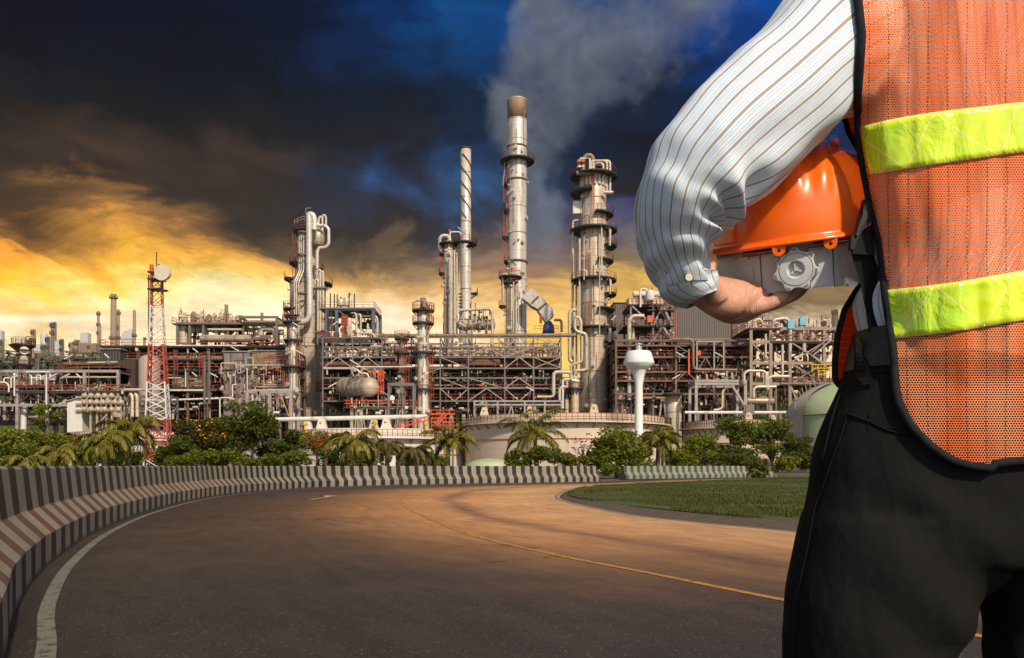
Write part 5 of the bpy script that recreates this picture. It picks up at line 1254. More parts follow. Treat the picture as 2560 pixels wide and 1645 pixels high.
def palm(name, label, d, px, y_crown, span_px, m=L_palm, n=20, seed=1, droop=1.0, up=.9, lean=0.0, group='coconut palms', trunk_r=.13):
    rg = np.random.default_rng(seed); L0 = span_px/2*d/F*1.25; x, z = X(px,d), zt(y_crown,d); root = thing(name, label, 'palm tree', (x+lean, d, 0), group)
    c = np.array([x, d, z]); Q = []; rb = MB()
    for i in range(n):
        az = 2.399*i+rg.uniform(-.25,.25); el = (up*(1-i/n*1.25)+rg.uniform(-.15,.15))*1.25; L = L0*rg.uniform(.8,1.1)
        h = np.array([math.cos(az), math.sin(az), 0]); p = c.copy(); pts = [p]; seg = 13; e = el
        for k in range(seg):
            dv = h*math.cos(e)+np.array([0,0,1])*math.sin(e); p = p+dv*L/seg; pts.append(p); e -= droop*(.09+.13*(k/seg)+.02*rg.normal())
        pts = np.array(pts); rb.tube([Vector(q) for q in pts], .03, 4, rs=[.045*(1-j/(seg+1))+.008 for j in range(seg+1)])
        sd = np.cross(h, [0,0,1]); sd /= np.linalg.norm(sd); tl = rg.uniform(-.5,.5); 
        for j in range(1, seg*4):
            t = j/4; i0 = int(t); f = t-i0; q = pts[i0]*(1-f)+pts[min(seg,i0+1)]*f; tg = pts[min(seg,i0+1)]-pts[i0]; tg /= np.linalg.norm(tg)+1e-9
            ll = L*.25*math.sin(math.pi*min(1,(t/seg)*.86+.14))**.7
            for sgn in (-1,1):
                dv = sd*sgn*.72+tg*.62+np.array([0,0,-.28-.5*rg.random()*droop])+rg.normal(size=3)*.10; dv /= np.linalg.norm(dv); wd = np.cross(dv, [0.3*sgn,0,1]); wd = wd/(np.linalg.norm(wd)+1e-9)*.032
                tip = q+dv*ll*rg.uniform(.8,1.1); mid = q+dv*ll*.5; tip = tip+np.array([0,0,-.10*ll*droop]); Q += [q-wd*.4, mid-wd, tip, mid+wd]
    quads('crown', np.array(Q), m, root); rb.build('frond_stems', m, root)
    b = MB(); N_ = 16; pts = [Vector((x+lean*(1-j/N_)**2, d, -.1+(z+.1)*j/N_)) for j in range(N_+1)]
    b.tube(pts, trunk_r, 9, rs=[trunk_r*(1.5-.6*j/N_)*(1+.06*(j%2)) for j in range(N_+1)])
    for j in range(7): a = j*.9; b.cyl((x+.2*math.cos(a), d+.2*math.sin(a), z-.25), (x+.2*math.cos(a), d+.2*math.sin(a), z-.0), .11, 8, dome=.08)
    b.build('trunk', palm_bark, root); return root
tree('leafy_tree','bright green bushy tree filling the left picture edge behind the barrier',52,28,1062,1165,150,L_bright,4200,.13,1,20)
tree('leafy_tree','bright green tree right of the one on the left picture edge, dotted with orange flowers',54,135,1085,1165,130,L_bright,3200,.13,2,16,flowers=(F_org,160,.06))
tree('feathery_tree','thin feathery tree with see through crown in front of the left pipe rack',60,112,1000,1085,84,L_bright,1100,.11,3,13,sparse=.75)
tree('flowering_bush','low bush with orange blossom between the two left palms and the tank wall',60,185,1085,1150,80,L_mid,1500,.12,4,10,flowers=(F_org,240,.08),cat='bush')
palm('coconut_palm','small drooping palm at the left, partly under the bright green trees',46,140,1132,135,n=18,seed=1,up=.7,droop=1.2)
palm('coconut_palm','broad bushy palm left of the radio mast with hanging fronds',44,262,1100,150,n=22,seed=2,up=.75,droop=1.25)
palm('coconut_palm','tallest left hand palm with upright fronds next to the radio mast',46,322,1082,165,n=24,seed=3,up=1.0,droop=1.2)
palm('coconut_palm','low palm peeping over the barrier at the far left',40,60,1150,110,n=14,seed=4,up=.5,droop=1.2)
tree('flowering_tree','dark tree covered with yellow blossom right of the radio mast',62,500,1040,1140,150,L_yel,4200,.14,5,18,flowers=(F_yel,520,.10))
tree('dark_tree','tall dense dark green tree with a forked trunk in the left middle',64,612,996,1135,165,L_dark,6500,.16,6,24,tx=592)
tree('dark_tree','small rounded dark tree on the right side of the tall dense one',63,722,1068,1150,92,L_dark,2400,.15,7,12)
tree('dark_tree','narrow dark crown between the yellow blossom and the tall dense tree',66,545,1018,1130,95,L_dark,2600,.15,70,12)
for i, (px, yt, w_, sd, lb) in enumerate(((470,1128,110,8,'low green bush just right of the radio mast foot'),(560,1122,120,9,'low green bush beneath the tall dense dark tree'),(650,1126,130,10,'long low bush right of the dark tree trunk'),(740,1130,90,11,'low bush left of the red flowering bush'))):
    tree('low_bush',lb,50,px,yt,1172,w_,L_mid,1900,.11,sd,11,False,cat='bush',group='low bushes behind the barrier')
tree('flowering_bush','bush with bright red blossom beside the palm left of the middle',66,815,1086,1135,130,L_mid,1500,.13,12,11,flowers=(F_red,420,.11),cat='bush')
tree('light_bush','pale yellow green bush behind the red blossom',70,790,1072,1120,110,L_bright,900,.13,13,9,cat='bush',sparse=.8)
palm('coconut_palm','big bushy palm right of the red flowering bush',50,885,1104,150,n=24,seed=5,up=.85,droop=1.25)
palm('coconut_palm','brownish half dry palm right of the big bushy one',52,968,1112,120,L_dry,20,6,1.35,.6)
palm('coconut_palm','ragged brownish palm leaning over the barrier near the middle',50,1030,1130,110,L_dry,18,7,1.3,.6)
palm('coconut_palm','graceful palm in front of the joint of the two front tanks',54,1120,1104,150,n=18,seed=8,up=1.0,droop=1.0)
palm('coconut_palm','tallest palm with a spiky top in front of the largest tank',58,1338,1082,190,n=22,seed=9,up=1.15,droop=.95,lean=.2)
for px, yt, w_, sd, lb, mm in ((1300,1125,90,20,'rounded bush at the left foot of the tallest palm',L_mid),(1365,1108,110,21,'rounded bush at the right foot of the tallest palm',L_mid),(1425,1130,90,22,'bush below the bare twiggy tree',L_bright)):
    tree('round_bush',lb,56,px,yt,1172,w_,mm,2000,.12,sd,11,False,cat='bush',group='bushes before the largest tank')
tree('bare_tree','almost bare twiggy tree between the tallest palm and the spreading tree',57,1462,1078,1150,85,L_yel,160,.10,23,26,sparse=.6)
tree('spreading_tree','spreading tree with dark forked trunk standing in the gap between the barriers',56,1548,1058,1160,160,L_bright,4600,.13,24,22,tx=1543)
palm('coconut_palm','leafy palm tree right of the spreading tree in the gap',58,1645,1098,120,n=18,seed=10,up=.8,droop=1.1)
tree('green_tree','bright crown mixed with the palm right of the gap',60,1655,1058,1120,105,L_bright,2400,.14,25,13)
tree('green_tree','mid green tree left of the large feathery one on the right',66,1765,1078,1165,125,L_bright,3200,.14,26,16)
tree('green_tree','tall feathery tree in front of the small railed tank',70,1838,1026,1160,135,L_mid,4600,.14,27,20)
tree('green_tree','feathery tree touching the pale green domed tank',72,1930,1030,1160,115,L_mid,3800,.14,28,18)
tree('dark_bush','dark round bush beside the worker in front of the green tank',62,2008,1108,1180,95,L_dark,2800,.13,29,13,False,cat='bush')
tree('light_bush','light green bush between banana plant and dark round bush',60,1960,1120,1180,80,L_bright,1500,.13,30,10,False,cat='bush')
tree('light_bush','shaded bush behind the short faded barrier',64,1830,1130,1180,120,L_dark,2200,.13,31,12,False,cat='bush')
tree('light_bush','yellow green bush under the leafy palm by the gap',60,1700,1125,1172,90,L_bright,1300,.12,32,10,False,cat='bush')
for px, sd, lb in ((1885,40,'upright banana plant with tall blades behind the short barrier end'),(1912,41,'second banana plant with tall blades next to the light green bush')):
    palm('banana_plant',lb,58,px,1176,62,L_bright,13,sd,.45,1.25,0,'banana plants',.05)
tree('undergrowth_bush','low shrub at the foot of the spreading tree in the gap',55,1535,1165,1190,95,L_mid,1400,.09,33,10,False,cat='bush')
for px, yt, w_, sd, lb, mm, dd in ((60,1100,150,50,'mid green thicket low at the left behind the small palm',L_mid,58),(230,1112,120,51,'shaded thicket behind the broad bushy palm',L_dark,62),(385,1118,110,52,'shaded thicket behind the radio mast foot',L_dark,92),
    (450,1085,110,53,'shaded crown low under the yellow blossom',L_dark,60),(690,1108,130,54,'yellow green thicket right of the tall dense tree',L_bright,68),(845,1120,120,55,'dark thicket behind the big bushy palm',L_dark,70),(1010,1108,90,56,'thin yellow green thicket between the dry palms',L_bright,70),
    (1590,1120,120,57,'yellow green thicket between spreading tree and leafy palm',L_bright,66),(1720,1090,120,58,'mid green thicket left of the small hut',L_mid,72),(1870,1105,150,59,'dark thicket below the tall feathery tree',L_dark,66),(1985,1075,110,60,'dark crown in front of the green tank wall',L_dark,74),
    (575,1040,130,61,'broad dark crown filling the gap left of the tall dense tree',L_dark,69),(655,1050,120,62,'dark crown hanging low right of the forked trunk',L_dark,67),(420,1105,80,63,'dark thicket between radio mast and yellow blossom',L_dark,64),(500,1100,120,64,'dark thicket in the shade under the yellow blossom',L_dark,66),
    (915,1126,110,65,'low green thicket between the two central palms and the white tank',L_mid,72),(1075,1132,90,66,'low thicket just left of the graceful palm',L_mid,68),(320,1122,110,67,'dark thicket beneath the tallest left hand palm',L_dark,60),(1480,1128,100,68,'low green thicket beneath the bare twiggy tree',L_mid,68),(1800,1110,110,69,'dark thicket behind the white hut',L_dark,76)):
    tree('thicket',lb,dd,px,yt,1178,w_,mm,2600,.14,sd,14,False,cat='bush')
# hut and the low green roof in front of the largest tank
d = 74
t = shed('white_hut', 'small white hut with a corrugated sloping roof among the trees', 74, 1722, 1762, 1158, 1180, 2.5, whitep, 'hut', roof=mat('hut_roof', (.55,.53,.48), .5))
b = MB(); z = zt(1146,d); xa, xb = X(1716,d), X(1772,d)
b.add([(xa,d-.5,zt(1142,d)),(xb,d-.5,zt(1155,d)),(xb,d+3,zt(1150,d)),(xa,d+3,zt(1136,d)),(xa,d-.5,zt(1144,d)),(xb,d-.5,zt(1157,d)),(xb,d+3,zt(1152,d)),(xa,d+3,zt(1138,d))],[(0,1,2,3),(7,6,5,4),(0,4,5,1),(1,5,6,2),(2,6,7,3),(3,7,4,0)])
for k in range(9): q = k/8; b.beam((xa+(xb-xa)*q, d-.55, zt(1142+13*q,d)+.02), (xa+(xb-xa)*q, d+3, zt(1136+14*q,d)+.02), .07)
b.build('canopy', MATS['hut_roof'], t)
d = 84
t = thing('green_dome_roof', 'low pale green domed roof in front of the largest tank', 'roof', (X(1222,d), d+6, 0)); rr = 62/F*d
MB().lathe((X(1222,d), d+rr, 0), [(rr,0),(rr,zt(1160,d)),(rr*.7,zt(1152,d)),(rr*.35,zt(1147,d)),(.1,zt(1145,d))], 48, False).build('dome', gt, t)
# ------------------------------------------------------------------ the worker
def interp(tab, y):
    ys = [r[0] for r in tab]; return [float(np.interp(y, ys, [r[k] for r in tab])) for k in range(1, len(tab[0]))]
def ring_y(Lx, Rx, py, dc, t, n=56, sq=2.3, half=None):
    """Horizontal oval ring seen between columns Lx and Rx at row py; t is its half depth."""
    cx, z, a = (X(Lx,dc)+X(Rx,dc))/2, Z(py,dc), (X(Rx,dc)-X(Lx,dc))/2; out = []
    for k in range(n):
        th = 2*math.pi*k/n; c, s = math.cos(th), math.sin(th); e = 2/sq
        out.append(Vector((cx-a*math.copysign(abs(c)**e, c), dc-t*math.copysign(abs(s)**e, s), z)))
    return out
def loft_y(tab, rows=60, n=56, sq=2.3):
    P = spline([list(r) for r in tab], rows); return [ring_y(p[1], p[2], p[0], p[3], p[4], n, sq) for p in P]
def joined_remesh(name, lofts, voxel, m, parent, smooth=2, fn=None, spheres=()):
    """Several closed shells grown into one continuous surface."""
    mb = MB()
    for r in lofts: mb.loft(r)
    me = bpy.data.meshes.new(name); me.from_pydata(mb.v, [], mb.f); bm = bmesh.new(); bm.from_mesh(me); bmesh.ops.remove_doubles(bm, verts=bm.verts, dist=1e-6)
    bmesh.ops.recalc_face_normals(bm, faces=bm.faces); bm.to_mesh(me); bm.free()
    o = bpy.data.objects.new(name, me); col.objects.link(o)
    md = o.modifiers.new('r', 'REMESH'); md.mode = 'VOXEL'; md.voxel_size = voxel; md.use_smooth_shade = True
    if smooth: ms = o.modifiers.new('s', 'SMOOTH'); ms.factor = .5; ms.iterations = smooth
    dg = bpy.context.evaluated_depsgraph_get(); me2 = bpy.data.meshes.new_from_object(o.evaluated_get(dg)); o.modifiers.clear(); o.data = me2; bpy.data.meshes.remove(me)
    n = len(me2.vertices); V = np.empty(n*3, np.float32); me2.vertices.foreach_get('co', V); V = V.reshape(-1,3)
    if fn is not None:
        Nn = np.empty(n*3, np.float32); me2.vertices.foreach_get('normal', Nn); V = fn(V, Nn.reshape(-1,3))
    off = np.array(parent_world(parent)) if parent else 0
    me2.vertices.foreach_set('co', (V-off).astype(np.float32).ravel()); me2.update(); me2.materials.clear(); me2.materials.append(m)
    if parent: o.parent = parent
    return o, V, me2
def cloth(name, c, stripes=False, rough=.8, weave=900, var=.06, sheen=.0):
    m, n, b = new_mat(name); P = n.add('ShaderNodeTexCoord').outputs['Object']
    colr = n.mix(n.noise(P, 6, 4), tuple(q*(1-var) for q in c), tuple(min(1,q*(1+var)) for q in c))
    if stripes:
        u, v, _ = n.sep(n.add('ShaderNodeUVMap').outputs[0]); f = n.m('FRACT', n.m('DIVIDE', u, .0180))
        bl, tan_, br = (.17,.24,.34), (.50,.34,.23), (.085,.042,.024)
        st = n.ramp(f, [(0,(0,0,0)),(.10,bl),(.125,(0,0,0)),(.26,bl),(.28,(0,0,0)),(.43,br),(.475,tan_),(.545,br),(.58,(0,0,0)),(.74,bl),(.765,(0,0,0)),(.88,bl),(.90,(0,0,0))], 'CONSTANT')
        msk = n.m('GREATER_THAN', n.vm('LENGTH', st), .02)
        colr = n.mix(n.m('MULTIPLY', msk, .88), colr, st)
    n.l.new(colr, b.inputs['Base Color']); b.inputs['Roughness'].default_value = rough; b.inputs['Specular IOR Level'].default_value = .25 if c[0] > .05 else .12
    b.inputs['Sheen Weight'].default_value = sheen
    b1 = n.add('ShaderNodeBump'); b1.inputs['Strength'].default_value = .25; b1.inputs['Distance'].default_value = .0006; n.l.new(n.noise(P, weave, 2), b1.inputs['Height'])
    b2 = n.add('ShaderNodeBump'); b2.inputs['Strength'].default_value = .35 if c[0] > .05 else .9; b2.inputs['Distance'].default_value = .012; n.l.new(n.noise(n.scale(P, (1,1,.6)), 16, 3, .5), b2.inputs['Height'])
    n.l.new(b1.outputs[0], b2.inputs['Normal']); n.l.new(b2.outputs[0], b.inputs['Normal'])
    return m
shirt = cloth('striped_shirt', (.70,.81,.92), True); trouser_m = cloth('black_trousers', (.0105,.0105,.0102), rough=.85, weave=520, sheen=.0)
skin, n, b = new_mat('skin'); P = n.add('ShaderNodeTexCoord').outputs['Object']
n.l.new(n.mix(n.noise(P, 28, 5), (.52,.25,.165), (.68,.38,.28)), b.inputs['Base Color']); b.inputs['Roughness'].default_value = .5; b.inputs['Subsurface Weight'].default_value = .12; b.inputs['Subsurface Radius'].default_value = (.01,.004,.002)
bn = n.add('ShaderNodeBump'); bn.inputs['Strength'].default_value = .4; bn.inputs['Distance'].default_value = .004; n.l.new(n.m('SUBTRACT', n.noise(n.scale(P, (90,60,30)), 1.0, 6, .65), n.m('MULTIPLY', n.smooth(n.m('ABSOLUTE', n.m('SUBTRACT', n.noise(n.scale(P, (34,20,8)), 1.0, 3, .5, .6), .5)), .035, .0), .7)), bn.inputs['Height']); n.l.new(bn.outputs[0], b.inputs['Normal'])
worker = thing('person', 'worker in orange mesh vest and striped shirt, seen from behind holding a hard hat', 'person', (X(2590,1.17), 1.17, 0))

# sleeve of the raised arm: outer edge point, inner edge point, depth, half thickness
SL = [(2085,-110,2262,205,1.155,.075),(1990,-30,2168,262,1.135,.082),(1903,81,2104,300,1.12,.086),(1817,159,2031,380,1.11,.088),(1731,240,1952,452,1.10,.086),(1671,309,1902,490,1.095,.084),
      (1633,364,1858,522,1.095,.082),(1612,430,1824,546,1.10,.080),(1596,490,1800,566,1.11,.078),(1590,545,1784,592,1.12,.074),(1594,595,1772,620,1.135,.070),(1612,645,1769,652,1.15,.064),(1635,690,1772,684,1.165,.058),(1656,728,1776,716,1.175,.053)]
def arm_ring(p, n=150, sq=2.15):
    A, B = at(p[0],p[1],p[4]), at(p[2],p[3],p[4]); c = (A+B)/2; h = (B-A)/2; e = 2/sq; out = []
    for k in range(n):
        th = 2*math.pi*k/n; co_, s_ = math.cos(th), math.sin(th)
        out.append((c, c-h*math.copysign(abs(co_)**e, co_)+Vector((0,-1,0))*p[5]*math.copysign(abs(s_)**e, s_)))
    return out
def arm_mesh(tab, rows, n, fold, name, m, parent, circ=.47, thick=False):
    PP = spline(tab, rows); rings = []; uv = []
    for i, p in enumerate(PP):
        v = i/(rows-1); rg_ = arm_ring(p, n); q = []
        for k, (c, pt) in enumerate(rg_):
            th = 2*math.pi*k/n; o = (pt-c).normalized(); q.append(pt+o*fold(v, th)); 
        q.append(q[0]); rings.append(q)
        for k in range(n+1):
            th = 2*math.pi*k/n; uv.append((circ*k/n+.0035*noise.noise((v*5, th*1.1, 7))+.008*math.sin(v*3.0)+.006*max(0,v-.55)*math.sin(th*2), v*.75))
    mb = MB(); mb.loft(rings, False, False, True, uv); return mb.build(name, m, parent)
def fold_sleeve(v, th):
    f = .0055*noise.noise((v*5+3, th*.9, 1.3))+.0022*noise.noise((v*14, th*2.1, 4.1))
    w_in = math.exp(-((v-.60)/.20)**2)*max(0, math.sin(th/2))      # creases radiating from the inside of the elbow
    f += .0120*w_in*math.sin(30*v+2.2*math.cos(th)+2.5*noise.noise((v*4, th, 0)))*(.35+.65*max(0,-math.cos(th)))
    f += .0042*math.exp(-((v-.88)/.10)**2)*math.sin(44*v+3*math.sin(th)+1.5*noise.noise((v*6, th*2, 2)))
    f += .0042*math.exp(-((v-.30)/.22)**2)*math.sin(7*th+11*v)*.5
    t2 = th if th <= math.pi else 2*math.pi-th                    # soft folds fanning out from the inside of the elbow
    a_, b_ = (v-.60)*3.4, (math.pi-t2)/math.pi*1.7; ph = math.atan2(a_, b_+.12); r_ = math.hypot(a_, b_)
    f += .0088*math.sin(9*ph+1.6*noise.noise((v*4, th*1.2, 21))+.8)*math.exp(-(r_/.95)**2)*min(1, r_/.22)*(1 if th <= math.pi else .5)
    a_, b_ = (v-.16)*3.0, (math.pi-t2)/math.pi*1.6; ph = math.atan2(a_, b_+.15); r_ = math.hypot(a_, b_)
    f += .0036*math.sin(8*ph+1.2*noise.noise((v*4, th, 25)))*math.exp(-(r_/.9)**2)*min(1, r_/.25)
    return f
sleeve_o = arm_mesh(SL, 260, 190, fold_sleeve, 'sleeve', shirt, worker)
CF = [(1640,690,1776,690,1.165,.054),(1652,722,1786,690,1.172,.052),(1662,742,1789,702,1.176,.050),(1690,757,1788,722,1.180,.047),(1722,764,1786,735,1.184,.045)]
cuff = arm_mesh(CF, 60, 120, lambda v, th: .0022*noise.noise((v*4, th*1.3, 9))+.0025*math.sin(5*th+4*v)*(1-v)+.0015, 'cuff', shirt, worker, .26)
inner = arm_mesh([(q[0]+4,q[1]-3,q[2]-3,q[3]-3,q[4],q[5]-.004) for q in CF], 30, 60, lambda v, th: -.001, 'cuff_lining', cloth('cuff_inside', (.20,.18,.17)), worker, .26)
def button(px, py, d, r, parent, name='button'):
    p = at(px,py,d); mb = MB().cyl(p, p+Vector((0,-.002,0)), r, 18, r*.9); 
    for sx in (-.25,.25): mb.cyl(p+Vector((sx*r,-.0019,0)), p+Vector((sx*r,-.0024,0)), r*.12, 6)
    mb.build(name, mat('pearl_button', (.62,.56,.47), .3, 0, .1, 60), parent)
button(1722, 694, 1.113, .0055, worker)

# torso of the shirt, visible through the vest and beside the belt
TOR = [(-125,2440,2740,1.17,.060),(-75,2215,2965,1.17,.078),(0,2160,3020,1.17,.098),(150,2158,3022,1.17,.116),(290,2166,3014,1.17,.120),(430,2185,2995,1.17,.118),(560,2196,2984,1.17,.116),(660,2188,2992,1.17,.118),(730,2152,3028,1.17,.122),(780,2149,3031,1.17,.123),(838,2163,3017,1.17,.119),(880,2175,3005,1.17,.114)]
def shirt_body():
    P = spline([list(r) for r in TOR], 150); rings = []; uv = []; n = 200
    for i, p in enumerate(P):
        q = ring_y(p[1], p[2], p[0], p[3], p[4], n, 2.4); c = sum(q, Vector())/n; z = i/149
        for k in range(n):
            th = 2*math.pi*k/n; o = (q[k]-c); o.z = 0; q[k] = q[k]+o.normalized()*(.006*noise.noise((th*2.6, z*3, 2))+.004*noise.noise((th*6, z*5, 5))-.002)
        q.append(q[0]); rings.append(q); uv += [(1.05*k/n+.002*noise.noise((z*4, k*.03, 1)), z) for k in range(n+1)]
    mb = MB(); mb.loft(rings, False, False, True, uv); return mb.build('shirt', shirt, worker)
shirt_o = shirt_body()
arm_mesh([(2950,-60,3130,60,1.17,.08),(3010,150,3190,190,1.18,.075),(3060,420,3220,430,1.19,.068),(3090,700,3220,700,1.16,.06),(3100,860,3205,855,1.13,.05)], 50, 60, lambda v, th: .004*noise.noise((v*9, th, 3)), 'sleeve', shirt, worker)

# belt and trousers
BL = [(828,2146,3036,1.17,.122),(868,2136,3046,1.17,.124),(926,2122,3058,1.17,.126)]
belt_m, n, b = new_mat('belt_leather'); P = n.add('ShaderNodeTexCoord').outputs['Object']; nz = n.noise(P, 120, 4, .6)
n.l.new(n.mix(n.smooth(n.sep(P)[0], X(2166,1.1)-worker.location.x-.004, X(2172,1.1)-worker.location.x), (.115,.06,.068), (.010,.020,.017)), b.inputs['Base Color']); b.inputs['Roughness'].default_value = .45
bn = n.add('ShaderNodeBump'); bn.inputs['Strength'].default_value = .7; bn.inputs['Distance'].default_value = .003; n.l.new(nz, bn.inputs['Height']); n.l.new(bn.outputs[0], b.inputs['Normal'])
mb = MB(); mb.loft(loft_y(BL, 10, 120, 2.4), False); belt_o = mb.build('belt', belt_m, worker)
PEL = [(892,2130,3050,1.17,.117),(964,2104,3080,1.17,.130),(1050,2068,3112,1.17,.142),(1130,2042,3140,1.17,.147),(1230,2028,3152,1.17,.147),(1324,2012,3160,1.17,.142),(1392,2004,3165,1.17,.130)]
LEG1 = [(1290,2016,2570,1.17,.128),(1364,1998,2522,1.17,.128),(1464,1976,2447,1.17,.120),(1550,1969,2405,1.17,.112),(1645,1963,2366,1.175,.106),(2000,1966,2310,1.185,.098),(2400,1975,2275,1.20,.095),(2612,1982,2262,1.20,.095)]
LEG2 = [(1290,2600,3160,1.17,.128),(1364,2520,3164,1.17,.128),(1464,2450,3150,1.18,.120),(1550,2464,3125,1.18,.112),(1645,2481,3095,1.185,.106),(2000,2520,3010,1.20,.098),(2400,2540,2950,1.22,.095),(2605,2550,2930,1.22,.095)]
def trouser_folds(V, Nn):
    out = V.copy()
    for i in range(len(V)):
        x, y, z = V[i]
        f = .0050*noise.noise((x*5, y*4, z*4))+.0022*noise.noise((x*9+z*7, y*6, z*9-x*7))
        s_ = (x-X(2330,1.1))*.62+(z-Z(1330,1.1))*1.0                       # long folds running from the seat down to the outer knee
        f += .0075*math.exp(-((z-Z(1420,1.1))/.11)**2)*min(1, max(0, (x-X(2030,1.1))*6))*math.sin(s_*58+2*noise.noise((x*5, z*5, 1)))*max(0, min(1, (X(2520,1.1)-x)*6))
        f += .0060*math.exp(-((z-Z(1560,1.1))/.10)**2)*min(1, max(0, (x-X(2010,1.1))*6))*math.sin(s_*52+1.2)
        out[i] += Nn[i]*f
    return out
tro, TV, TM = joined_remesh('trousers', [loft_y(PEL, 46, 90, 2.3), loft_y(LEG1, 60, 70, 2.15), loft_y(LEG2, 60, 70, 2.15)], .0055, trouser_m, worker, 6, trouser_folds)
bvh = BVHTree.FromPolygons([Vector(v) for v in TV], [tuple(p.vertices) for p in TM.polygons])
EYE = Vector((0,0,H))
def on_cloth(pts, up=.0006, n=30):
    out = []
    for px, py in spline(pts, n):
        dv = (at(px,py,1.0)-EYE).normalized(); h = bvh.ray_cast(EYE, dv)
        if h[0] is not None: out.append(h[0]+h[1]*up)
    return out
seam_m = cloth('seam_thread', (.008,.008,.009))
for nm, pts, r_ in (('side_seam',[(2118,1040),(2098,1105),(2080,1150),(2060,1212),(2038,1270),(2020,1370),(1996,1480),(1990,1560),(1988,1644)],.0013),('pocket_welt',[(2120,1036),(2172,1054),(2220,1076),(2280,1090)],.0024),('pocket_welt',[(2172,1056),(2225,1070),(2282,1074)],.0016),('pocket_dart',[(2174,1034),(2172,1056),(2170,1076)],.0010),('pocket_edge',[(2107,968),(2080,1050),(2064,1120),(2050,1190),(2052,1226)],.0022),('waist_seam',[(2118,930),(2180,932),(2260,932)],.0012)):
    q = on_cloth(pts)
    if len(q) > 3: MB().tube(q, r_, 6).build(nm, seam_m, worker)
for px in (2166, 2480):
    q = [at(px+o, y, 1.17)*0+Vector(p) for o, y, p in ()]
    mb = MB(); rows = []
    for y in np.linspace(838, 962, 12):
        L_, R_, dc, tt = interp(BL+[(964,2104,3080,1.17,.130)], y); cxp = (L_+R_)/2
        w0 = []
        for o in (-10, -9, 9, 10):
            xx = X(px+o,1.12); a = (X(R_,dc)-X(L_,dc))/2; xc = (X(L_,dc)+X(R_,dc))/2; s = min(.995, abs((xx-xc)/a)); yd = dc-tt*(1-s**2.4)**(1/2.4)-(.0065 if abs(o) < 10 else .003)
            w0.append(Vector((xx, yd, Z(y,1.12))))
        rows.append(w0)
    mb.loft(rows, False, False, False); mb.build('belt_loop', trouser_m, worker)
shoe = mat('black_shoe', (.012,.012,.012), .35, 0, .2, 5)
for cx, dd in ((2120,1.2),(2735,1.22)):
    x = X(cx,dd); mb = MB(); rows = []
    for yy, w_, h_ in ((-.10,.030,.05),(-.08,.042,.075),(0,.045,.085),(.08,.046,.06),(.15,.048,.045),(.19,.035,.03),(.205,.012,.018)):
        rows.append([Vector((x+w_*math.cos(a), dd+yy, max(.004, .004+h_*(.5+.5*math.sin(a))))) for a in [6.283*k/16 for k in range(16)]])
    mb.loft(rows); mb.build('shoe', shoe, worker)

# body: head, neck, trunk, arms, the gripping hand and legs as one continuous surface
def tube_rings(pts, n=16):
    P = spline([(p.x,p.y,p.z,r) for p, r in pts], max(8, len(pts)*7)); out = []; up = None
    for i in range(len(P)):
        dv = Vector(P[min(i+1,len(P)-1)][:3])-Vector(P[max(i-1,0)][:3]); dv.normalize()
        if up is None: up = dv.orthogonal().normalized()
        up = (up-dv*up.dot(dv)).normalized(); sd = dv.cross(up)
        out.append([Vector(P[i][:3])+(up*math.cos(6.28319*k/n)+sd*math.sin(6.28319*k/n))*P[i][3] for k in range(n)])
    return out
def chain(pts):          # (px, row, depth, radius in photo pixels)
    q = [(at(a,b_,d_), r/F*d_) for a, b_, d_, r in pts]
    e = q[-1][0]+(q[-1][0]-q[-2][0]).normalized()*q[-1][1]*.8
    return tube_rings(q+[(e, q[-1][1]*.25)])
def palm_rings(tab, n=26):
    P = spline(tab, 40); out = []
    for px, yt, yb, dc, tt in P:
        c = (at(px,yt,dc)+at(px,yb,dc))/2; hz_ = (yb-yt)/2/F*dc
        out.append([c+Vector((0, -tt*math.cos(6.28319*k/n), hz_*math.sin(6.28319*k/n))) for k in range(n)])
    return out
sh = lambda tab, f: [(r[0], (r[1]+r[2])/2-(r[2]-r[1])/2*f, (r[1]+r[2])/2+(r[2]-r[1])/2*f, r[3], r[4]*f) for r in tab]
wx = worker.location.x
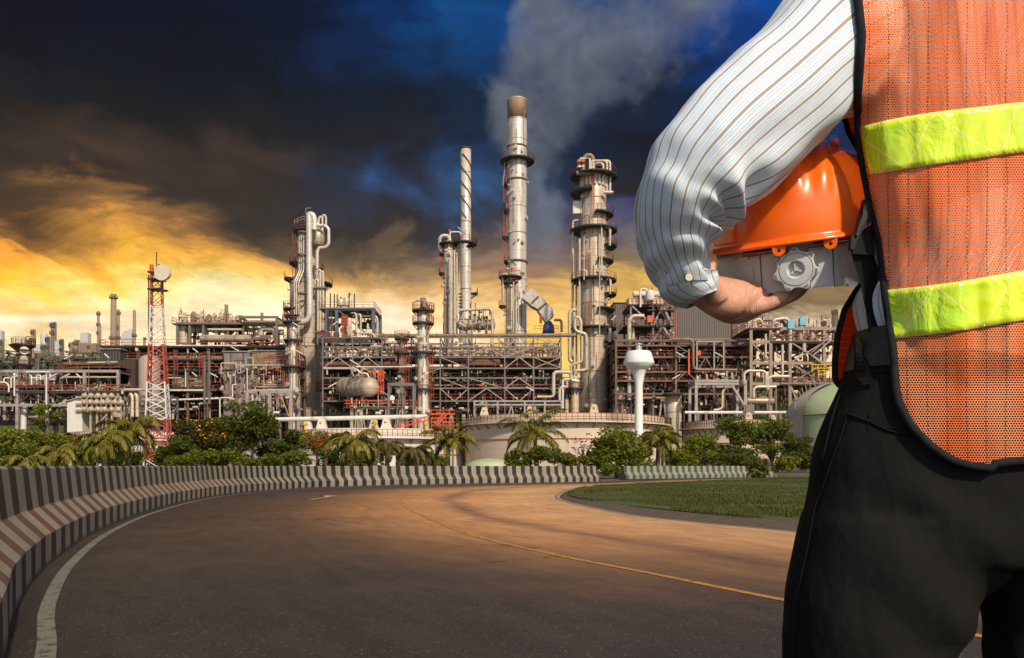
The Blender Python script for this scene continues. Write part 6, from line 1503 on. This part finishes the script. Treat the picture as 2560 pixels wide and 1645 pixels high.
lofts = [loft_y(sh(TOR+PEL[1:], .90), 60, 40), loft_y(sh(LEG1, .82)+[(2628,2080,2170,1.2,.04)], 40, 26), loft_y(sh(LEG2, .82)+[(2620,2690,2780,1.22,.04)], 40, 26),
  chain([(2190,40,1.16,120),(2060,150,1.13,118),(1800,370,1.11,100),(1700,500,1.12,88),(1712,600,1.15,70),(1738,700,1.19,46),(1760,735,1.20,40)]),
  chain([(3010,60,1.17,110),(3110,400,1.19,95),(3160,640,1.17,75),(3155,850,1.13,48),(3150,900,1.12,46)]),
  palm_rings([(1712,690,740,1.195,.026),(1745,688,766,1.203,.031),(1785,690,792,1.216,.037),(1825,698,808,1.228,.042),(1862,704,806,1.238,.044),(1892,710,794,1.245,.041),(1914,720,776,1.25,.032)]),
  chain([(1768,742,1.188,30),(1800,754,1.190,37),(1832,760,1.198,33),(1852,750,1.208,22)]),
  chain([(1872,770,1.214,25),(1912,764,1.206,18.5),(1945,747,1.202,17),(1962,722,1.206,15),(1966,700,1.214,12)]),
  chain([(1880,764,1.236,25),(1930,757,1.229,20),(1968,741,1.226,18),(1988,716,1.229,16),(1990,692,1.236,12)]),
  chain([(1884,758,1.258,25),(1940,750,1.254,20),(1986,734,1.252,18),(2010,712,1.254,15.5),(2012,690,1.260,12)]),
  chain([(1882,750,1.281,24),(1936,742,1.280,19),(1976,728,1.279,17),(1998,708,1.280,14.5),(2000,690,1.284,11)]),
  chain([(1795,748,1.175,27),(1778,712,1.160,21),(1772,676,1.158,18),(1778,646,1.166,15)]),
  [ [Vector((wx+rx*math.cos(a), 1.17+oy+ry*math.sin(a), z)) for a in [6.28319*k/32 for k in range(32)]] for z, rx, ry, oy in
    ((1.50,.075,.07,0),(1.56,.062,.064,.005),(1.61,.058,.062,.015),(1.635,.060,.075,.03),(1.66,.068,.092,.02),(1.70,.074,.098,.01),(1.74,.078,.100,.005),(1.79,.076,.098,0),(1.83,.064,.085,-.005),(1.855,.040,.055,-.005),(1.865,.012,.02,-.005)) ],
  tube_rings([(Vector((wx,1.255,1.755)),.011),(Vector((wx,1.275,1.725)),.014),(Vector((wx,1.272,1.705)),.016),(Vector((wx,1.255,1.70)),.010)]),
  tube_rings([(Vector((wx-.022,1.258,1.672)),.007),(Vector((wx,1.266,1.672)),.009),(Vector((wx+.022,1.258,1.672)),.007)])]
for s in (-1, 1):
    lofts.append(tube_rings([(Vector((wx+s*.078,1.165,1.70)),.010),(Vector((wx+s*.086,1.155,1.73)),.013),(Vector((wx+s*.080,1.165,1.76)),.010)]))
for k in range(4):      # relaxed right hand
    lofts.append(chain([(3130+k*16,940,1.115,20),(3128+k*16,1000,1.11,13),(3126+k*15,1040,1.12,12),(3124+k*14,1060-abs(k-1.5)*8,1.13,10)]))
lofts += [chain([(3152,870,1.125,44),(3154,910,1.12,46),(3154,955,1.115,44)]), chain([(3120,900,1.115,22),(3098,945,1.10,16),(3092,985,1.10,12)])]
body, _, _ = joined_remesh('body', lofts, .0030, skin, worker, 3)
mb = MB(); rows = []
for z, rx, ry, oy in ((1.66,.070,.09,.0),(1.70,.079,.102,-.002),(1.75,.084,.106,-.003),(1.80,.083,.105,-.004),(1.84,.070,.092,-.005),(1.868,.045,.06,-.005),(1.88,.012,.02,-.005)):
    rows.append([Vector((wx+rx*math.cos(a), 1.165+oy+ry*math.sin(a), z+(.035 if math.sin(a) > .55 and z < 1.78 else 0)+.004*noise.noise((a*8,z*30,1)))) for a in [6.28319*k/40 for k in range(40)]])
mb.loft(rows, True); mb.build('hair', mat('black_hair', (.012,.010,.009), .5, 0, .3, 30), worker)

# ------------------------------------------------------------------ safety vest
def mesh_cloth(name, base, dark, pitch=.0034, hole=.10, lines=True):
    m, n, b = new_mat(name); u, v, _ = n.sep(n.add('ShaderNodeUVMap').outputs[0]); P = n.add('ShaderNodeTexCoord').outputs['Object']
    vv = n.m('DIVIDE', v, pitch*.87); row = n.m('FLOOR', vv); uo = n.m('ADD', n.m('DIVIDE', u, pitch), n.m('MULTIPLY', n.m('MODULO', row, 2.0), .5))
    fx = n.m('SUBTRACT', n.m('FRACT', uo), .5); fy = n.m('SUBTRACT', n.m('FRACT', vv), .5); r2 = n.m('ADD', n.m('MULTIPLY', fx, fx), n.m('MULTIPLY', fy, fy))
    holes = n.m('LESS_THAN', r2, n.smooth(n.m('ADD', v, n.m('MULTIPLY', n.m('ABSOLUTE', n.m('ADD', u, .09)), .12)), .158, .154, hole*.72, hole*1.4))
    c = n.mix(n.smooth(n.noise(n.scale(P, (9,9,1.4)), 2.2, 4, .5), .35, .68), dark, base)
    if lines:
        w_ = n.m('MULTIPLY', n.m('SUBTRACT', n.noise(P, 6, 2), .5), .012); f = n.m('ABSOLUTE', n.m('SUBTRACT', n.m('FRACT', n.m('DIVIDE', n.m('ADD', u, w_), .0262)), .5))
        dash = n.m('LESS_THAN', n.m('FRACT', n.m('DIVIDE', v, .0052)), .62); ln = n.m('MULTIPLY', n.m('LESS_THAN', f, .032), dash)
        c = n.mix(n.m('MULTIPLY', ln, .85), c, (.16,.02,.008))
    n.l.new(c, b.inputs['Base Color']); b.inputs['Roughness'].default_value = .55; b.inputs['Specular IOR Level'].default_value = .3
    bp = n.add('ShaderNodeBump'); bp.inputs['Strength'].default_value = .4; bp.inputs['Distance'].default_value = .02; n.l.new(n.noise(n.scale(P, (9,9,1.3)), 2.0, 3, .5), bp.inputs['Height']); n.l.new(bp.outputs[0], b.inputs['Normal'])
    tl = n.add('ShaderNodeBsdfTranslucent'); n.l.new(c, tl.inputs[0]); mx = n.add('ShaderNodeMixShader'); mx.inputs[0].default_value = .25; n.l.new(b.outputs[0], mx.inputs[1]); n.l.new(tl.outputs[0], mx.inputs[2])
    tp = n.add('ShaderNodeBsdfTransparent'); m2 = n.add('ShaderNodeMixShader'); n.l.new(holes, m2.inputs[0]); n.l.new(mx.outputs[0], m2.inputs[1]); n.l.new(tp.outputs[0], m2.inputs[2])
    n.l.new(m2.outputs[0], n.n['Material Output'].inputs[0]); return m
EB = [(-160,2128),(-60,2136),(0,2146),(86,2155),(170,2150),(240,2145),(343,2147),(429,2161),(514,2178),(600,2199),(680,2208),(759,2217),(866,2233),(973,2241),(1010,2250),(1037,2263),(1063,2278),(1085,2297),(1113,2325),(1140,2362),(1158,2398),(1168,2440),(1171,2480)]
SP = 2590.0
def vest_edge(y): return float(np.interp(y, [q[0] for q in EB], [q[1] for q in EB]))
def vest_free(px, py):
    a = SP-min(vest_edge(py), 2245)+14; q = min(.985, abs((px-SP)/a))
    d = 1.166-.134*(1-q**2.3)**(1/2.3)
    d += .0050*noise.noise((px*.012, py*.0035, 1))+.0028*noise.noise((px*.035, py*.006, 4))
    if py > 885: d += .010*min(1, (py-885)/120)+.006*math.sin(px*.02+1)*min(1, (py-885)/150)
    # bunched folds at the shoulder blade and the waist
    d -= .006*math.exp(-((px-2235)/38)**2-((py-205)/45)**2)+.005*math.exp(-((px-2420-(py-150)*.15)/22)**2)*max(0, 1-py/300)
    d += .006*math.exp(-((px-2300)/40)**2-((py-640)/90)**2)
    return d
def obj_bvh(o):
    w_ = parent_world(o); return BVHTree.FromPolygons([v.co+w_ for v in o.data.vertices], [tuple(p.vertices) for p in o.data.polygons])
UND = [bvh, obj_bvh(sleeve_o), obj_bvh(shirt_o), obj_bvh(belt_o)]
GX, GY = np.arange(2080, 3121, 8.0), np.arange(-190, 1201, 8.0)
VD = np.array([[vest_free(px, py) for px in GX] for py in GY])
for j, py in enumerate(GY):                   # the vest lies on whatever is under it
    for i, px in enumerate(GX):
        dv = (at(px, py, 1.0)-EYE)
        for q in UND:
            h = q.ray_cast(EYE, dv.normalized())
            if h[0] is not None: VD[j, i] = min(VD[j, i], h[0].y-.0075)
for _ in range(2):
    E_ = np.pad(VD, 1, mode='edge'); S_ = (E_[:-2,1:-1]+E_[2:,1:-1]+E_[1:-1,:-2]+E_[1:-1,2:]+2*VD)/6; VD = np.minimum(S_, VD+.0015)
def vest_depth(px, py):
    fx, fy = (px-GX[0])/8, (py-GY[0])/8; i = int(max(0, min(len(GX)-2, fx))); j = int(max(0, min(len(GY)-2, fy))); u, v = fx-i, fy-j
    return float((VD[j,i]*(1-u)+VD[j,i+1]*u)*(1-v)+(VD[j+1,i]*(1-u)+VD[j+1,i+1]*u)*v)
def vest_pt(px, py, off=0.0): return at(px, py, vest_depth(px, py)-off)
ysr = spline([[y] for y in np.concatenate([np.linspace(-160,1000,60), np.linspace(1006,1171,40)])], 180)[:,0]; NC = 150
mb = MB(); rings = []; uv = []
for y in ysr:
    e = vest_edge(y); rr_ = []
    for k in range(NC+1):
        px = e+(2*SP-2*e)*k/NC; yy = y-max(0,(y-1100)/71)*20*math.exp(-((px-SP)/140)**2); p = vest_pt(px, yy); rr_.append(p); uv.append(((px-SP)/F*1.06, (1165-yy)/F*1.06))
    rings.append(rr_)
mb.loft(rings, False, False, True, uv)
vest = mb.build('vest', mesh_cloth('orange_mesh', (1.0,.36,.165), (1.0,.21,.05), .0037, .112), worker)
# lower strip of the back has wider open mesh: a skirt panel hanging from the waist
# front panel seen past the side of the body
FE = [(-100,2180),(200,2160),(262,2118),(287,2110),(330,2121),(380,2150),(430,2205),(560,2235),(660,2195),(700,2160),(716,2149),(745,2130),(775,2112),(835,2096),(900,2088),(945,2088),(962,2096)]
mb = MB(); rings = []; uv = []
for y in np.linspace(-100, 962, 110):
    e = float(np.interp(y, [q[0] for q in FE], [q[1] for q in FE])); rr_ = []
    for k in range(31):
        t_ = k/30; px = e+(2560-e)*t_; d_ = 1.215+.10*(1-(1-t_)**2.2); rr_.append(at(px,y,d_)); uv.append(((px-e)/F*1.2, (1165-y)/F*1.2))
    rings.append(rr_)
mb.loft(rings, False, False, True, uv)
red_mesh, n, b = new_mat('red_front_mesh'); u, v, _ = n.sep(n.add('ShaderNodeUVMap').outputs[0]); f = n.m('FRACT', n.m('DIVIDE', v, .0098))
n.l.new(n.mix(n.m('LESS_THAN', f, .22), (.95,.045,.014), (1.0,.20,.06)), b.inputs['Base Color']); b.inputs['Roughness'].default_value = .5
tl = n.add('ShaderNodeBsdfTranslucent'); tl.inputs[0].default_value = (1.0,.07,.02,1); mx = n.add('ShaderNodeMixShader'); mx.inputs[0].default_value = .5; n.l.new(b.outputs[0], mx.inputs[1]); n.l.new(tl.outputs[0], mx.inputs[2]); n.l.new(mx.outputs[0], n.n['Material Output'].inputs[0])
mb.build('vest_front', red_mesh, worker)
pipe_m = cloth('black_binding', (.016,.017,.020), weave=1400)
def ribbon_tube(pts, r, name, m, flat=1.0): MB().tube(pts, r, 10).build(name, m, worker)
edge = [vest_pt(vest_edge(y)-1, y, .001) for y in np.linspace(-150, 1171, 150)]
edge += [vest_pt(px, 1171-20*math.exp(-((px-SP)/140)**2), .001) for px in np.linspace(2490, 2*SP-2490, 24)]
edge += [vest_pt(2*SP-vest_edge(y)+1, y, .001) for y in np.linspace(1171, -150, 90)]
ribbon_tube(edge, .0056, 'vest_binding', pipe_m)
ribbon_tube([at(float(np.interp(y, [q[0] for q in FE], [q[1] for q in FE])), y, 1.214) for y in np.linspace(205, 430, 30)], .0042, 'front_binding', pipe_m)
ribbon_tube([at(float(np.interp(y, [q[0] for q in FE], [q[1] for q in FE]))-1, y, 1.214) for y in np.linspace(700, 962, 40)]+[at(2108,955,1.216), at(2128,930,1.218), at(2146,880,1.22)], .0046, 'front_binding', pipe_m)
# reflective bands
tape, n, b = new_mat('reflective_tape'); u, v, _ = n.sep(n.add('ShaderNodeUVMap').outputs[0]); P = n.add('ShaderNodeTexCoord').outputs['Object']
tri = n.m('MULTIPLY', n.m('ABSOLUTE', n.m('SUBTRACT', n.m('FRACT', n.m('DIVIDE', u, .112)), .5)), 2.0); zz = n.m('LESS_THAN', n.m('ABSOLUTE', n.m('SUBTRACT', tri, v)), .030)
rim = n.m('GREATER_THAN', n.m('ABSOLUTE', n.m('SUBTRACT', v, .5)), .40); sti = n.m('MULTIPLY', n.m('GREATER_THAN', n.m('ABSOLUTE', n.m('SUBTRACT', v, .5)), .455), n.m('LESS_THAN', n.m('FRACT', n.m('DIVIDE', u, .004)), .55))
c = n.mix(n.smooth(n.noise(P, 9, 4), .35, .7), (.50,.92,.004), (.78,.98,.008)); c = n.mix(n.m('MULTIPLY', rim, .55), c, (.86,.95,.04)); c = n.mix(zz, c, (.93,.97,.16)); c = n.mix(n.m('MULTIPLY', sti, .8), c, (.98,1.0,.45))
n.l.new(c, b.inputs['Base Color']); b.inputs['Roughness'].default_value = .18; b.inputs['Coat Weight'].default_value = 1.0; b.inputs['Coat Roughness'].default_value = .03
bp = n.add('ShaderNodeBump'); bp.inputs['Strength'].default_value = .75; bp.inputs['Distance'].default_value = .012; n.l.new(n.noise(n.scale(P, (2,2,1)), 11, 4, .55, .6), bp.inputs['Height'])
b2 = n.add('ShaderNodeBump'); b2.inputs['Strength'].default_value = .6; b2.inputs['Distance'].default_value = .001; n.l.new(n.m('ADD', zz, sti), b2.inputs['Height']); n.l.new(bp.outputs[0], b2.inputs['Normal']); n.l.new(b2.outputs[0], b.inputs['Normal']); n.l.new(b2.outputs[0], b.inputs['Coat Normal'])
for top, bot in (([(2147,318),(2230,298),(2330,281),(2440,268),(2560,255),(2640,252),(2850,275),(3034,318)], [(2171,438),(2280,420),(2400,402),(2560,380),(2640,376),(2850,398),(3010,438)]),
                 ([(2216,725),(2310,715),(2420,700),(2560,676),(2640,672),(2850,700),(2965,725)], [(2234,846),(2330,836),(2440,821),(2560,801),(2640,798),(2850,822),(2947,846)])):
    T, B_ = spline(top, 120), spline(bot, 120); mb = MB(); rings = []; uv = []; L_ = 0
    for i in range(120):
        rr_ = []
        for k in range(9):
            p = T[i]*(1-k/8)+B_[i]*k/8; rr_.append(vest_pt(p[0], p[1], .0030)); uv.append((T[i][0]/F*1.05, 1-k/8))
        rings.append(rr_)
    mb.loft(rings, False, False, True, uv)
    o = mb.build('reflective_band', tape, worker); sd = o.modifiers.new('thickness', 'SOLIDIFY'); sd.thickness = .0012; sd.offset = -1
# side strap with its release buckle
web, n, b = new_mat('black_webbing'); P = n.add('ShaderNodeTexCoord').outputs['Object']; wv = n.m('MULTIPLY', n.m('SINE', n.m('MULTIPLY', n.sep(P)[2], 2600)), n.m('SINE', n.m('MULTIPLY', n.sep(P)[0], 3000)))
n.l.new(n.mix(n.smooth(wv, -.4, .6), (.003,.003,.004), (.012,.012,.012)), b.inputs['Base Color']); b.inputs['Roughness'].default_value = .7; b.inputs['Specular IOR Level'].default_value = .15
sp_ = spline([(2150,590,1.128),(2158,640,1.134),(2176,700,1.140),(2192,780,1.142),(2203,850,1.140),(2208,880,1.138)], 30); mb = MB(); rr_ = []
for i, p in enumerate(sp_):
    w_ = 27; rr_.append([at(p[0]-w_, p[1]+4, p[2]), at(p[0]-w_, p[1]+4, p[2]-.0015), at(p[0]+w_, p[1]-4, p[2]-.0035), at(p[0]+w_, p[1]-4, p[2]-.002)])
mb.loft(rr_, True, True, False); mb.build('strap', web, worker)
blk = mat('black_plastic', (.006,.006,.007), .5, 0, .15, 20, spec=.2)
def plate(poly, d, th):
    A = [at(x_,y_,d) for x_,y_ in poly]; return MB().loft([[p for p in A], [p+Vector((0,-th,0)) for p in A]], True, True, False)
bk = plate([(2154,502),(2170,506),(2173,560),(2152,578),(2136,606),(2130,628),(2120,626),(2122,604),(2136,574),(2146,536)], 1.124, .008).build('buckle', blk, worker)
plate([(2158,512),(2166,514),(2166,548),(2152,566),(2142,592),(2138,588),(2146,562),(2154,540)], 1.1155, .003).build('buckle_clip', mat('grey_black_plastic', (.018,.018,.02), .4, spec=.25), bk)
bk.children[0].location = (0,0,0) if False else bk.children[0].location
plate([(2135,590),(2178,560),(2185,640),(2128,636)], 1.1285, .004).build('strap_loop', web, worker)

# ------------------------------------------------------------------ hard hat held under the arm
hat = thing('hard_hat', 'glossy orange hard hat with grey ratchet headband, held under the arm', 'hard hat', at(1985,606,1.30))
hat.rotation_euler = (R(13), R(-3.2), R(-19.5))
hat_m, n, b = new_mat('orange_plastic'); P = n.add('ShaderNodeTexCoord').outputs['Object']
n.l.new(n.mix(n.noise(P, 18, 4), (.92,.135,.004), (.98,.17,.006)), b.inputs['Base Color']); n.l.new(n.ramp(n.noise(P, 60, 6, .7), [(.35,.26),(.7,.40)]), b.inputs['Roughness']); b.inputs['Coat Weight'].default_value = .35; b.inputs['Coat Roughness'].default_value = .16
grey_m = mat('grey_plastic', (.52,.55,.56), .42, 0, .06, 14, bump=.05, bscale=200)
def local(mb, name, m, parent): o = mb.build(name, m); o.parent = parent; return o
HA, HB, HH = .140, .158, .150
def dome_pt(th, t, off=0):
    f = (1-t**2.5)**(1/2.15); x_, y_ = HA*math.cos(th)*f, HB*math.sin(th)*f; z_ = HH*t
    r_ = 0
    for x0, w_, h_ in ((0,.017,.0065),(-.042,.010,.005),(.042,.010,.005)):
        q = abs(x_-x0)/w_; r_ += h_*max(0, 1-q**4)*min(1, max(0, (t-.30)/.25)) if q < 1 else 0
    nrm = Vector((math.cos(th)*f/HA, math.sin(th)*f/HB, t**1.5/HH*1.1+.001)).normalized()
    return Vector((x_,y_,z_))+nrm*(r_+off)
mb = MB(); rings = []
for k in range(46): t = min(.9995, (k/45)); t = 1-(1-t)**1.5; rings.append([dome_pt(6.28319*j/160, min(.9995,t)) for j in range(160)])
lip = [(1.0,0,0),(1.022,0,.0005),(1.060,0,-.003),(1.068,0,-.0055),(1.060,0,-.008),(1.01,0,-.0055),(.965,0,-.004)]
pre = []
for s, _, z_ in reversed(lip[1:]):
    pre.append([Vector((HA*math.cos(a)*s, HB*math.sin(a)*s*(1.0 if math.sin(a) < 0 else 1+.10*math.sin(a)), z_)) for a in [6.28319*j/160 for j in range(160)]])
mb.loft(pre+rings, False); local(mb, 'shell', hat_m, hat)
mb = MB(); mb.loft([[dome_pt(6.28319*j/80, min(.999, t), -.004) for j in range(80)] for t in np.linspace(0.0,.999,14)], False); local(mb, 'shell_inside', mat('inner_orange', (.45,.07,.005), .5), hat)
mb = MB(); rows = []
for a in np.linspace(R(200), R(232), 10):     # raised accessory slot on the side
    rows.append([dome_pt(a, .06, 0), dome_pt(a, .06, .007), dome_pt(a, .33, .0075), dome_pt(a, .36, .001)])
mb.loft(rows, False, False, False); mb.add(rows[0], [(0,1,2,3)]); mb.add(rows[-1], [(3,2,1,0)]); local(mb, 'accessory_slot', hat_m, hat)
def arc_plate(phi0, phi1, rad, z0, z1, th, n=14):
    """Curved plate round the head; phi 0 is the back of the head."""
    mb = MB(); rows = []
    for a in np.linspace(R(phi0), R(phi1), n):
        o = Vector((math.sin(a)*rad, -math.cos(a)*rad*1.10, 0)); e = Vector((math.sin(a), -math.cos(a), 0)).normalized()
        rows.append([o+Vector((0,0,z0)), o+e*th*.8+Vector((0,0,z0)), o+e*th+Vector((0,0,z0+.003)), o+e*th+Vector((0,0,z1-.003)), o+e*th*.8+Vector((0,0,z1)), o+Vector((0,0,z1))])
    mb.loft(rows, True, True, False); return mb
local(arc_plate(-150, 150, .117, -.064, -.012, .0022, 50), 'headband', grey_m, hat)
local(arc_plate(-88, -38, .120, -.072, -.008, .003), 'side_plate', grey_m, hat)
for p0, p1 in ((-47,-24),(24,48)):
    sp2 = local(arc_plate(p0, p1, .1235, -.076, -.016, .0045), 'ratchet_arm', grey_m, hat)
    lz = MB(); lz_ = arc_plate(p0+4, p1-5, .1282, -.062, -.030, .0012); local(lz_, 'inset', grey_m, sp2)
    for z_ in (-.0755, -.0175):
        a = R((p0+p1)/2); o = Vector((math.sin(a)*.1285, -math.cos(a)*.1285*1.10, z_)); local(MB().box(o, (.016,.006,.005), Matrix.Rotation(a, 3, 'Z')), 'clip', grey_m, sp2)
for p0, p1 in ((-23,-8),(8,23)): local(arc_plate(p0, p1, .1235, -.074, -.016, .004), 'ratchet_housing', grey_m, hat)
for p0, p1 in ((-60,-40),(-12,12),(40,60)): local(arc_plate(p0, p1, .116, -.018, .012, .003), 'suspension_tab', grey_m, hat)
# ratchet knob
kc = Vector((-.002, -.1235*1.10-.004, -.0435)); mb = MB(); rows = []; NK = 126
def lobe(a): return .0285+.0050*max(0, math.cos(7*a))**.8-.0016*max(0, -math.cos(7*a))
def ring_k(s, y): return [kc+Vector((lobe(a+.2)*s*math.cos(a), y, lobe(a+.2)*s*math.sin(a))) for a in [6.28319*k/NK for k in range(NK)]]
def ring_c(r, y): return [kc+Vector((r*math.cos(a), y, r*math.sin(a))) for a in [6.28319*k/NK for k in range(NK)]]
mb.loft([ring_k(1,0), ring_k(1,-.010), ring_k(.965,-.012), ring_c(.0245,-.0125), ring_c(.0236,-.0105), ring_c(.0225,-.0130), ring_c(.0130,-.0135), ring_c(.0115,-.0120), ring_c(.0105,-.0070), ring_c(.0062,-.0065), ring_c(.0055,-.0085), ring_c(.0002,-.0088)], False, True, False)
knob = local(mb, 'ratchet_knob', mat('pale_grey_plastic', (.56,.59,.61), .38, 0, .05, 20), hat)
mb = MB()
for k in range(3):
    a = R(98+120*k); dv = Vector((math.cos(a),0,math.sin(a))); mb.beam(kc+Vector((0,-.0102,0)), kc+dv*.0088+Vector((0,-.0102,0)), .0022, .0026)
mb.cyl(kc+Vector((0,-.008,0)), kc+Vector((0,-.0120,0)), .0022, 12); local(mb, 'spokes', MATS['pale_grey_plastic'], knob)
for k in range(7):
    a = 6.28319*k/7-.2; o = kc+Vector((.0287*math.cos(a), -.0118, .0287*math.sin(a))); local(MB().box(o, (.0030,.0022,.0072), Matrix.Rotation(-a, 3, 'Y')), 'notch', mat('dark_grey_plastic', (.20,.215,.225), .5), knob)
# orange lugs with holes hanging from the rim
for x_ in (-.0235, .047):
    yb = -HB*1.058*math.sqrt(1-(x_/HA)**2); lug = MB(); N_ = 28; outer, hole_ = [], []
    for k in range(N_):
        a = 6.28319*k/N_; s_, c_ = math.sin(a), math.cos(a); zz_ = -.0135+.0078*s_
        if s_ > 0: outer.append(Vector((x_+.0092*c_*1.05, yb+.001, -.0135+.0105*min(1, s_*1.6))))
        else: outer.append(Vector((x_+.0088*c_, yb+.001, zz_)))
        hole_.append(Vector((x_+.0026*c_, yb+.001, -.0135+.0026*s_)))
    dv = Vector((0,.003,0))
    lug.loft([outer, hole_, [p+dv for p in hole_], [p+dv for p in outer], outer], False, True, False); local(lug, 'lug', hat_m, hat)
# metal blocks added to stand in for the reflection on the crown ridges
p = dome_pt(R(-48), .90, -.010); local(MB().box(p, (.017,.016,.022), Matrix.Rotation(.5, 3, 'X')).box(p+Vector((.018,.004,.004)), (.012,.016,.020), Matrix.Rotation(.5, 3, 'X')), 'ridge_glint', mat('glint_metal', (.62,.58,.53), .15, 1.0, .1, 20), hat)
# ------------------------------------------------------------------ smoke and air
def box_obj(name, x0, x1, y0, y1, z0, z1, m, kind='stuff'):
    mb = MB().box(((x0+x1)/2, (y0+y1)/2, (z0+z1)/2), (x1-x0, y1-y0, z1-z0)); o = mb.build(name, m); o['kind'] = kind; return o
def smoke_mat(name, d, px0, px1, py0, py1, left, right, dens, colr, thick, yc, soft=(70, 150), nz=.035):
    m = bpy.data.materials.new(name); m.use_nodes = True; n = NT(m.node_tree); n.n.clear(); P = n.add('ShaderNodeTexCoord').outputs['Object']
    x, y, z = n.sep(P); px = n.m('ADD', n.m('MULTIPLY', x, F/d), 1280); py = n.m('SUBTRACT', HOR, n.m('MULTIPLY', n.m('SUBTRACT', z, H), F/d))
    t = n.m('DIVIDE', n.m('SUBTRACT', py, py0), py1-py0, clamp=True); W_ = px1-px0
    L = n.m('MULTIPLY_ADD', n.ramp(t, [((a-py0)/(py1-py0), ((b_-px0)/W_,)*3) for a, b_ in left]), W_, px0); Rr = n.m('MULTIPLY_ADD', n.ramp(t, [((a-py0)/(py1-py0), ((b_-px0)/W_,)*3) for a, b_ in right]), W_, px0)
    f1 = n.m('MINIMUM', n.m('DIVIDE', n.m('SUBTRACT', px, L), soft[0]), n.m('DIVIDE', n.m('SUBTRACT', Rr, px), n.m('MINIMUM', soft[1], n.m('MULTIPLY', n.m('SUBTRACT', Rr, L), .40))))
    f1 = n.m('MINIMUM', f1, n.m('DIVIDE', n.m('SUBTRACT', thick, n.m('ABSOLUTE', n.m('SUBTRACT', y, yc))), thick*.6)); f1 = n.m('MINIMUM', f1, 1.1)
    big = n.noise(P, nz*1.5, 9, .60, .5); fine = n.noise(n.vm('ADD', P, (31, 7, 3)), nz*6, 6, .6)
    f1 = n.m('ADD', f1, n.m('ADD', n.m('MULTIPLY', n.m('SUBTRACT', big, .5), 3.4), n.m('MULTIPLY', n.m('SUBTRACT', fine, .5), .9)))
    e = n.m('MULTIPLY', n.m('MULTIPLY', n.smooth(f1, .10, 1.0), n.smooth(n.noise(n.vm('ADD', P, (5, 60, 9)), nz*3.2, 8, .65, 1.0), .34, .66, .25, 1.35)), n.smooth(t, 1.0, .84))
    v = n.add('ShaderNodeVolumePrincipled'); v.inputs['Color'].default_value = tuple(colr)+(1,); n.l.new(n.m('MULTIPLY', e, dens), v.inputs['Density']); v.inputs['Anisotropy'].default_value = 0
    n.l.new(v.outputs[0], n.add('ShaderNodeOutputMaterial').inputs['Volume']); return m
ds = 250
m = smoke_mat('steam_plume', ds, 1150, 1900, -80, 680,
   [(-80,1290),(0,1272),(60,1258),(120,1258),(170,1238),(240,1212),(310,1226),(390,1252),(480,1252),(680,1290)],
   [(-80,1900),(0,1860),(90,1790),(170,1690),(230,1610),(280,1530),(335,1465),(352,1405),(450,1415),(560,1410)], .080, (.44,.56,.80), 15, ds, (45, 190))
box_obj('smoke', X(1130,ds), X(1930,ds), ds-16, ds+16, Z(690,ds), Z(-120,ds), m)
d2 = 420
m = smoke_mat('brown_smoke', d2, 1900, 2300, 640, 840, [(640,1940),(720,1960),(770,2010),(840,2040)], [(640,2260),(740,2200),(800,2110),(840,2090)], .035, (.55,.40,.26), 18, d2, (30, 60), .03)
box_obj('smoke', X(1900,d2), X(2300,d2), d2-20, d2+9, Z(835,d2), Z(640,d2), m)
hm = bpy.data.materials.new('haze_air'); hm.use_nodes = True; n = NT(hm.node_tree); n.n.clear(); v = n.add('ShaderNodeVolumePrincipled'); v.inputs['Density'].default_value = .00013; v.inputs['Color'].default_value = (1.0,.94,.85,1); v.inputs['Anisotropy'].default_value = .78
n.l.new(v.outputs[0], n.add('ShaderNodeOutputMaterial').inputs['Volume'])
box_obj('haze', -S-10, S+10, -75, 1510, -1.2, 170, hm)
